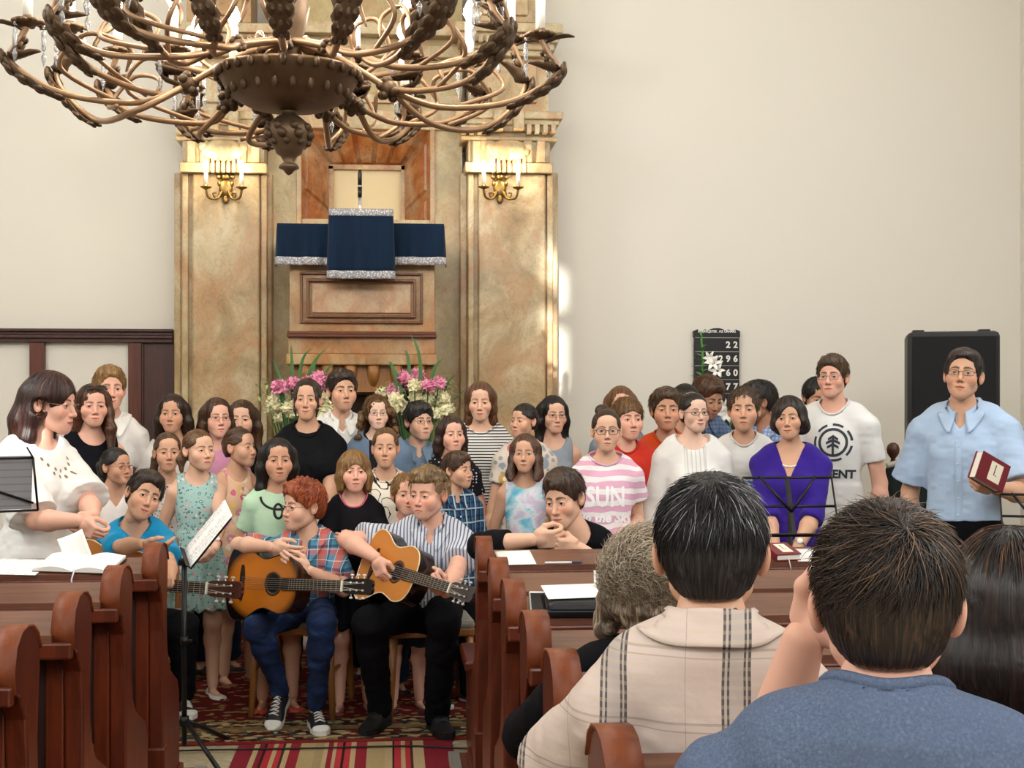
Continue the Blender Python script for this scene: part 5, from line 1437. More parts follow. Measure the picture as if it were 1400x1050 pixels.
def open_book(label, c, w, d, rz):
    rt = thing('open_book', label, 'book', c); rt.rotation_euler = (LR @ Matrix.Rotation(rz, 3, 'Z')).to_euler()
    m = MB(); m.bb(-w / 2 - .004, w / 2 + .004, -d / 2 - .003, d / 2 + .003, 0, .004, 0, .001); m.build('cover', plain('#3a2a24', .6, name='book_cover'), rt)
    for s in (-1, 1):
        def f(u, v, top=1):
            x = u * w / 2; h = .022 * (math.sin(min(1, u * 1.5) * PI * .5) * (1 - .72 * u ** 1.5) + .12) if top else 0
            return (s * x, (v - .5) * d, .004 + h)
        m = MB(); m.grid(lambda u, v: f(u, v), 14, 6); m.grid(lambda u, v: (s * u * w / 2, -d / 2, .004 + f(u, 0)[2] * v - .004 * v), 14, 4); m.grid(lambda u, v: (s * u * w / 2, d / 2, .004 + f(u, 0)[2] * v - .004 * v), 14, 4)
        m.grid(lambda u, v: (s * w / 2, (u - .5) * d, .004 + (f(1, 0)[2] - .004) * v), 4, 2)
        m.build('pages', M_PAGE, rt)
    m = MB(); m.tube([(.012, -d / 2 + .0, .016), (.013, -d / 2 - .012, .008), (.012, -d / 2 - .03, -.012), (.014, -d / 2 - .034, -.04)], .0028, 5, flat=.3); m.build('ribbon', plain('#d9d4dc', .7, name='ribbon'), rt)
    return rt
open_book('open hymn book with white pages lying on the front left pew ledge', on_ledge(110, LROWS[0], .50, .002), .255, .165, R_(-8))
m = MB(); m.tube([(-.065, 0, .004), (.03, 0, .004)], .004, 8); m.tube([(.03, 0, .004), (.06, 0, .004), (.07, 0, .004)], [.0042, .004, .001], 8, 1)
o = m.build('pen', [plain('#e4e6ea', .3, name='pen_white'), plain('#26324e', .3, name='pen_blue')]); o.matrix_world = Matrix.Translation(on_ledge(770, RROWS[0], .02, .002)) @ LR.to_4x4(); tag(o, 'white and blue pen lying at the edge of the front right pew', 'pen')
# black case with papers, phone
c = on_ledge(805, RROWS[2], .35, .0)
cs = thing('document_case', 'black zipped document case on the third right pew ledge under white papers', 'case', c); cs.rotation_euler = (LR @ Matrix.Rotation(R_(-2), 3, 'Z')).to_euler()
m = MB(); m.box((0, 0, .022), (.235, .15, .042), None, 0, .014); m.build('shell', plain('#15161a', .5, name='case_black', vs=120), cs)
m = MB(); m.box((0, -.002, .022), (.237, .152, .005), None, 0, .002); m.build('zip', plain('#2c2d31', .4, name='zip'), cs)
sheet('paper_stack', 'white papers lying on top of the black document case', 'paper', c + LR @ Vector((.0, .02, .046)), .24, .11, M_PAPER, R_(4))
sheet('folded_leaflet', 'folded white leaflet leaning up behind the papers on the black case', 'paper', c + LR @ Vector((.07, .055, .068)), .10, .05, M_PAPER, R_(-6), Euler((R_(40), 0, 0)).to_matrix())
ph = thing('mobile_phone', 'white mobile phone with dark screen lying left of the black case', 'phone', on_ledge(739, RROWS[2], .42, .010)); ph.rotation_euler = (Euler((R_(24), 0, 0)).to_matrix() @ Matrix.Rotation(R_(-3), 3, 'Z')).to_euler()
m = MB(); m.box((0, 0, .005), (.060, .115, .009), None, 0, .004); m.build('case', plain('#e9e9ea', .3, name='phone_white'), ph)
m = MB(); m.box((0, 0, .0098), (.052, .090, .0006)); m.build('screen', plain('#1a1a1e', .12, name='screen'), ph)
# red hymnal on the front right pew
c = on_ledge(1068, RROWS[0], .42, .002)
hy = thing('hymnal', 'dark red hymnal with a white title label lying on the front right pew', 'book', c); hy.rotation_euler = (LR @ Matrix.Rotation(R_(6), 3, 'Z')).to_euler()
M_RED = plain('#6d1622', .45, name='book_red', vs=150)
def closed_book(rt, w, d, h, lab=True, sd=1):
    m = MB(); m.box((0, 0, h - .002), (w, d, .004), None, 0, .0015); m.box((0, 0, .002), (w, d, .004), None, 0, .0015); m.box((sd * (-w / 2 + .002), 0, h / 2), (.005, d, h), None, 0, .002); m.build('cover', M_RED, rt)
    m = MB(); m.bb(-w / 2 + (.003 if sd > 0 else .007), w / 2 - .005, -d / 2 + .004, d / 2 - .004, .003, h - .003); m.build('page_block', M_PAGE, rt)
    if lab:
        m = MB(); m.bb(-w * .14, w * .28, -d * .34, d * .34, h + .0003, h + .001); o = m.build('title_label', plain('#e6ddc8', .7, name='label_paper', var=.03), rt)
        m = MB(); m.bb(w * .02, w * .05, -d * .10, d * .26, h + .001, h + .0015); m.bb(w * .02, w * .14, -d * .12, -d * .10, h + .001, h + .0015); m.build('title_print', plain('#3a2e28', .6, name='print'), o)
closed_book(hy, .095, .14, .026)
m = MB(); m.tube([(0, 0, .012), (-.003, -.075, .010), (.0, -.085, -.01), (.004, -.088, -.035)], .002, 5); m.build('ribbon', plain('#d8cfc8', .7), hy)
sheet('loose_papers', 'pale sheets lying right of the red hymnal on the front pew', 'paper', on_ledge(1108, RROWS[0], .40, .001), .13, .15, plain('#d9d8d8', .8, name='paper_grey', var=.03), R_(-2))
# ------------------------------------------------------------------ music stands
M_STAND = plain('#101012', .4, .3, name='stand_metal')
def tripod(rt, zb, r, a0, h=.34):
    m = MB(); m.tube([(0, 0, zb), (0, 0, .03 + h * .1)], .011, 10); m.build('pole', M_STAND, rt)
    m = MB(); m.tube([(0, 0, zb * .58), (0, 0, zb * .58 + .035)], .017, 10); m.box((.02, 0, zb * .58 + .017), (.025, .012, .012), None, 0, .003); m.tube([(0, 0, h * .42), (0, 0, h * .54)], .019, 10); m.build('collar', M_STAND, rt)
    for k in range(3):
        a = a0 + 2 * PI * k / 3
        m = MB(); m.tube([(0, 0, h * .5), (math.cos(a) * r, math.sin(a) * r, .012)], .010, 8); m.sph((math.cos(a) * r, math.sin(a) * r, .014), .014, 8); m.build('leg', M_STAND, rt)
p = pt(252, 995, 5.45)
ms = thing('music_stand', 'black music stand with a tilted white note sheet in the aisle by the left pews', 'music stand', (p.x, p.y, 0))
zt = CAMH + (HOR - 768) / FPX * 5.45
tripod(ms, zt, .33, R_(-55))
def desk(rt, c, rx, rz, w, d, wire=False):
    R = (Matrix.Rotation(rz, 3, 'Z') @ Matrix.Rotation(rx, 3, 'X')).to_4x4(); M = Matrix.Translation(c) @ R
    m = MB()
    if wire:
        for y in (-d / 2, 0, d / 2): m.tube([(-w / 2, y, 0), (w / 2, y, 0)], .006, 6, flat=.6)
        for s in (-1, 1): m.tube([(s * w / 2, -d / 2, 0), (s * w / 2, d / 2, 0)], .004, 6); m.tube([(0, -d * .1, .004), (s * w * .32, d * .52, .004)], .006, 6)
        m.box((0, 0, -.004), (.020, d, .012), None, 0, .003); m.tube([(-w / 2, -d / 2, 0), (-w / 2, -d / 2, .03)], .004, 6); m.tube([(w / 2, -d / 2, 0), (w / 2, -d / 2, .03)], .004, 6); m.box((0, -d / 2, .01), (w * .8, .004, .022))
    else:
        m.bb(-w / 2, w / 2, -d / 2, d / 2, -.004, 0, 0, .001); m.bb(-w / 2, w / 2, -d / 2, -d / 2 + .004, 0, .03)
    o = m.build('desk', M_STAND, rt); o.matrix_local = M
    return M
a = pt(256, 764, 5.44); b = pt(310, 697, 5.44); mid = (a + b) / 2
def frame_from(x, y): 
    x = Vector(x).normalized(); y = Vector(y); y = (y - x * y.dot(x)).normalized(); z = x.cross(y)
    return Matrix(((x.x, y.x, z.x), (x.y, y.y, z.y), (x.z, y.z, z.z)))
RS = frame_from(b - a, (-.095, .18, .0))
lm_ = ms.matrix_basis.inverted() if False else Matrix.Translation(-Vector(ms.location))
m = MB(); w_ = (b - a).length
m.bb(-w_ / 2, w_ / 2, -.10, .10, -.006, -.002); m.bb(-w_ / 2 - .002, -w_ / 2 + .002, -.10, .10, -.006, .022); o = m.build('desk', M_STAND, ms); o.matrix_local = lm_ @ Matrix.Translation(mid) @ RS.to_4x4()
m = MB(); m.tube([(0, 0, zt - .01), Vector(lm_ @ mid) + Vector((0, .02, -.01))], .010, 8); m.box((0, 0, zt), (.05, .03, .03), None, 0, .006); m.build('tilt_joint', M_STAND, ms)
sheet('note_sheet', 'long white note sheet resting on the tilted stand in front of the floral dress', 'paper', mid + RS @ Vector((.008, .0, .0)), w_ * 1.04, .19, M_NOTES, 0, RS)
# stand at the left edge, seen from behind
c = pt(6, 664, 4.22)
ms2 = thing('music_stand', 'grey music stand with a sheet, cut by the picture edge beside the woman in white', 'music stand', (c.x - .08, c.y + .05, PZ))
tripod(ms2, c.z - PZ - .02, .22, R_(20))
M2 = Matrix.Translation(Vector((.08, -.05, c.z - PZ))) @ (Matrix.Rotation(R_(24), 3, 'Z') @ Matrix.Rotation(R_(100), 3, 'X')).to_4x4()
m = MB(); m.tube([(-.16, -.085, 0), (.105, -.085, 0)], .004, 6); m.tube([(.105, -.085, 0), (.085, .09, 0)], .004, 6); m.tube([(-.16, .09, 0), (.085, .09, 0)], .003, 6); m.tube([(.085, .09, 0), (.065, .125, 0)], .003, 6); m.tube([(-.14, .03, .002), (.09, -.06, .002)], .004, 6)
o = m.build('desk', M_STAND, ms2); o.matrix_local = M2
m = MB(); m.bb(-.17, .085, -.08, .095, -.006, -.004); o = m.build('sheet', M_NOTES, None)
g = NT('note_paper_shade'); v = g.coord(); Y = g.sep(v)[1]  # shade on the white sheet is put into its grey colour
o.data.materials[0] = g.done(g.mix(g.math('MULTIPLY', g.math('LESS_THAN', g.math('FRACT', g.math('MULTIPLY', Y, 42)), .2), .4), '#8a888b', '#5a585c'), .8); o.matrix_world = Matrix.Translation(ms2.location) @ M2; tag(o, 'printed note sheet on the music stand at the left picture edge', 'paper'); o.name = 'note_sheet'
# wire stand in front of the woman in purple
c = pt(1080, 692, 5.42)
ms3 = thing('music_stand', 'black wire music stand in front of the woman in the purple top', 'music stand', (c.x, c.y, 0))
tripod(ms3, c.z - .02, .26, R_(10)); desk(ms3, Vector((.0, -.01, c.z)), R_(64), R_(-2), .374, .255, True)
c = pt(1412, 706, 5.6)
ms4 = thing('music_stand', 'folded black wire stand beside the man in the light blue shirt, cut by the edge', 'music stand', (c.x, c.y, 0))
tripod(ms4, c.z - .02, .26, R_(40)); desk(ms4, Vector((.0, -.01, c.z)), R_(64), R_(-18), .26, .20, True)
# ------------------------------------------------------------------ chairs
M_CHW = wood('chair_wood', '#7a4a22', '#9a632f', '#b27c44', .4); M_SEAT = plain('#8d877c', .9, name='seat_cloth', vs=90, bump=.2)
def chair(label, loc, rz):
    rt = thing('wooden_chair', label, 'chair', loc, rz, 'wooden chairs of the guitar players')
    m = MB(); m.bb(-.20, .20, -.20, .20, .385, .425, 0, .008); m.build('seat_frame', M_CHW, rt)
    m = MB(); m.box((0, -.005, .440), (.40, .40, .045), None, 0, .018); m.build('cushion', M_SEAT, rt)
    for s in (-1, 1):
        m = MB(); m.tube([(s * .175, -.175, .40), (s * .185, -.185, .2), (s * .195, -.195, .0)], [.020, .018, .014], 8); m.build('leg', M_CHW, rt)
        m = MB(); m.tube(bez([(s * .18, .24, .0), (s * .175, .20, .25), (s * .175, .185, .43), (s * .175, .21, .62), (s * .17, .25, .80)], 6), .018, 8); m.build('leg', M_CHW, rt)
        m = MB(); m.tube([(s * .19, -.185, .22), (s * .178, .20, .22)], .010, 6); m.build('stretcher', M_CHW, rt)
    m = MB()
    for (z, hh) in ((.74, .11), (.58, .05)):
        yy = .215 + (z - .6) * .17
        m.grid(lambda u, v: (-.175 + .35 * u, yy + .028 * math.sin(PI * u) + .0, z - hh / 2 + hh * v), 10, 2)
    o = m.build('back_rail', M_CHW, rt); sd = o.modifiers.new('t', 'SOLIDIFY'); sd.thickness = .018
    return rt
# ------------------------------------------------------------------ guitars
def guitar(label, top, side, head, dark_edge, origin, xdir, nrm, sc=1.0):
    """origin: sound hole centre; xdir towards the head; nrm: outwards from the top"""
    x = Vector(xdir).normalized(); n = Vector(nrm); n = (n - x * n.dot(x)).normalized(); y = n.cross(x)
    rt = thing('acoustic_guitar', label, 'guitar', origin)
    R = Matrix(((x.x, y.x, n.x), (x.y, y.y, n.y), (x.z, y.z, n.z)))
    rt.rotation_euler = R.to_euler(); rt.scale = (sc, sc, sc)
    # outline, x from the heel (+.155) to the tail (-.325)
    xs = [.155, .145, .11, .05, -.01, -.06, -.11, -.17, -.23, -.28, -.312, -.325]
    hw = [0, .075, .122, .138, .125, .116, .130, .165, .182, .165, .105, 0]
    up = bez([(a, b, 0) for a, b in zip(xs, hw)], 5)
    out = [(p.x, max(p.y, 0)) for p in up] + [(p.x, -max(p.y, 0)) for p in up[::-1][1:-1]]
    gm = NT('guitar_top'); v = gm.coord()
    ln = gm.n('ShaderNodeVectorMath', {'operation': 'LENGTH'}, i0=gm.n('ShaderNodeVectorMath', {'operation': 'MULTIPLY'}, i0=gm.n('ShaderNodeVectorMath', {'operation': 'ADD'}, i0=v, i1=(.08, 0, 0)).outputs[0], i1=(.75, 1.05, 0)).outputs[0]).outputs['Value']
    gr = gm.noise(gm.coord((1.5, 60, 1)), 3, 3).outputs[0]
    base = gm.mix(gm.math('MULTIPLY', gr, .5), top, tuple(q * .7 for q in lin(top)))
    if dark_edge: base = gm.mix(gm.ramp(ln, [(.10, '#000000'), (.155, '#888888'), (.19, '#ffffff')]), base, dark_edge)
    mt = gm.done(base, .2, 0, .5)
    m = MB(); m.prism(out, -.003, .002, 'z', 0); m.build('top', mt, rt)
    m = MB(); k = len(out); V = [(a, b, -.001) for a, b in out] + [(a, b, -.095) for a, b in out]
    m.add(V, [(i, (i + 1) % k, k + (i + 1) % k, k + i) for i in range(k)] + [tuple(range(k, 2 * k))]); m.build('sides', plain(side, .2, name='guitar_side', vs=12), rt)
    m = MB(); m.tube([(a, b, .001) for a, b in out + out[:1]], .003, 5); m.build('binding', plain('#e2d2b0' if not dark_edge else '#1a0f0a', .4, name='binding'), rt)
    m = MB(); m.lathe([(0, .0025), (.043, .0025)], n=28); m.build('sound_hole', plain('#0a0706', .9, name='hole'), rt)
    m = MB(); m.lathe([(.044, .0022), (.044, .0034), (.058, .0034), (.058, .0022)], n=32); m.build('rosette', plain('#4a3320', .4, name='rosette', var=.6, vs=260), rt)
    m = MB(); m.prism([(-.215, .085), (-.205, .085), (-.195, .04), (-.195, -.04), (-.205, -.085), (-.215, -.085), (-.222, -.04), (-.222, .04)], .002, .010, 'z'); m.build('bridge', plain('#24140c', .4, name='bridge'), rt)
    m = MB(); m.prism([(.06, .030), (.445, .0245), (.445, -.0245), (.06, -.030)], .002, .009, 'z'); fb = m.build('fretboard', plain('#1c110c', .4, name='fretboard'), rt)
    m = MB()
    for i in range(14):
        xx = .445 - .60 * (1 - 2 ** (-(i + 1) / 12.0)); m.bb(xx - .0009, xx + .0009, -.026, .026, .009, .0102)
    m.build('frets', plain('#c0b8a0', .3, .8, name='fret'), fb)
    m = MB(); m.grid(lambda u, v: (.10 + .35 * u, -.026 + .052 * v, .002 - (.030 - .008 * u) * math.sin(PI * v) ** .6), 8, 10); m.build('neck', plain('#5a341c', .3, name='neck'), rt)
    m = MB(); m.bb(.441, .449, -.025, .025, .002, .013, 0, .001); m.build('nut', plain('#efe8d4', .4, name='bone'), rt)
    H = [(.445, .025), (.470, .034), (.60, .037), (.618, .030), (.625, .012), (.620, .0), (.625, -.012), (.618, -.030), (.60, -.037), (.470, -.034), (.445, -.025)]
    m = MB(); m.prism([(a, b) for a, b in H], -.014, .004, 'z'); hd = m.build('headstock', plain(head, .25, name='headstock'), rt)
    m = MB()
    for s in (-1, 1): m.bb(.485, .585, s * .017 - .005, s * .017 + .005, .002, .0046, 0, .001)
    m.build('slots', plain('#0d0806', .7, name='slot'), hd)
    for s in (-1, 1):
        for j in range(3):
            xx = .497 + j * .037
            m = MB(); m.tube([(xx, s * .012, -.001), (xx, s * .046, -.001)], .003, 6); m.tube([(xx, s * .017, .0), (xx, s * .017, .010)], .0045, 8); m.box((xx, s * .051, -.001), (.016, .010, .012), None, 0, .004); m.build('tuning_peg', plain('#d9d5cc', .3, .3, name='peg'), hd)
    for j in range(6):
        yy = -.021 + j * .0084; y2 = (-1 if j < 3 else 1) * .017; xx = .497 + (j if j < 3 else 5 - j) * .037
        m = MB(); m.tube([(-.208, yy * 1.25, .012), (.445, yy, .0125), (xx, y2, .009)], .0009, 4); m.build('string', plain('#d6d2c4', .3, .6, name='string'), rt)
    return rt
# ------------------------------------------------------------------ flowers
M_LEAF = plain('#2f5a2a', .5, name='leaf', var=.35, vs=14); M_BLADE = plain('#3d6a35', .45, name='blade', var=.3, vs=9)
M_PINK = plain('#e695b2', .7, name='carnation', var=.25, vs=60); M_CREAM = plain('#e9e2b8', .7, name='rose_cream', var=.12, vs=50); M_LILY = plain('#f0eee6', .6, name='lily_white', var=.06)
def blossom(m, c, r, rs, petals=22, flat=.7, mi=0):
    c = Vector(c)
    for i in range(petals):
        k = (i + .5) / petals; th = math.acos(1 - 1.15 * k); ph = i * 2.399
        d = Vector((math.sin(th) * math.cos(ph), math.sin(th) * math.sin(ph), math.cos(th) * flat))
        M = d.to_track_quat('Z', 'Y').to_matrix() @ Matrix.Rotation(rs.uniform(0, 6), 3, 'Z')
        q = c + d * r * .62
        V = []
        for a in range(7):
            for b_ in range(4):
                u = (a / 6 - .5) * 2; v = b_ / 3
                w = r * .50 * math.sin(PI * (.15 + .80 * v))
                V.append(q + M @ Vector((u * w, (v - .5) * r * .2, (v - .35) * r * .62 + r * .10 * rs.uniform(-1, 1) - .2 * r * u * u)))
        m.add(V, [(a * 4 + b_, (a + 1) * 4 + b_, (a + 1) * 4 + b_ + 1, a * 4 + b_ + 1) for a in range(6) for b_ in range(3)], mi)
    m.sph(c, r * (.55 if flat < .9 else .68), 8, mi)
def blade(m, P, w, mi=0):
    P = bez(P, 8); k = len(P)
    V = []
    for i, p in enumerate(P):
        t = i / (k - 1); ww = w * math.sin(PI * min(1, .12 + t * .9)) ** .7 * (1 - t * .3)
        V += [p + Vector((-ww, 0, 0)), p + Vector((0, -ww * .35, 0)), p + Vector((ww, 0, 0))]
    m.add(V, [(i * 3 + j, i * 3 + j + 1, i * 3 + j + 4, i * 3 + j + 3) for i in range(k - 1) for j in range(2)], mi)
def leaf(m, c, d, L, w, rs, mi=0):
    d = Vector(d).normalized(); s = d.cross(Vector((0, 0, 1)));  s = s.normalized() if s.length > .01 else Vector((1, 0, 0)); n = s.cross(d)
    V = []
    for i in range(6):
        t = i / 5; ww = w * math.sin(PI * (t * .94 + .03)) ** .8; p = Vector(c) + d * L * t - Vector((0, 0, 1)) * L * .25 * t * t
        V += [p - s * ww + n * ww * .25, p, p + s * ww + n * ww * .25]
    m.add(V, [(i * 3 + j, i * 3 + j + 1, i * 3 + j + 4, i * 3 + j + 3) for i in range(5) for j in range(2)], mi)
def arrangement(label, cx, D, pinks, creams, blades, sprigs, seed, zbase=.62):
    rs = random.Random(seed); p = pt(cx, 620, D)
    rt = thing('flower_arrangement', label, 'flowers', (p.x, p.y, 0)); L0 = Vector(rt.location)
    m = MB(); m.lathe([(.0, 0), (.15, 0), (.15, .03), (.05, .06), (.045, zbase - .08), (.12, zbase - .03), (.12, zbase), (0, zbase)], n=20); m.build('pedestal', plain('#e2ddd0', .6, name='pedestal'), rt)
    m = MB(); m.lathe([(.0, zbase), (.06, zbase), (.085, zbase + .10), (.07, zbase + .24), (.085, zbase + .30), (.08, zbase + .30), (.06, zbase + .2), (0, zbase + .1)], n=20); m.build('vase', plain('#e9e7e0', .25, name='vase_white'), rt)
    top = Vector((0, 0, zbase + .28)); st = MB()
    def loc(px, py, dd=0): return pt(px, py, D + dd) - L0
    for name, lst, mat, r in (('pink_carnation', pinks, M_PINK, .060), ('cream_rose', creams, M_CREAM, .054)):
        for (px, py) in lst:
            q = loc(px, py, rs.uniform(-.12, .1)); m = MB(); blossom(m, (0, 0, 0), r * rs.uniform(.85, 1.15), rs, 34 if name == 'pink_carnation' else 22, .8 if name == 'pink_carnation' else 1.0)
            t = Vector((q.x * .5, -.6, .75)).normalized(); o = m.build(name, mat, rt, fix=False); o.matrix_local = Matrix.Translation(q) @ t.to_track_quat('Z', 'Y').to_matrix().to_4x4()
            st.tube(bez([top, top.lerp(q, .55) + Vector((q.x * .1, 0, .02)), q], 5), .0045, 5)
    for i in range(46):
        a = rs.uniform(0, 2 * PI); c = top + Vector((math.cos(a) * rs.uniform(.02, .24), math.sin(a) * rs.uniform(0, .12) - .02, rs.uniform(-.05, .32)))
        leaf(st, c, (math.cos(a), math.sin(a) * .6 - .3, rs.uniform(.1, .9)), rs.uniform(.09, .17), rs.uniform(.018, .034), rs)
    st.build('leaves', M_LEAF, rt, fix=False)
    m = MB()
    for P in blades: blade(m, [top] + [loc(*q) for q in P], .013)
    m.build('grass_blades', M_BLADE, rt, fix=False)
    m = MB()
    for (px, py) in sprigs:
        q = loc(px, py); st2 = bez([top, top.lerp(q, .6) + Vector((0, 0, .05)), q], 5); m.tube(st2, .002, 4)
        for k in range(5): leaf(m, q + Vector((rs.uniform(-.03, .03), 0, rs.uniform(-.04, .02))), (rs.uniform(-1, 1), -.3, rs.uniform(-.3, .6)), .035, .008, rs)
    m.build('sprigs', plain('#a3ae6c', .6, name='sprig', var=.2), rt, fix=False)
    return rt
arrangement('flower arrangement with pink carnations left of the boy in the white collar', 405, 8.0,
            [(382, 530), (401, 526), (420, 524), (436, 519), (446, 528), (412, 540)], [(374, 548), (378, 556), (395, 558), (399, 566), (370, 558), (397, 544), (444, 545), (449, 560), (441, 570), (430, 552), (383, 572), (452, 545)],
            [((420, 520), (450, 472)), ((410, 510), (428, 475)), ((385, 530), (372, 490)), ((440, 520), (468, 496)), ((400, 520), (398, 470)), ((425, 520), (440, 480))], [(356, 525), (366, 535), (352, 540), (362, 520)], 3)
arrangement('flower arrangement with pink carnations beside the tall girl in stripes', 568, 8.0,
            [(553, 518), (570, 514), (558, 529), (586, 528), (539, 534), (600, 524)], [(567, 528), (577, 533), (541, 548), (548, 556), (568, 544), (585, 547), (600, 552), (607, 544), (597, 533), (524, 538), (594, 566), (556, 562), (610, 560), (536, 560)],
            [((560, 510), (554, 478)), ((605, 540), (617, 517), (622, 512)), ((600, 560), (622, 545), (636, 532)), ((545, 520), (520, 500)), ((590, 520), (606, 490)), ((540, 515), (530, 495)), ((575, 505), (560, 455))], [(617, 522), (612, 535), (520, 535), (530, 525), (620, 530)], 5)
def lilies(label, cx, D):
    rs = random.Random(8); p = pt(cx, 620, D); rt = thing('lily_vase', label, 'flowers', (p.x, p.y, 0)); L0 = Vector(rt.location)
    def loc(px, py, dd=0): return pt(px, py, D + dd) - L0
    zb = .55
    m = MB(); m.lathe([(0, 0), (.16, 0), (.16, .03), (.05, .06), (.05, zb - .05), (.14, zb - .02), (.14, zb), (0, zb)], n=18); m.build('pedestal', plain('#5a3a22', .5, name='pedestal_wood'), rt)
    m = MB(); m.lathe([(0, zb), (.06, zb), (.09, zb + .12), (.06, zb + .26), (.075, zb + .30), (.06, zb + .29), (0, zb + .1)], n=18); m.build('vase', plain('#dfe2e0', .2, name='vase_pale'), rt)
    top = Vector((0, 0, zb + .27))
    for (P, n) in (([(958, 540), (961, 500), (958, 453)], 22), ([(975, 550), (976, 505)], 8), ([(985, 590), (986, 565)], 8), ([(1000, 575), (1006, 560)], 6)):
        pts = bez([top] + [loc(*q) for q in P], 8); m = MB(); m.tube(pts, [.007] * (len(pts) - 1) + [.004], 6)
        for i in range(n):
            q = pts[int(len(pts) * (.35 + .62 * i / n)) % len(pts)]; a = i * 2.4; leaf(m, q, (math.cos(a), math.sin(a) * .7, .45), .085 if i < n * .7 else .05, .016, rs)
        m.build('stem', plain('#4f8a3a', .5, name='lily_stem', var=.3, vs=12), rt, fix=False)
    for (px, py, r) in ((975, 497, .062), (981, 507, .055), (971, 489, .05), (984, 557, .075), (990, 566, .07), (982, 572, .06)):
        q = loc(px, py, -.05); m = MB(); ax = Vector((rs.uniform(-.6, .8), -1, rs.uniform(-.3, .4))).normalized(); M = ax.to_track_quat('Z', 'Y').to_matrix()
        for k in range(6):
            a = 2 * PI * k / 6; V = []
            for i in range(7):
                t = i / 6; ww = r * .20 * math.sin(PI * (.06 + .92 * t)); rr = r * (.12 + .85 * t ** 1.3); zz = r * (.9 * t - .75 * t ** 3)
                for u in (-1, 0, 1): V.append(q + M @ (Matrix.Rotation(a, 3, 'Z') @ Vector((rr, u * ww, zz - (.12 * r if u == 0 else 0) * (1 - t)))))
            m.add(V, [(i * 3 + j, i * 3 + j + 1, i * 3 + j + 4, i * 3 + j + 3) for i in range(6) for j in range(2)])
        m.build('lily', M_LILY, rt, fix=False)
lilies('tall white lilies with green stems in front of the hymn board', 972, 8.55)
# ------------------------------------------------------------------ carved chair with ball knobs by the loudspeaker
p = pt(1221, 640, 7.3)
cc = thing('carved_armchair', 'dark green chair with wooden ball knobs behind the man in light blue', 'chair', (p.x, p.y, 0), R_(-8))
zc = CAMH + (HOR - 632) / FPX * 7.3
M_DKW = wood('armchair_wood', '#2c140b', '#4a2412', '#64361d', .35); M_GRN = plain('#14201f', .8, name='green_velvet', vs=20)
for s in (0, 1):
    x = s * .52
    m = MB(); m.lathe([(0, 0), (.022, 0), (.022, zc - .02), (.016, zc + .0), (.012, zc + .02), (.02, zc + .03), (.033, zc + .05), (.036, zc + .072), (.03, zc + .095), (.014, zc + .108), (0, zc + .11)], (x, 0, 0), 14); m.build('post', M_DKW, cc)
    m = MB(); m.tube([(x, -.5, 0), (x, -.5, .66)], .022, 8); m.tube([(x, -.52, .66), (x, 0, .68)], .022, 8); m.build('arm', M_DKW, cc)
m = MB(); m.box((.26, .0, zc - .3), (.60, .07, .58), None, 0, .03); m.build('back_pad', M_GRN, cc)
m = MB(); m.tube(bez([(-.04, -.02, zc - .02), (.08, -.03, zc + .012), (.26, -.03, zc + .02), (.44, -.03, zc + .012), (.55, -.02, zc - .02)], 6), .016, 8); m.build('top_rail', plain('#b9b4a8', .6, name='rail_cloth'), cc)
m = MB(); m.box((.26, -.26, .44), (.56, .52, .10), None, 0, .03); m.build('seat', M_GRN, cc)
# ------------------------------------------------------------------ chandelier
M_BRZ = plain('#6a5540', .45, .6, name='bronze', var=.3, vs=22); M_BRZL = plain('#97795c', .42, .5, name='bronze_arm', var=.2, vs=18); M_BRZD = plain('#55422f', .5, .45, name='bronze_leaf', var=.35, vs=16)
DC = 4.75; pc = pt(395, 100, DC)
ch = thing('chandelier', 'big bronze candle chandelier with crystal drops hanging over the aisle', 'chandelier', (pc.x, pc.y, 0)); ZR = pc.z
U = DC / FPX                      # metres per pixel at the chandelier
def zpx(py): return CAMH + (HOR - py) * U
m = MB(); R0 = 99 * U
m.lathe([(.0, zpx(152)), (.055, zpx(150)), (R0 * .55, zpx(146)), (R0 * .82, zpx(132)), (R0 * .93, zpx(112)), (R0, zpx(103)), (R0 * 1.0, zpx(99)), (R0 * .96, zpx(98)), (R0 * .9, zpx(104)), (0, zpx(110))], n=40); m.build('bowl', M_BRZ, ch)
m = MB()
for k in range(28):
    a = 2 * PI * k / 28; m.sph((math.cos(a) * R0 * .985, math.sin(a) * R0 * .985, zpx(106)), .026, 6, 0, (.5, .5, .75))
for k in range(22):
    a = 2 * PI * k / 22; m.sph((math.cos(a) * R0 * .83, math.sin(a) * R0 * .83, zpx(130)), .028, 6, 0, (.45, .45, .8))
m.build('rim_leaves', M_BRZD, ch)
m = MB(); m.lathe([(.03, zpx(152)), (.024, zpx(156)), (.045, zpx(161)), (.072, zpx(170)), (.080, zpx(182)), (.070, zpx(196)), (.050, zpx(205)), (.046, zpx(210)), (.030, zpx(214)), (.018, zpx(222)), (.034, zpx(226)), (.037, zpx(230)), (.020, zpx(233)), (.010, zpx(238)), (0, zpx(240))], n=26); m.build('finial', M_BRZ, ch)
m = MB()
for k in range(8):
    a = 2 * PI * k / 8
    for (rr, py, s) in ((.074, 176, .016), (.078, 186, .018), (.068, 196, .014)): m.sph((math.cos(a + py * .1) * rr, math.sin(a + py * .1) * rr, zpx(py)), s, 6)
m.build('finial_ornament', M_BRZD, ch)
m = MB(); m.lathe([(.03, zpx(108)), (.04, zpx(90)), (.03, zpx(70)), (.06, zpx(40)), (.075, zpx(10)), (.04, zpx(-30)), (.03, zpx(-120)), (.06, zpx(-150)), (.02, zpx(-170)), (.014, 6.98)], n=20); m.build('stem', M_BRZD, ch)
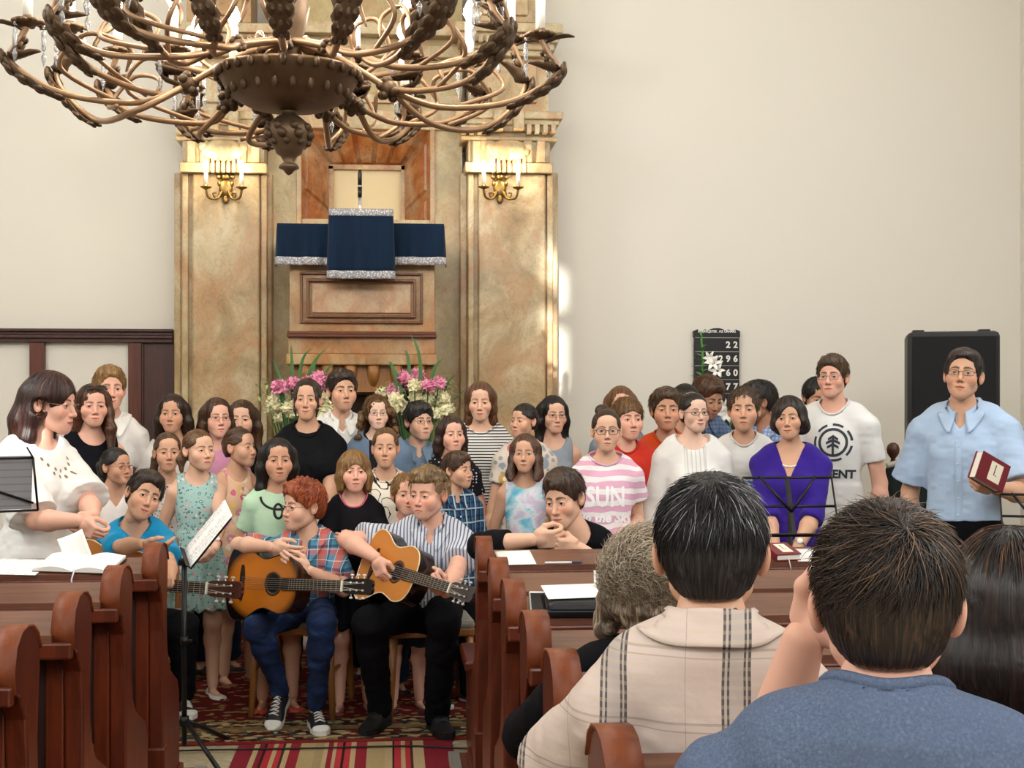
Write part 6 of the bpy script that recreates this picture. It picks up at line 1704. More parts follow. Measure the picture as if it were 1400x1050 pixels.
g = NT('crystal'); g.b.inputs['Transmission Weight'].default_value = .75; g.b.inputs['IOR'].default_value = 1.45
M_CRYS = g.done('#eef2f6', .05, 0, .6)
M_BULB = emit('#fff0dc', 70, 'chandelier_bulb'); M_SLEEVE = plain('#f3efe6', .5, name='candle_white', var=.03)
rs = random.Random(11)
def acanthus(m, P, w, rs, off, serr=7):
    """one long toothed leaf lying along the outer side of an arm"""
    n = len(P); V = []
    for i, p in enumerate(P):
        t = i / (n - 1); d = (P[min(i + 1, n - 1)] - P[max(i - 1, 0)]).normalized(); s = d.cross(Vector((0, 0, 1)))
        s = s.normalized() if s.length > .05 else Vector((1, 0, 0)); o = s.cross(d).normalized()
        if o.z > 0: o = -o
        ww = w * math.sin(PI * (.08 + .90 * t)) ** .7 * (1 + .13 * (1 if i % 2 else -1))
        q = p + o * off + o * off * 3.2 * t ** 4
        V += [q - s * ww + o * ww * -.45, q - s * ww * .5 + o * .003, q + o * .006, q + s * ww * .5 + o * .003, q + s * ww + o * ww * -.45]
    m.add(V, [(i * 5 + j, i * 5 + j + 1, i * 5 + j + 6, i * 5 + j + 5) for i in range(n - 1) for j in range(4)])
def pol(r, a, z): return Vector((math.cos(a) * r, math.sin(a) * r, z))
for c, deg in enumerate((2, 178, 38, 142, 68, 112, 212, 328, 240, 300, 272, 12, 52, 90, 128, 168)):
    a0 = R_(deg); back = math.sin(a0); inner = c > 10
    front = back < -.3
    rc = .30 if front else .36 if abs(back) < .5 else .30
    if inner: rc = .13
    cz = zpx(62) if inner else zpx(88) if front else zpx(118) if abs(back) < .5 else 2.60
    cen = pol(rc, a0, cz)
    m = MB(); m.tube(bez([pol(.03, a0, zpx(58)), pol(rc * .5, a0, zpx(60 if inner else 70 if front else 78)), cen], 6), .012, 8); m.build('branch_stem', M_BRZL, ch)
    m = MB(); m.sph(cen, .022 if front else .032, 8)
    for k in range(9): m.sph(cen + Vector((rs.uniform(-1, 1), rs.uniform(-1, 1), rs.uniform(-1, 1))).normalized() * (.022 if front else .034), .012 if front else .017, 6)
    m.build('rosette', M_BRZD, ch)
    br = ((.26, .92, 22, 0), (-.05, .97, 44, 1), (-.30, .80, -10, 2)) if abs(back) < .5 and not front else ((.16, .66, 84, 0), (-.20, .80, 46, 1)) if not front else ((.20, .80, 20, 0), (-.14, .62, -12, 1)) if deg != 272 else ((.0, .66, 10, 0),)
    if inner: br = ((.0, .46 if c % 2 else .40, 66, 0),)
    for da, Rr, zc_, b in br:
        aa = a0 + da * (1 if math.cos(a0) > 0 else -1); ze = zpx(zc_)
        dip = (zpx(98) if inner else zpx(108) if front else 2.515 + .045 * b if abs(back) < .5 else 2.50 + .05 * b)
        P = bez([cen, pol(rc + (Rr - rc) * .30, a0 + da * .5, dip), pol(rc + (Rr - rc) * .72, aa, dip + .02), pol(Rr * 1.0, aa, dip + (ze - dip) * .48), pol(Rr * .965, aa, ze - .05), pol(Rr * .94, aa, ze)], 7)
        m = MB(); m.tube(P, .0115, 8)
        sg = 1 if b % 2 else -1
        sc_ = [pol(rc + (Rr - rc) * .42, a0 + da * .7, dip + .005), pol(rc + (Rr - rc) * .70, aa + .10 * sg, dip + .09), pol(rc + (Rr - rc) * .55, aa + .16 * sg, dip + .20), pol(rc + (Rr - rc) * .32, aa + .12 * sg, dip + .17), pol(rc + (Rr - rc) * .34, aa + .07 * sg, dip + .09)]
        m.tube(bez(sc_, 7), [.0085] * 26 + [.006, .004, .003], 7); m.build('arm', M_BRZL, ch)
        m = MB(); acanthus(m, P[14:29], .046, rs, .018)
        for k in range(14, 29, 2):
            dd = (P[k + 1] - P[k - 1]).normalized(); sd_ = dd.cross(Vector((0, 0, 1))); sd_ = sd_.normalized() if sd_.length > .05 else Vector((1, 0, 0)); oo = sd_.cross(dd); oo = -oo if oo.z > 0 else oo
            Mk = frame_from(sd_, dd); sz = .030 * math.sin(PI * (.2 + .7 * (k - 14) / 15))
            for q in (-1, 1): m.sph(P[k] + sd_ * q * sz * .85 + oo * .016, sz, 6, 0, (.8, 1.1, .42), Mk)
            m.sph(P[k] + oo * .024, sz * .6, 6, 0, (.6, 1.3, .6), Mk)
        leaf(m, P[-5], (math.cos(aa), math.sin(aa), .55), .13, .03, rs)
        o = m.build('arm_leaf', M_BRZD, ch, fix=False); sd = o.modifiers.new('t', 'SOLIDIFY'); sd.thickness = .004
        E = P[-1]
        m = MB(); m.lathe([(.008, -.012), (.024, -.004), (.050, .006), (.056, .014), (.046, .016), (.018, .014), (.017, .035), (0, .035)], E, 16)
        for k in range(8): m.sph(E + Vector((math.cos(k * PI / 4) * .051, math.sin(k * PI / 4) * .051, .006)), .013, 6, 0, (1, 1, .6))
        m.build('candle_cup', M_BRZ, ch)
        m = MB(); m.lathe([(0, 0), (.0175, 0), (.0175, .125), (.006, .13), (0, .13)], E + Vector((0, 0, .03)), 12); m.build('candle', M_SLEEVE, ch)
        m = MB(); m.lathe([(0, 0), (.013, .004), (.025, .026), (.023, .046), (.010, .074), (0, .086)], E + Vector((0, 0, .16)), 12); m.build('bulb', M_BULB, ch)
        for k in range(2):
            ca = aa + .9 + k * 2.3; q = E + Vector((math.cos(ca) * .054, math.sin(ca) * .054, .0))
            m = MB(); m.lathe([(0, 0), (.0045, -.004), (.0045, -.012), (0, -.016)], q, 6); m.lathe([(0, -.018), (.0085, -.026), (.0085, -.085), (.003, -.092), (0, -.094)], q, 6); m.lathe([(0, -.094), (.010, -.112), (.0085, -.122), (0, -.150)], q, 6); m.build('crystal_drop', M_CRYS, ch)
for a in range(4):
    d = bpy.data.lights.new('chandelier_light', 'POINT'); d.energy = 24; d.color = (1, .90, .76); d.shadow_soft_size = .12
    o = bpy.data.objects.new('chandelier_light', d); COL.objects.link(o); o.location = Vector((pc.x + math.cos(a * PI / 2) * .55, pc.y + math.sin(a * PI / 2) * .55, zpx(-95)))
# ------------------------------------------------------------------ cloth patterns
def cloth_m(col, rough=.85, var=.08, fine=True, name='cloth'):
    g = NT(name); v = g.coord(); c = lin(col)
    n = g.noise(v, 9, 3).outputs[0]; w = g.noise(v, 420, 2).outputs[0]
    cc = g.mix(n, tuple(x * (1 - var) for x in c), tuple(min(1, x * (1 + var)) for x in c))
    g.bump(g.math('ADD', w, g.math('MULTIPLY', g.noise(g.coord((1, 1, .6)), 22, 3).outputs[0], 2.0)), .35, .004)
    dk = max(c) < .03
    g.b.inputs['Sheen Weight'].default_value = .0 if dk else .1
    return g.done(cc, rough, 0, .08 if dk else .2)
_pm = {}
def pl(col, **k):
    if col not in _pm: _pm[col] = cloth_m(col, **k)
    return _pm[col]
def stripes(a, b, n, axis=2, duty=.35, wob=.0):
    g = NT('striped_cloth'); v = g.coord(); X = g.sep(v)[axis]
    if wob: X = g.math('ADD', X, g.math('MULTIPLY', g.noise(v, 6, 2).outputs[0], wob))
    f = g.math('LESS_THAN', g.math('FRACT', g.math('MULTIPLY', X, n)), duty)
    g.bump(g.noise(v, 24, 3).outputs[0], .4, .006)
    return g.done(g.mix(f, a, b), .85, 0, .2)
def plaid(base, lines, name='plaid_cloth', wob=.012):
    """lines: (axis, repeats per metre, offset, width as part of the repeat, colour, strength)"""
    g = NT(name); v = g.coord(); nz = g.noise(v, 5, 2).outputs[0]; S_ = g.sep(v); c = g.mix(0.0, base, base)
    for (ax, n, off, wd, col, st) in lines:
        X = g.math('ADD', S_[ax], g.math('MULTIPLY', nz, wob))
        f = g.math('LESS_THAN', g.math('FRACT', g.math('ADD', g.math('MULTIPLY', X, n), off)), wd)
        c = g.mix(g.math('MULTIPLY', f, st), c, col)
    g.bump(g.noise(v, 24, 3).outputs[0], .4, .006)
    return g.done(c, .85, 0, .2)
def floral(base, cols, sc=38, dens=.30, leafc='#5a8078'):
    g = NT('floral_cloth'); v = g.coord()
    d = g.n('ShaderNodeVectorMath', {'operation': 'ADD'}, i0=v, i1=g.n('ShaderNodeVectorMath', {'operation': 'SCALE'}, i0=g.noise(v, 60, 2).outputs['Color'], Scale=.012).outputs[0]).outputs[0]
    a = g.n('ShaderNodeTexVoronoi', Vector=d, Scale=sc); b = g.n('ShaderNodeTexVoronoi', Vector=d, Scale=sc * 1.9)
    ra = g.n('ShaderNodeSeparateColor', i0=a.outputs['Color']).outputs[0]; rb = g.n('ShaderNodeSeparateColor', i0=b.outputs['Color']).outputs[1]
    c = g.mix(g.math('MULTIPLY', g.math('LESS_THAN', b.outputs[0], .34), g.math('GREATER_THAN', rb, .45)), base, leafc)
    k = len(cols); fl = g.ramp(ra, [(i / k, q) for i, q in enumerate(cols)], 'CONSTANT')
    c = g.mix(g.math('LESS_THAN', a.outputs[0], dens), c, fl)
    c = g.mix(g.math('LESS_THAN', a.outputs[0], dens * .35), c, '#e8d8c8')
    return g.done(c, .85, 0, .2)
def dots(base, dot, sc=55, r=.26):
    g = NT('dotted_cloth'); a = g.n('ShaderNodeTexVoronoi', Vector=g.coord(), Scale=sc, Randomness=.35)
    return g.done(g.mix(g.math('LESS_THAN', a.outputs[0], r), base, dot), .85, 0, .2)
def tiedye(stops, sc=5, dist=1.2, rot=(0, 0, 0), sca=(1, 1, 2.2)):
    g = NT('tie_dye_cloth'); n = g.noise(g.coord(sca, 'Object', rot), sc, 3, .55, dist).outputs[0]
    g.bump(g.noise(g.coord(), 24, 3).outputs[0], .4, .006)
    return g.done(g.ramp(n, stops), .85, 0, .2)
def scribble(base, ink, sc=13, w=.035):
    g = NT('printed_cloth'); v = g.coord(); n = g.noise(v, sc, 1.2, .4, .8).outputs[0]; n2 = g.noise(v, sc * 1.15, 1, .4, .3).outputs[1]
    f = g.math('LESS_THAN', g.math('ABSOLUTE', g.math('SUBTRACT', g.math('FRACT', g.math('MULTIPLY', n, 3.2)), .5)), w * 2.6)
    return g.done(g.mix(f, base, ink), .85, 0, .2)
BRN = ('#2e1d12', '#6a4529'); DBR = ('#1c110b', '#432a1a'); BLK = ('#0c0907', '#2a1d16'); LBR = ('#4a3019', '#8f6a43'); BLD = ('#6b4b28', '#b9925a'); AUB = ('#22100c', '#562a20')
WHT = '#e4e2dd'
DARKTR = pl('#121317'); JEAN = pl('#2a3a58')
def Short(**k): return dict(dict(style='short', t=.013, hz=.066, fx=.064, spike=.012), **k)
def Long(L=.22, **k): return dict(dict(style='long', L=L, t=.012, hz=.074, fx=.060), **k)
def Pull(**k): return dict(dict(style='pulled', t=.008, hz=.074, fx=.066, flow='back', amp=.0012), **k)
PONY = [(0, .105, .04), (0, .15, .0), (0.02, .15, -.10), (.03, .13, -.2)]
# ------------------------------------------------------------------ the choir, back row first
person('young man with fair hair and white shirt half hidden by the girl with sunglasses', 150, 500, 560, 7.1, 'man', yaw=8, hair=Short(top=.01), haircol=BLD, topw=dict(mat=pl(WHT), collar=True, neck=('v', .064, .05)), bottom=dict(mat=DARKTR), smile=1.2, skin='rosy', wide=.95, w=.92, shoes=('boot', '#15130f', '#0c0b0a'))
girl_sg = person('girl in black top with sunglasses pushed up into her long brown hair', 127, 524, 581, 6.7, 'woman', yaw=8, pitch=3, byaw=18, hair=Long(.27, front=1, part=.012), haircol=('#3a2014', '#7a4a2c'), topw=dict(mat=pl('#131318'), sleeve=0, strap=.082, neck=('round', .072, .055)), bottom=dict(mat=DARKTR), skin='rosy', w=.95, wide=1.04)
person('girl with long dark hair in a white puff-sleeved blouse beside the dark door panel', 236, 538, 590, 7.2, 'girl', yaw=-10, hair=Long(.26, fx=.054, vol=1.1), haircol=DBR, topw=dict(mat=pl(WHT), sleeve=.45, sleevew=2.6, neck=('round', .072, .03)), bottom=dict(mat=DARKTR), skin='tan', armR=None, w=.95)
person('girl in pink top with rectangular glasses and centre-parted brown hair by the left pilaster', 297, 543, 596, 7.3, 'girl', yaw=14, hair=Long(.22, hz=.080), haircol=BRN, topw=dict(mat=pl('#c98aa8'), neck=('round', .07, .03)), bottom=dict(mat=JEAN), glasses=dict(col='#5a3a38', style='rect', hh=.013, thick=.0011), skin='rosy', gaze=(6, 0), mouth=.5)
person('girl with long brown hair in black, half hidden behind the girl with rectangular glasses', 331, 546, 598, 7.75, 'girl', yaw=-8, hair=Long(.26, vol=1.1), haircol=BRN, topw=dict(mat=pl('#131318'), sleeve=1.8), bottom=dict(mat=DARKTR), skin='fair')
person('tall young woman in black t-shirt with dark tied-back hair in front of the left flowers', 420, 516, 573, 6.9, 'woman', yaw=-6, hair=Pull(t=.011, hz=.074, wisps=.10, bun=((0, .11, .0), .04)), haircol=DBR, topw=dict(mat=pl('#141417'), sleeve=.62, neck=('round', .070, .020), loose=.012), bottom=dict(mat=DARKTR), arms='front', skin='mid', smile=1.0, wide=.94, w=1.05)
person('tall boy in a white collared shirt with short dark hair in front of the pulpit', 468, 505, 560, 7.4, 'boy', yaw=14, hair=Short(t=.012, top=.012), haircol=DBR, topw=dict(mat=pl(WHT), collar=True, neck=('v', .062, .07), loose=.014), bottom=dict(mat=DARKTR), skin='mid', w=1.0)
person('girl in denim jacket with wide wavy light brown hair and oval glasses', 516, 541, 586, 7.15, 'girl', yaw=6, hair=dict(style='curly', L=.19, vol=1.15, t=.012, hz=.074, fx=.058), haircol=('#4a3019', '#96703f'), topw=dict(mat=pl('#26262c'), sleeve=.3, neck=('round', .068, .02), loose=.009), over=dict(name='denim_jacket', mat=pl('#6a7f98'), sleeve=1.8, loose=.020, open=.030, neck=('round', .072, .02), rib=False), bottom=dict(mat=DARKTR), glasses=dict(col='#3a2a28', style='round', hh=.0145), skin='pale', w=1.0)
person('boy with dark hair and glasses in a pale denim shirt below the right flowers', 573, 549, 600, 7.35, 'boy', yaw=26, hair=Short(t=.016, hz=.050, top=.006), haircol=BLK, topw=dict(mat=pl('#74899f'), sleeve=1.6, collar=True, neck=('v', .062, .06), button='#dcdcd8'), bottom=dict(mat=JEAN), glasses=dict(col='#6a4038', style='rect', hh=.013), skin='fair')
person('tall girl in a black and white striped t-shirt with brown shoulder-length hair', 657, 521, 573, 7.3, 'woman', yaw=-3, pitch=6, hair=Long(.17, hz=.082, vol=.88, mass=.85), haircol=('#4a2e1e', '#86603f'), topw=dict(mat=stripes('#dedcd6', '#35353a', 62, 2, .42), sleeve=.8, neck=('boat', .064, .012), loose=.013), bottom=dict(mat=JEAN), skin='fair', gaze=(-3, -3), w=.95)
person('girl with long black hair and glasses in a grey sleeveless top by the right pilaster', 757, 540, 590, 7.5, 'woman', yaw=16, pitch=4, hair=Long(.24, hz=.080, vol=.98, mass=1.05), haircol=BLK, topw=dict(mat=pl('#8f9aa4'), sleeve=0, strap=.075, neck=('round', .075, .06)), bottom=dict(mat=JEAN), glasses=dict(col='#241a1c', style='rect', hh=.012), skin='fair', gaze=(4, -6), w=.95)
person('girl with light brown hair of whom only the forehead shows above the boy in red', 849, 527, 580, 7.9, 'girl', yaw=4, hair=Long(.22, hz=.072), haircol=('#5a3c24', '#97734c'), topw=dict(mat=pl('#8d97a3'), sleeve=.6), bottom=dict(mat=JEAN), skin='rosy')
person('boy in an orange t-shirt with brushed-up brown hair', 911, 530, 587, 7.3, 'boy', yaw=5, hair=Short(t=.013, top=.014), haircol=('#2e1f13', '#6b4a2c'), topw=dict(mat=pl('#d9501f'), neck=('round', .066, .012), loose=.014), bottom=dict(mat=JEAN), skin='tan', wide=1.05, w=1.08,
       extra=lambda I: stick(I, *subdiv2d([Vector((-.06, -.16, 0)), Vector((.11, -.16, 0)), Vector((.11, .015, 0)), Vector((-.06, .015, 0))], [(0, 1, 2, 3)], .03), (0, I['Lt'] * .72), tiedye([(.3, '#6d6a64'), (.5, '#b9b4a8'), (.62, '#4a443e')], 20), 'shirt_print'))
person('young woman with dark hair standing behind the woman in the white cardigan', 938, 524, 576, 7.7, 'girl', yaw=25, pitch=5, hair=Pull(t=.012, bun=((0, .1, .05), .035)), haircol=BLK, topw=dict(mat=pl('#27324a')), bottom=dict(mat=DARKTR), skin='mid')
person('boy in a blue shirt bowing his brown head in front of the hymn board', 968, 512, 566, 7.95, 'boy', yaw=35, pitch=24, hair=Short(t=.016, top=.008), haircol=('#3a2417', '#7a5236'), topw=dict(mat=plaid('#7388a8', [(0, 40, 0, .3, '#4a5f86', .6), (2, 40, 0, .3, '#4a5f86', .6)]), collar=True, neck=('v', .062, .05)), bottom=dict(mat=JEAN), skin='tan')
person('dark-haired boy in a blue checked shirt looking away behind the boy in white', 1036, 520, 575, 7.7, 'boy', yaw=-75, pitch=10, byaw=-25, hair=Short(t=.015, top=.006), haircol=BLK, topw=dict(mat=plaid('#a4b6d2', [(0, 45, 0, .35, '#5f78a6', .7), (2, 45, 0, .35, '#5f78a6', .7)]), collar=True, neck=('v', .064, .05)), bottom=dict(mat=JEAN), skin='dark')
person('dark-haired boy mostly hidden behind the tall man in glasses', 1117, 515, 566, 7.8, 'boy', yaw=20, pitch=14, hair=Short(t=.013), haircol=BLK, topw=dict(mat=pl('#2c3346')), bottom=dict(mat=DARKTR), skin='tan')
# ------------------------------------------------------------------ middle row
person('girl with tied dark hair, red-rimmed glasses and a white sleeveless v-neck top', 159, 611, 661, 6.25, 'girl', yaw=42, byaw=15, hair=Pull(t=.012, tail=PONY), haircol=BLK, topw=dict(mat=pl('#e6dcd6'), sleeve=0, strap=.085, neck=('v', .072, .085)), bottom=dict(mat=JEAN), glasses=dict(col='#8a4038', style='round', hh=.0125), skin='tan', smile=.4)
person('girl with tied light brown hair facing forward just behind the boy in turquoise', 229, 590, 643, 6.9, 'girl', yaw=6, hair=Pull(t=.009, tail=[(.0, .1, .02), (-.06, .11, -.05), (-.085, .05, -.15), (-.075, -.0, -.21)]), haircol=('#3d281a', '#7d5c3e'), topw=dict(mat=floral('#d8d2cc', ['#8a5a7a', '#c9c0c0', '#b8a0a8']), sleeve=0, strap=.08, neck=('round', .072, .03)), bottom=dict(mat=JEAN), skin='mid')
person('girl in a peach halter dress looking right with hair pulled back', 328, 583, 636, 6.95, 'girl', yaw=52, byaw=25, hair=Pull(t=.009, bun=((0, .105, .02), .036)), haircol=BRN, topw=dict(type='dress', mat=floral('#e0b89a', ['#d06a84', '#e8d8c4', '#d8909a', '#e6c07a'], 18, .42, '#d9a88a'), sleeve=0, strap=.052, neck=('round', .058, .05), len=.30), skin='mid', wide=.94, shoes=('sandal', '#7a4a34', '#5a3626'))
person('girl in a cream top printed with black hearts, hair pulled back', 527, 583, 638, 6.75, 'girl', yaw=-2, hair=Pull(t=.009), haircol=LBR, topw=dict(mat=scribble('#e6dccb', '#26221f'), sleeve=.5, sleevew=1.6, neck=('round', .072, .012)), bottom=dict(mat=JEAN), skin='mid', wide=.95)
person('girl with dark bob hair in a black dotted top in front of the striped girl', 618, 568, 617, 6.95, 'girl', yaw=16, hair=Long(.15, hz=.076, part=-.02, mass=.85), haircol=('#22140e', '#4e3222'), topw=dict(mat=dots('#15141a', '#c8c4c8'), sleeve=.45, neck=('round', .068, .02)), bottom=dict(mat=DARKTR), skin='rosy', wide=1.02)
person('girl looking left with dark side-swept hair and a floral scarf collar', 716, 551, 597, 7.0, 'girl', yaw=-38, byaw=8, hair=Pull(t=.013, part=-.02, hz=.066, bun=((.01, .11, .03), .03)), haircol=BLK, topw=dict(mat=floral('#cfc3b6', ['#c86a74', '#8f9aa6', '#c2a05a', '#b9b4ae'], 14, .48, '#8f9a9a'), sleeve=.45, sleevew=2.0, neck=('round', .07, .02)), bottom=dict(mat=JEAN), skin='mid', gaze=(-8, 0))
person('girl in a blue tie-dye tank top with pale glasses and half-up brown hair', 718, 592, 644, 6.6, 'girl', yaw=-6, hair=Long(.17, hz=.080, vol=1.0, front=2, mass=.8), haircol=('#3a2418', '#7f5a3c'), topw=dict(mat=tiedye([(.28, '#2f9abc'), (.40, '#79bfd6'), (.50, '#d5dce3'), (.59, '#c9b6cd'), (.68, '#a3cbdd')], 4.2, 1.2), sleeve=0, strap=.075, neck=('round', .076, .05)), bottom=dict(mat=JEAN), glasses=dict(col='#c9c2c0', style='rect', hh=.012, rimless=True), skin='mid', gaze=(4, 2), wide=.98)
person('boy in a red t-shirt with a straight fair fringe behind the girl with black glasses', 858, 543, 600, 7.05, 'boy', yaw=20, hair=Short(t=.016, hz=.046, fx=.06, spike=.004), haircol=('#4a3018', '#9a7444'), topw=dict(mat=pl('#c23222'), neck=('round', .066, .01), loose=.016), bottom=dict(mat=pl('#7a2026')), skin='rosy', w=1.28, wide=1.02, gaze=(8, 0), armR='down', armL='front')
sun = person('girl in a pink and white striped slogan t-shirt with black-rimmed glasses', 829, 558, 616, 6.35, 'girl', yaw=3, hair=Pull(t=.009, bun=((-.02, .07, .112), .042)), haircol=('#241710', '#55392a'), topw=dict(mat=stripes('#e9e3e4', '#dba9c1', 19, 2, .55, .07), sleeve=.42, sleevew=2.4, neck=('boat', .064, .012), loose=.016, hem=.0), bottom=dict(type='shorts', len=.5, mat=pl('#d9dcdc')), glasses=dict(col='#151214', style='rect', hh=.0155, thick=.0018), skin='fair', arms='down', armL=(tuple(pt(868, 722, 6.26)), (.25, 1, 0), 'clasp', (-.3, -.5, .8), (-.6, -.2, -.7)), w=1.08, wide=1.0)
def print_sun(I):
    L = I['Lt']; M = plain('#efeeee', .7, name='print_white', var=.02)
    V, F = text_mesh('SUN', .115, 0, .003); V = [Vector((v.x * .84, v.y * 1.15, 0)) for v in V]; stick(I, *subdiv2d(V, F, .03), (-.004, L * .60), M, 'slogan')
    V, F = text_mesh('in the Sky', .060, 0, .0025, shear=.25); stick(I, *subdiv2d(V, F, .03), (.0, L * .38), M, 'slogan')
print_sun(sun)
# ------------------------------------------------------------------ front rows
def watch(I, s, col, face):
    sh, el, wr = I['arm'][s][:3]; S = I['S']; d = (wr - el).normalized(); c = wr - d * .03 * S; r = .0205 * S
    u = d.orthogonal().normalized(); v = d.cross(u); m = MB()
    m.tube([c + (u * math.cos(k * PI / 10) + v * math.sin(k * PI / 10)) * r for k in range(21)], .0045, 6)
    q = Vector((0, -1, .3)); q = (q - d * q.dot(d)).normalized(); M = frame_from(d, q.cross(d)); 
    m.lathe([(0, .006), (.013, .006), (.015, .0), (.015, -.002)], c + q * r, 14, 1, M)
    m.build('watch', [plain(col, .5, name='watch_band'), plain(face, .3, name='watch_face')], I['root'])
fl = person('girl in a pale green floral sleeveless dress with a red wristwatch', 272, 586, 641, 6.6, 'girl', yaw=30, byaw=6, hair=Pull(t=.010, hz=.074, tail=[(-.02, .11, .02), (-.05, .12, -.06), (-.06, .09, -.14)]), haircol=LBR, topw=dict(type='dress', mat=floral('#9dbdb8', ['#d0939a', '#5d8a86', '#dcd0c8', '#7a9ca0'], 36, .30, '#4f7a80'), sleeve=0, strap=.074, neck=('round', .070, .045), len=.335, flare=.125), skin='fair', smile=-.6, gaze=(6, 3), wide=1.04, shoes=('flat', '#d8d4cc', '#c9c4ba'), armL=(tuple(pt(294, 750, 6.32)), (1, .3, -.5), 'relax', (-.3, -.7, .4), (-.65, -.15, -.7)))
watch(fl, 1, '#b8424e', '#e6dcdc')
mint = person('girl in a mint green t-shirt with black neck trim and long black hair', 380, 598, 656, 6.35, 'girl', yaw=6, hair=Long(.22, hz=.076, vol=.98), haircol=BLK, topw=dict(mat=pl('#b4d3b4'), sleeve=.6, neck=('round', .078, .025), loose=.014), bottom=dict(type='skirt', len=.34, mat=floral('#cfc6b0', ['#a89a7a', '#8f8a6a', '#d8d0c0'])), skin='tan', mouth=.9, smile=.4, wide=1.05, w=1.06, shoes=('flat', '#b8483c', '#d8cfc0'))
def trim_key(I):
    T, L, S = I['T'], I['Lt'], I['S']; tb = BVHTree.FromPolygons([tuple(v) for v in I['tV']], [tuple(q) for q in I['tQ']])
    def on(x, z):
        q = T @ Vector((x, -.4, z)); h = tb.ray_cast(q, T.to_3x3() @ Vector((0, 1, 0))); return h[0]
    m = MB(); P = []
    for i in range(25):
        a = 2 * PI * i / 24; p = on(.020 * math.cos(a), L * .72 + .034 * math.sin(a))
        if p: P.append(p)
    if len(P) > 3: m.tube(P, .006, 6)
    P = []
    for i in range(21):
        a = PI + PI * i / 20; p = on(.082 * math.cos(a), L * .90 + .060 * math.sin(a))
        if p: P.append(p)
    if len(P) > 3: m.tube(P, .006, 6)
    if m.n: m.build('neck_trim', plain('#1a1a1c', .7, name='trim_black'), I['root'])
trim_key(mint)
person('small girl with fair bobbed hair and fringe in a black top with pink neckline', 484, 615, 670, 6.3, 'girl', yaw=6, hair=dict(style='bob', L=.11, t=.016, hz=.034, fx=.058, vol=1.0), haircol=('#6a4a26', '#b08a54'), topw=dict(mat=pl('#17161a'), sleeve=.5, neck=('round', .080, .02), loose=.013, ribmat=pl('#c8607a')), bottom=dict(type='skirt', len=.33, mat=pl('#17161a')), arms='fold', skin='rosy', mouth=.5, wide=1.02, shoes=('sandal', '#8a4a44', '#6a3a34'))
person('little fair-haired boy grinning between the small girl and the boy in the striped shirt', 556, 646, 702, 6.35, 'boy', yaw=8, hair=Short(t=.011, hz=.058, spike=.004), haircol=BLD, topw=dict(mat=pl('#cfc6bd')), bottom=dict(type='shorts', len=.9, mat=JEAN), skin='rosy', smile=1.6, mouth=.6, wide=1.04, shoes=('sandal', '#4a4038', '#3a322c'))
person('boy in a dark blue plaid short-sleeved shirt looking right with short brown hair', 626, 617, 665, 6.45, 'boy', yaw=52, byaw=22, hair=Short(t=.012, hz=.064, top=.010, part=.01), haircol=('#2e1d12', '#6f4a2e'), topw=dict(mat=plaid('#2c4a6a', [(0, 34, .1, .30, '#16253c', .8), (2, 30, .2, .30, '#16253c', .8), (0, 17, .45, .10, '#b8c4cc', .8), (2, 15, .5, .10, '#b8c4cc', .8), (0, 34, .7, .08, '#5f9ab4', .8)]), sleeve=.7, collar=True, neck=('v', .062, .055), loose=.016), bottom=dict(mat=DARKTR), skin='mid', mouth=.4, gaze=(6, 2), shoes=('sneaker', '#2a2c34', '#b8b4ac'))
# ------------------------------------------------------------------ right-hand group
person('woman in a white cardigan with dark pinned-up hair and dark oval glasses', 949, 536, 589, 6.5, 'woman', yaw=24, byaw=10, hair=Pull(t=.011, hz=.074, bun=((0, .105, .03), .05)), haircol=BLK, topw=dict(mat=stripes('#dddcd8', '#c4c3c0', 48, 0, .3), sleeve=.3, neck=('round', .080, .045), loose=.010), over=dict(name='cardigan', mat=pl('#e4e3e0'), sleeve=1.3, neck=('round', .082, .03), loose=.020, open=.034), bottom=dict(mat=JEAN), glasses=dict(col='#3a1c20', style='round', hh=.014, thick=.0016), skin='pale', smile=.7, lipc='#a85a58', w=1.0, wide=1.0)
wt = person('boy in a white t-shirt with blue and yellow square print and short brown hair', 1017, 528, 588, 6.75, 'boy', yaw=-2, hair=Short(t=.012, hz=.056, spike=.006), haircol=('#33231a', '#6f553c'), topw=dict(mat=pl('#e4e3e0'), neck=('round', .066, .014), loose=.015), bottom=dict(mat=JEAN), skin='mid', w=1.05, wide=1.02, smile=-.3)
def print_squares(I):
    L = I['Lt']; mats = [plain('#d9b93a', .7, name='print_yellow'), plain('#3f74b8', .7, name='print_blue'), plain('#8fb0d4', .7, name='print_light_blue')]
    for i in range(4):
        for j in range(2):
            c = Vector((-.06 + i * .052, -.02 - j * .054, 0)); h_ = .0245
            V = [c + Vector((a * h_, b * h_, 0)) for a, b in ((-1, -1), (1, -1), (1, 1), (-1, 1))]
            stick(I, *subdiv2d(V, [(0, 1, 2, 3)], .02), (.03, L * .55), mats[(i + j * 2 + (i * j)) % 3], 'print_square')
            if (i + j) % 2:
                V = [c + Vector((math.cos(a * PI / 6) * .012, math.sin(a * PI / 6) * .012, 0)) for a in range(12)]; stick(I, V, [tuple(range(12))], (.03, L * .55), M_WHITE, 'print_dot', .004)
print_squares(wt)
pw = person('woman in a purple v-neck top with a pearl necklace and short dark hair', 1079, 541, 599, 6.45, 'woman', yaw=-8, byaw=-4, roll=-3, hair=dict(style='bob', L=.045, t=.016, hz=.064, fx=.060, vol=.96, part=.02, mass=.85), haircol=('#140d0a', '#3a2620'), topw=dict(mat=pl('#331c86'), sleeve=1.15, neck=('v', .078, .165), loose=.012), bottom=dict(mat=DARKTR), skin='mid', smile=.6, arms='front', w=1.12, depth=1.1, shoes=('flat', '#1a1718', '#141214'))
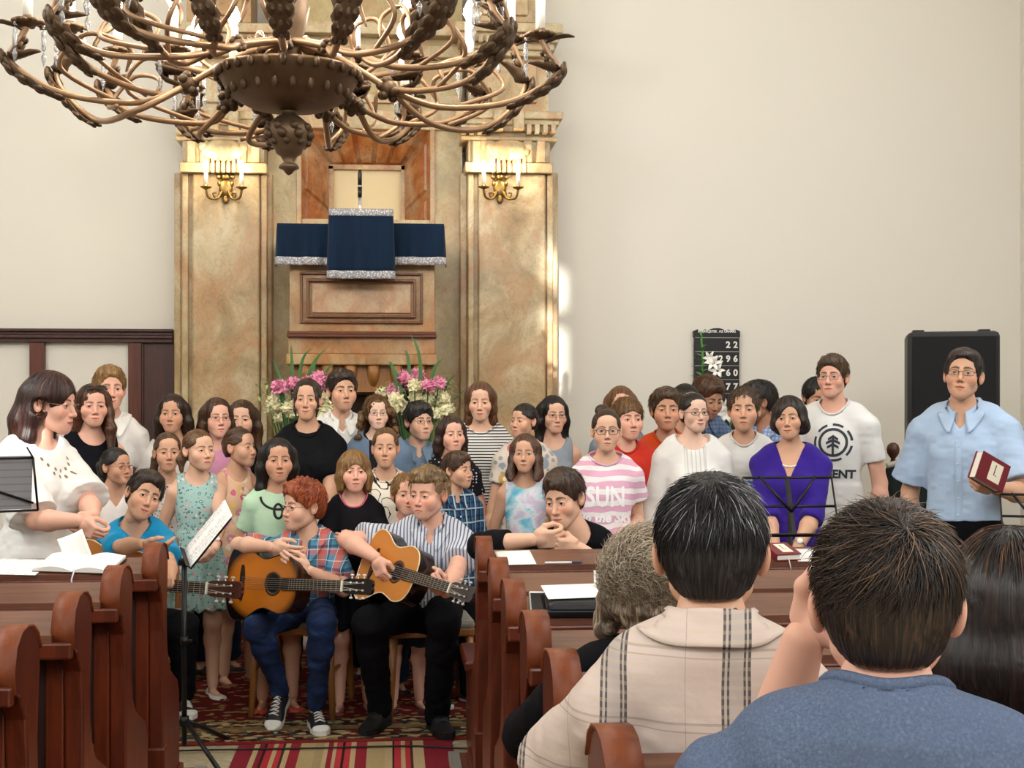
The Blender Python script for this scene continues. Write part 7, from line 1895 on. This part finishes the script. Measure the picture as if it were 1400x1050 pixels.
def pearls(I):
    nb, S, T = I['nb'], I['S'], I['T']; m = MB(); bodyo = [c for c in I['root'].children if c.name.startswith('body')][0]
    tb = BVHTree.FromPolygons([v.co[:] for v in bodyo.data.vertices], [tuple(p.vertices) for p in bodyo.data.polygons])
    for i in range(33):
        a = -1.75 + 3.5 * i / 32; q = T @ Vector((math.sin(a) * .082, -.3, I['Lt'] * .985 - .085 * math.cos(a) ** 1.0 * (1 if abs(a) < 1.57 else 0)))
        h_ = tb.ray_cast(q, T.to_3x3() @ Vector((0, 1, 0)))
        if h_[0] and h_[0].y - q.y < .45: m.sph(h_[0] + Vector((0, -.003, 0)), .0056, 8)
    if m.n: m.build('pearl_necklace', plain('#e6dfd2', .2, name='pearl', var=.03), I['root'])
pearls(pw); watch(pw, 1, '#9a9488', '#e8e6e0')
mt = person('tall man in a white logo t-shirt with glasses and short brown hair', 1138, 485, 542, 6.95, 'man', yaw=-14, byaw=-10, hair=Short(t=.012, top=.014, spike=.014), haircol=('#2e2013', '#7a5a38'), topw=dict(mat=pl('#dfdfde'), sleeve=.62, neck=('round', .068, .012), loose=.012), bottom=dict(mat=JEAN), glasses=dict(col='#3a3a44', style='rect', hh=.0135), skin='rosy', wide=.98, w=1.04, shoes=('sneaker', '#2a2a30', '#d8d6d0'))
def print_logo(I):
    L = I['Lt']; M = plain('#2c333c', .7, name='print_dark', var=.04)
    for k in range(7):
        a0 = 2 * PI * k / 7 + .12; P = [Vector((math.cos(a0 + .6 * i / 8) * r, math.sin(a0 + .6 * i / 8) * r, 0)) for i in range(9) for r in (.088, .100)]
        stick(I, P, [(2 * i, 2 * i + 1, 2 * i + 3, 2 * i + 2) for i in range(8)], (.015, L * .66), M, 'logo_ring')
    P = [Vector((math.cos(2 * PI * i / 36) * r, math.sin(2 * PI * i / 36) * r, 0)) for i in range(37) for r in (.062, .076)]
    stick(I, P, [(2 * i, 2 * i + 1, 2 * i + 3, 2 * i + 2) for i in range(36)], (.015, L * .66), M, 'logo_ring')
    V = []; F = []
    def quad(a, b, c, d): n = len(V); V.extend(Vector((*q, 0)) for q in (a, b, c, d)); F.append((n, n + 1, n + 2, n + 3))
    quad((-.006, -.062), (.006, -.062), (.006, .035), (-.006, .035))
    for zz, w_ in ((.020, .026), (.0, .036), (-.022, .030)): quad((-w_, zz - .012), (0, zz + .004), (0, zz + .020), (-w_, zz + .002)); quad((0, zz + .004), (w_, zz - .012), (w_, zz + .002), (0, zz + .020))
    stick(I, *subdiv2d(V, F, .02), (.015, L * .66), M, 'logo_tree')
    V, F = text_mesh('ELEMENT', .060, 0, .0025, shear=.05); stick(I, *subdiv2d(V, F, .03), (.0, L * .36), M, 'logo_lettering')
print_logo(mt)
# ------------------------------------------------------------------ the man in light blue with the book
zw = lambda px, py, D: tuple(pt(px, py, D))
pa = person('man in a light blue shirt and glasses speaking, a dark red book in hand', 1317, 475, 545, 6.15, 'man', yaw=-6, byaw=-10, pitch=-6, roll=4, hair=Short(t=.011, top=.004, spike=.004, hz=.070), haircol=('#1d1512', '#4a3a34'), iris='#3a2c24',
            topw=dict(mat=pl('#a9c0dc'), sleeve=.80, collar=True, neck=('v', .068, .075), loose=.022, sleevew=2.2, hem=.012, wr=.006, button='#c8d6e8'), bottom=dict(mat=pl('#101014')), glasses=dict(col='#30221e', style='rect', hh=.0115, thick=.0013), skin='mid', mouth=.7, wide=.97, w=1.10, depth=1.15, S=1.74,
            armL=(zw(1362, 668, 5.80), (.9, .5, -.5), 'clasp', (-.1, -.5, .8), (-.9, -.15, .25)), armR='down', shoes=('boot', '#15130f', '#0c0b0a'))
bk = thing('red_book', 'dark red book with a pale title label held by the man in light blue', 'book', pt(1347, 645, 5.72))
bk.rotation_euler = frame_from((.84, .25, -.42), (.42, .18, .72)).to_euler()
closed_book(bk, .165, .125, .048, True, -1)
# ------------------------------------------------------------------ the woman in white at the left
tw_ = person('woman in a loose white blouse with long auburn hair, hands folded, facing the choir', 70, 508, 588, 5.45, 'woman', yaw=62, byaw=46, pitch=8, hair=Long(.20, hz=.050, fx=.052, vol=1.05, t=.018, earcut=-1, mass=1.1), haircol=AUB, topw=dict(mat=cloth_m('#e8e7e3'), sleeve=.92, sleevew=2.4, neck=('round', .080, .035), loose=.022, hem=-.05, wr=.008), bottom=dict(mat=pl('#131216')), glasses=dict(col='#a89890', style='rect', hh=.013, rimless=True), skin='rosy', w=1.10, depth=1.2, lipc='#a04a4c', wide=1.0, lean=(.02, .02),
             armR=(zw(110, 712, 5.12), (-.5, .2, -1), 'clasp', (.3, -.3, .9), (.75, -.25, -.6)), armL=(zw(128, 704, 5.22), (.4, .7, -.8), 'clasp', (0, -.4, .9), (-.30, -.75, -.6)), shoes=('flat', '#1a1718', '#141214'))
sheet('folded_paper', 'folded white paper held in the hands of the woman in the white blouse', 'paper', pt(104, 752, 5.02), .10, .13, M_PAPER, R_(12), Euler((R_(70), R_(-12), 0)).to_matrix(), .002, .08)
def earring(I):
    m = MB(); c = I['HM'] @ Vector((-.088, .004, -.045)); m.tube([c + Vector((math.sin(k * PI / 8) * .014, 0, -.016 + math.cos(k * PI / 8) * .016)) for k in range(17)], .0035, 6); m.sph(c + Vector((0, 0, -.02)), .006, 6); m.build('earring', plain('#7a5a3a', .3, .7, name='earring'), I['root'])
earring(tw_)
def embroidery(I):
    m2 = []
    L = I['Lt']; V = []; F = []
    for i, (x, z) in enumerate([(-.055, .0), (-.03, -.018), (0, -.026), (.03, -.018), (.055, 0), (-.045, -.035), (-.015, -.05), (.015, -.05), (.045, -.035), (-.07, .025), (.07, .025)]):
        n = len(V); V += [Vector((x + math.cos(k * PI / 4) * .0055, z + math.sin(k * PI / 4) * .008, 0)) for k in range(8)]; F.append(tuple(range(n, n + 8)))
    stick(I, V, F, (.0, L * .80), plain('#8a6a4a', .6, name='embroidery'), 'embroidery', .001)
embroidery(tw_)
I = girl_sg
m = MB(); l2 = MB()
for s in (-1, 1):
    P = [Vector((s * .033 + math.cos(2 * PI * k / 20) * .026, 0, math.sin(2 * PI * k / 20) * .017)) for k in range(20)]
    m.tube(P + P[:1], .002, 6); l2.add(P, [tuple(range(20))]); m.tube([(s * .06, 0, .006), (s * .085, .06, .0), (s * .088, .11, -.02)], .002, 6)
m.tube([(-.008, 0, .004), (.008, 0, .004)], .002, 6)
o = m.build('sunglasses', plain('#3a2c26', .3, name='sunglass_frame'), None); o.matrix_world = Matrix.Translation(I['root'].location) @ Matrix.Rotation(I['root'].rotation_euler.z, 4, 'Z') @ I['HM'] @ Matrix.Translation((0, -.070, .108)) @ Matrix.Rotation(R_(-52), 4, 'X')
tag(o, 'sunglasses pushed up on the hair of the girl in black', 'sunglasses'); l2.build('lens', plain('#2a2422', .1, name='dark_lens'), o)
# ------------------------------------------------------------------ boys with guitars
def W3(*a): return pt(*a)
SH = .043
# redhead
ch1 = chair('wooden chair under the red-haired boy with the sunburst guitar', (pt(415, 900, 6.35).x, pt(415, 900, 6.35).y - .02, .011), R_(-12))
rd = person('red-haired boy in a bright plaid shirt and glasses sitting with a sunburst guitar', 414, 657, 722, 6.15, 'boy', yaw=-58, byaw=-14, pitch=2, hair=dict(style='short', t=.017, hz=.070, fx=.060, top=.018, spike=.034, amp=.005, L=.2), haircol=('#6a2a12', '#be6632'), S=1.50,
            topw=dict(mat=plaid('#4f86a2', [(0, 11, .1, .36, '#c86a5c', .85), (2, 11, .4, .30, '#c0584e', .6), (0, 11, .62, .12, '#24405c', .7), (2, 11, .05, .12, '#24405c', .7), (0, 22, .3, .05, '#e4dcd4', .8), (2, 22, .3, .05, '#e4dcd4', .8)]), sleeve=.80, sleevew=1.6, collar=True, neck=('v', .062, .06), loose=.018, hem=.0), bottom=dict(mat=tiedye([(.35, '#161f38'), (.55, '#1d3056'), (.7, '#33507c')], 6, .5), loose=.007), glasses=dict(col='#2a2024', style='rect', hh=.011), skin='fair', iris='#4a5a5a', shoes=None,
            pose=dict(world=True, armlen=1.08, pelvis=W3(420, 835, 6.22), legs={-1: (W3(400, 838, 6.17), W3(352, 858, 5.86), W3(384, 948, 6.06), -25), 1: (W3(440, 838, 6.17), W3(440, 852, 5.80), W3(432, 968, 5.96), 12)}),
            armR=(W3(370, 748, 5.82), (-1, .2, .1), 'relax', (.2, -.2, 1), (.9, -.15, -.25)), armL=(W3(422, 780, 5.78), (.8, -.1, -.9), 'relax', (.2, -.2, .9), (-.75, -.2, .35)))
def put_shoe(I, w, rz, rx, style, cols, S):
    m = shoe_mesh(style, .150 * S, None); rt = I['root']
    o = m.build('shoe', [plain(cols[0], .6, name='shoe_upper'), plain(cols[1], .6, name='shoe_sole')], rt)
    Mi = (Matrix.Translation(rt.location) @ Matrix.Rotation(rt.rotation_euler.z, 4, 'Z')).inverted()
    o.matrix_local = Mi @ Matrix.Translation(w) @ Matrix.Rotation(R_(rz), 4, 'Z') @ Matrix.Rotation(R_(rx), 4, 'X')
q = W3(384, 948, 6.06); put_shoe(rd, (q.x, q.y, .075), -12, 28, 'high', ('#1a1a20', '#d8d6d0'), 1.55)
q = W3(432, 968, 5.96); put_shoe(rd, (q.x, q.y, .012), 14, 0, 'high', ('#1a1a20', '#d8d6d0'), 1.55)
g1 = guitar('sunburst classical guitar on the knee of the red-haired boy', '#c8741f', '#2a1208', '#16100d', '#140a06', W3(374, 798, 5.78), W3(519, 803, 5.42) - W3(374, 798, 5.78), (-.42, -.88, .16), .93)
# boy with the natural guitar
ch2 = chair('wooden chair under the boy in the striped shirt with the natural guitar', (pt(585, 900, 6.30).x, pt(585, 900, 6.30).y - .02, .011), R_(4))
bs = person('boy in a pin-striped shirt with fair quiff and shaved sides playing a guitar', 586, 640, 706, 6.05, 'boy', yaw=-34, byaw=-8, pitch=5, hair=dict(style='short', t=.010, hz=.074, fx=.062, top=.026, spike=.03, amp=.003, clipx=.062), hair2=dict(style='short', t=.0025, hz=.074, fx=.064, amp=.0004), hair2col=('#7a6248', '#a58a68'), haircol=('#5a452c', '#a88a5c'), S=1.52,
            topw=dict(mat=plaid('#c9cdd6', [(0, 62, 0, .38, '#3a4764', .85)]), sleeve=.72, collar=True, neck=('v', .064, .07), loose=.022, sleevew=1.5, hem=.0), bottom=dict(mat=pl('#0f0f12'), loose=.014), skin='rosy', ruddy=1.9, iris='#4a5560', gaze=(-5, -3), wide=1.06, w=1.20, depth=1.2, shoes=None, smile=-.5,
            pose=dict(world=True, armlen=1.12, pelvis=W3(585, 832, 6.15), legs={-1: (W3(560, 836, 6.10), W3(505, 852, 5.78), W3(520, 972, 5.98), -14), 1: (W3(606, 836, 6.10), W3(606, 848, 5.72), W3(597, 984, 5.92), 10)}),
            armR=(W3(513, 762, 5.74), (-1, .4, .25), 'clasp', (.5, -.6, .3), (.35, -.25, -.9)), armL=(W3(607, 818, 5.52), (.9, .2, -.6), 'grip', (.2, -.6, .9), (-.5, -.5, .5)))
q = W3(520, 972, 5.98); put_shoe(bs, (q.x, q.y, .012), -22, 0, 'boot', ('#121113', '#0d0c0c'), 1.75)
q = W3(597, 984, 5.92); put_shoe(bs, (q.x, q.y, .012), 14, 0, 'boot', ('#121113', '#0d0c0c'), 1.75)
g2 = guitar('natural-topped classical guitar played by the boy in the striped shirt', '#c07a32', '#1c0e08', '#3a3432', None, W3(543, 782, 5.70), W3(650, 815, 5.25) - W3(543, 782, 5.70), (-.46, -.84, .32), .90)
# boy in turquoise
ch3 = chair('wooden chair half hidden behind the front left pew, under the boy in turquoise', (pt(196, 900, 6.25).x, pt(196, 900, 6.25).y, .011), R_(14))
bt = person('boy in a turquoise t-shirt with tilted head leaning on the front left pew', 197, 652, 706, 6.0, 'boy', yaw=16, byaw=6, roll=22, pitch=2, hair=Short(t=.011, hz=.066, top=.010, part=-.015, spike=.006), haircol=('#1a110c', '#4a3020'), S=1.46, sc=.222 / .2395,
            topw=dict(mat=pl('#1c8fc0'), sleeve=.75, neck=('v', .074, .060), loose=.018, sleevew=1.6, hem=.0), bottom=dict(mat=pl('#101014')), skin='mid', smile=.5, iris='#3a2a20', gaze=(-6, 2), shoes=('sneaker', '#3a1c24', '#c8c4bc'), lean=(.02, .03), wide=.98,
            pose=dict(world=True, pelvis=W3(192, 850, 6.12), legs={-1: (W3(170, 850, 6.08), W3(200, 858, 5.72), W3(212, 955, 5.9), 0), 1: (W3(208, 850, 6.08), W3(250, 856, 5.76), W3(252, 952, 6.0), 16)}),
            armR=(W3(196, 744, 5.62), (-.9, .2, -.3), 'relax', (.2, -.9, .3), (.9, -.1, -.1)), armL=(W3(232, 800, 5.66), (.9, .3, -.4), 'grip', (.2, -.6, .8), (-.3, -.7, .1)))
g3 = guitar('guitar whose neck sticks out past the front left pew, held by the boy in turquoise', '#b87430', '#3a1c0e', '#4a2418', None, W3(172, 797, 5.80), W3(342, 808, 5.52) - W3(172, 797, 5.80), (-.25, -.95, .15), 1.0)
# boy in black leaning on the right front pew
yd = RROWS[0]
bb_ = person('teenage boy in a black v-neck sweater leaning his folded arms on the front right pew', 771, 640, 716, 5.12, 'man', yaw=-26, byaw=-4, pitch=12, roll=-5, hair=Short(t=.013, top=.016, spike=.016, hz=.062), haircol=('#241710', '#5c4230'), S=1.62, iris='#3a2c24',
            topw=dict(mat=pl('#131316'), sleeve=1.55, neck=('v', .074, .080), loose=.010, wr=.004), bottom=dict(mat=pl('#15161c')), skin='fair', ruddy=1.3, wide=.90, gaze=(-4, -5), lipc='#b8706a', lean=(-.03, -.03), shoes=('sneaker', '#2a2a30', '#c8c6c0'),
            pose=dict(world=True, pelvis=W3(790, 870, 5.52), legs={-1: (W3(770, 870, 5.48), W3(760, 872, 5.34), W3(760, 985, 5.44), 0), 1: (W3(810, 870, 5.48), W3(830, 872, 5.34), W3(830, 985, 5.44), 8)}),
            armR=(W3(728, 738, 4.93), (-.9, -.1, .05), 'clasp', (0, -.3, .9), (.95, -.1, .05)), armL=(W3(792, 750, 4.95), (.9, .2, -.6), 'clasp', (0, -.3, .9), (-.9, -.1, .1)))
m = MB(); p = pt(792, 960, 5.60); m.bb(p.x - .5, p.x + .5, p.y - .22, p.y + .22, .39, .43, 0, .01)
bn = thing('bench', 'low wooden bench under the teenage boy in black behind the front right pew', 'bench', (p.x, p.y, .0)); 
o = m.build('seat', M_PEW, bn); o.matrix_parent_inverse = Matrix.Translation(-Vector(bn.location))
for sx in (-.44, .44): m = MB(); m.bb(sx - .03, sx + .03, -.2, .2, 0, .392); m.build('leg', M_PEW, bn)
# ------------------------------------------------------------------ listeners in the pews, seen from behind
def seated(px, D): 
    p = pt(px, 900, D); return dict(pelvis=(p.x, p.y + .02, PZ + .50), world=True, legs=None)
PLA = plaid('#c6b6ad', [(0, 5.2, .29, .215, '#a39b96', .7), (0, 5.2, .085, .022, '#2c2a30', .85), (0, 5.2, .125, .018, '#2c2a30', .85), (0, 5.2, .255, .018, '#2c2a30', .85), (0, 5.2, .295, .022, '#2c2a30', .85), (2, 9.0, .1, .035, '#4a4640', .35), (2, 9.0, .2, .02, '#4a4640', .35), (0, 10.4, .55, .012, '#4a4640', .4), (2, 70, 0, .4, '#c2b098', .25)], wob=.01)
def listener(label, px, top, nape, D, kind, S, w, topw, hair, haircol, **k):
    p = pt(px, 900, D)
    return person(label, px, top, nape, D, kind, yaw=k.pop('yaw', 180), byaw=k.pop('byaw', 180), hair=hair, haircol=haircol, S=S, w=w, topw=topw, ground=0, nolegs=True, shoes=None, locks=False,
                  pose=dict(pelvis=(0, .03, PZ + .50), legs=None, **k.pop('P', {})), h=k.pop('h', .0048), **k)
LAP = ((.10, -.24, .44), (1, .3, -.4), 'relax', (0, -.3, 1))
ARMS['lap'] = LAP
pm_ = listener('man with thick dark greying hair in a beige plaid shirt seen from behind', 972, 656, 846, 2.18, 'man', 1.74, .82, dict(mat=PLA, sleeve=.85, loose=.020, neck=('round', .066, .0), rib=False, wr=.006, sleevew=1.8, collar=True, placket=False), dict(style='short', t=.009, hz=.066, top=.012, h=.0026), ('#0d0b0b', '#3a3638'), skin='mid', ruddy=1.6, arms='lap', sc=.240 / .2395, neck=.50, P=dict(slope=.80))
reg = lambda p: (p[:, 2] > -.075 + .0 * p[:, 0]) & ~((p[:, 1] < -.055) & (p[:, 2] < .07)) & ~((np.abs(p[:, 0]) > .060) & (p[:, 2] < .025) & (p[:, 1] < .050))
strands(pm_, 8000, ('#0b0a0b', '#38343a'), L=.055, t=.010, whorl=(.05, .30, .95), region=reg, lift=.013, r=.0011, seed=2, swirl=.25, grav=.35)
strands(pm_, 170, ('#77757a', '#b8b4b4'), L=.050, t=.013, whorl=(.05, .30, .95), region=lambda p: (p[:, 2] > .06) & (p[:, 1] > -.06), lift=.016, r=.0010, seed=3, swirl=.25, grav=.35)
g = NT('heather_blue'); v = g.coord(); n = g.noise(v, 260, 3, .7).outputs[0]
g.bump(g.noise(g.coord((1, 1, .8)), 16, 3).outputs[0], .5, .012)
HEATH = g.done(g.mix(g.noise(v, 6, 2).outputs[0], g.ramp(n, [(.3, '#434e64'), (.55, '#5a677f'), (.75, '#7a8598')]), '#525f78'), .9, 0, .15)
bm_ = listener('nearest listener, young man with brown hair in a heather blue t-shirt, seen from behind', 1210, 696, 944, 1.62, 'man', 1.78, .98, dict(mat=HEATH, sleeve=.9, loose=.014, neck=('round', .066, .0), wr=.006, sleevew=1.5), dict(style='short', t=.009, hz=.064, top=.014, h=.0026), ('#150d09', '#4a3426'), skin='rosy', ruddy=1.5, h=.0042, sc=.232 / .2395, neck=.35, P=dict(slope=.82),
               armL=(tuple(pt(1098, 876, 1.83)), (-.2, .4, -1.2), 'clasp', (-.3, .5, .7), (.75, -.15, .75)), armR='lap', yaw=184)
strands(bm_, 9500, ('#160e0a', '#4e3828'), L=.060, t=.010, whorl=(-.25, .62, .74), region=reg, lift=.014, r=.0010, seed=5, swirl=.5, grav=.30, gloss=.38)
strands(bm_, 350, ('#4a3424', '#7d6046'), L=.055, t=.014, whorl=(-.25, .62, .74), region=lambda p: p[:, 2] > .06, lift=.018, r=.0009, seed=6, swirl=.5, grav=.3)
cu = listener('older woman with curly grey-brown hair in black, seen from behind between the pews', 886, 730, 876, 2.78, 'woman', 1.60, 1.02, dict(mat=pl('#0e0e11'), sleeve=1.7, loose=.016, neck=('round', .070, .0)), dict(style='curly', L=.085, t=.018, hz=.07, vol=.86, h=.003, seed=3), ('#57493b', '#b8a58b'), skin='mid', arms='lap', sc=.222 / .2395, neck=.6)
strands(cu, 3800, ('#7d6c58', '#d2c2a8'), L=.05, t=.022, region=lambda p: (p[:, 2] > -.09) & (p[:, 1] > -.06), curl=.010, lift=.022, r=.0010, seed=8, spread=1.2, grav=.2, gloss=.55, seg=8)
strands(cu, 2200, ('#b0a08a', '#e6dac8'), L=.05, t=.024, region=lambda p: (p[:, 2] > .03) & (p[:, 1] > -.06), curl=.011, lift=.024, r=.0010, seed=9, spread=1.2, grav=.2, gloss=.55, seg=8)
lw = listener('woman with long dark hair and lighter crown at the right picture edge, seen from behind', 1384, 740, 926, 2.28, 'woman', 1.62, .95, dict(mat=pl('#1a1820'), sleeve=.8, loose=.012, neck=('round', .070, .0)), dict(style='long', L=.24, t=.014, hz=.07, vol=1.02, h=.003, mass=1.1), ('#0b0707', '#2c1a14'), skin='mid', arms='lap', sc=.262 / .2395, yaw=172)
strands(lw, 2600, ('#140b08', '#3a241a'), L=.10, t=.015, whorl=(0, .1, 1), region=lambda p: (p[:, 2] > -.02), lift=.006, r=.0010, seed=12, spread=.12, grav=.8, swirl=0)
strands(lw, 160, ('#4a2a18', '#7a5234'), L=.055, t=.017, whorl=(0, .1, 1), region=lambda p: (p[:, 2] > .085), lift=.005, r=.0010, seed=13, spread=.12, grav=.8, swirl=0)
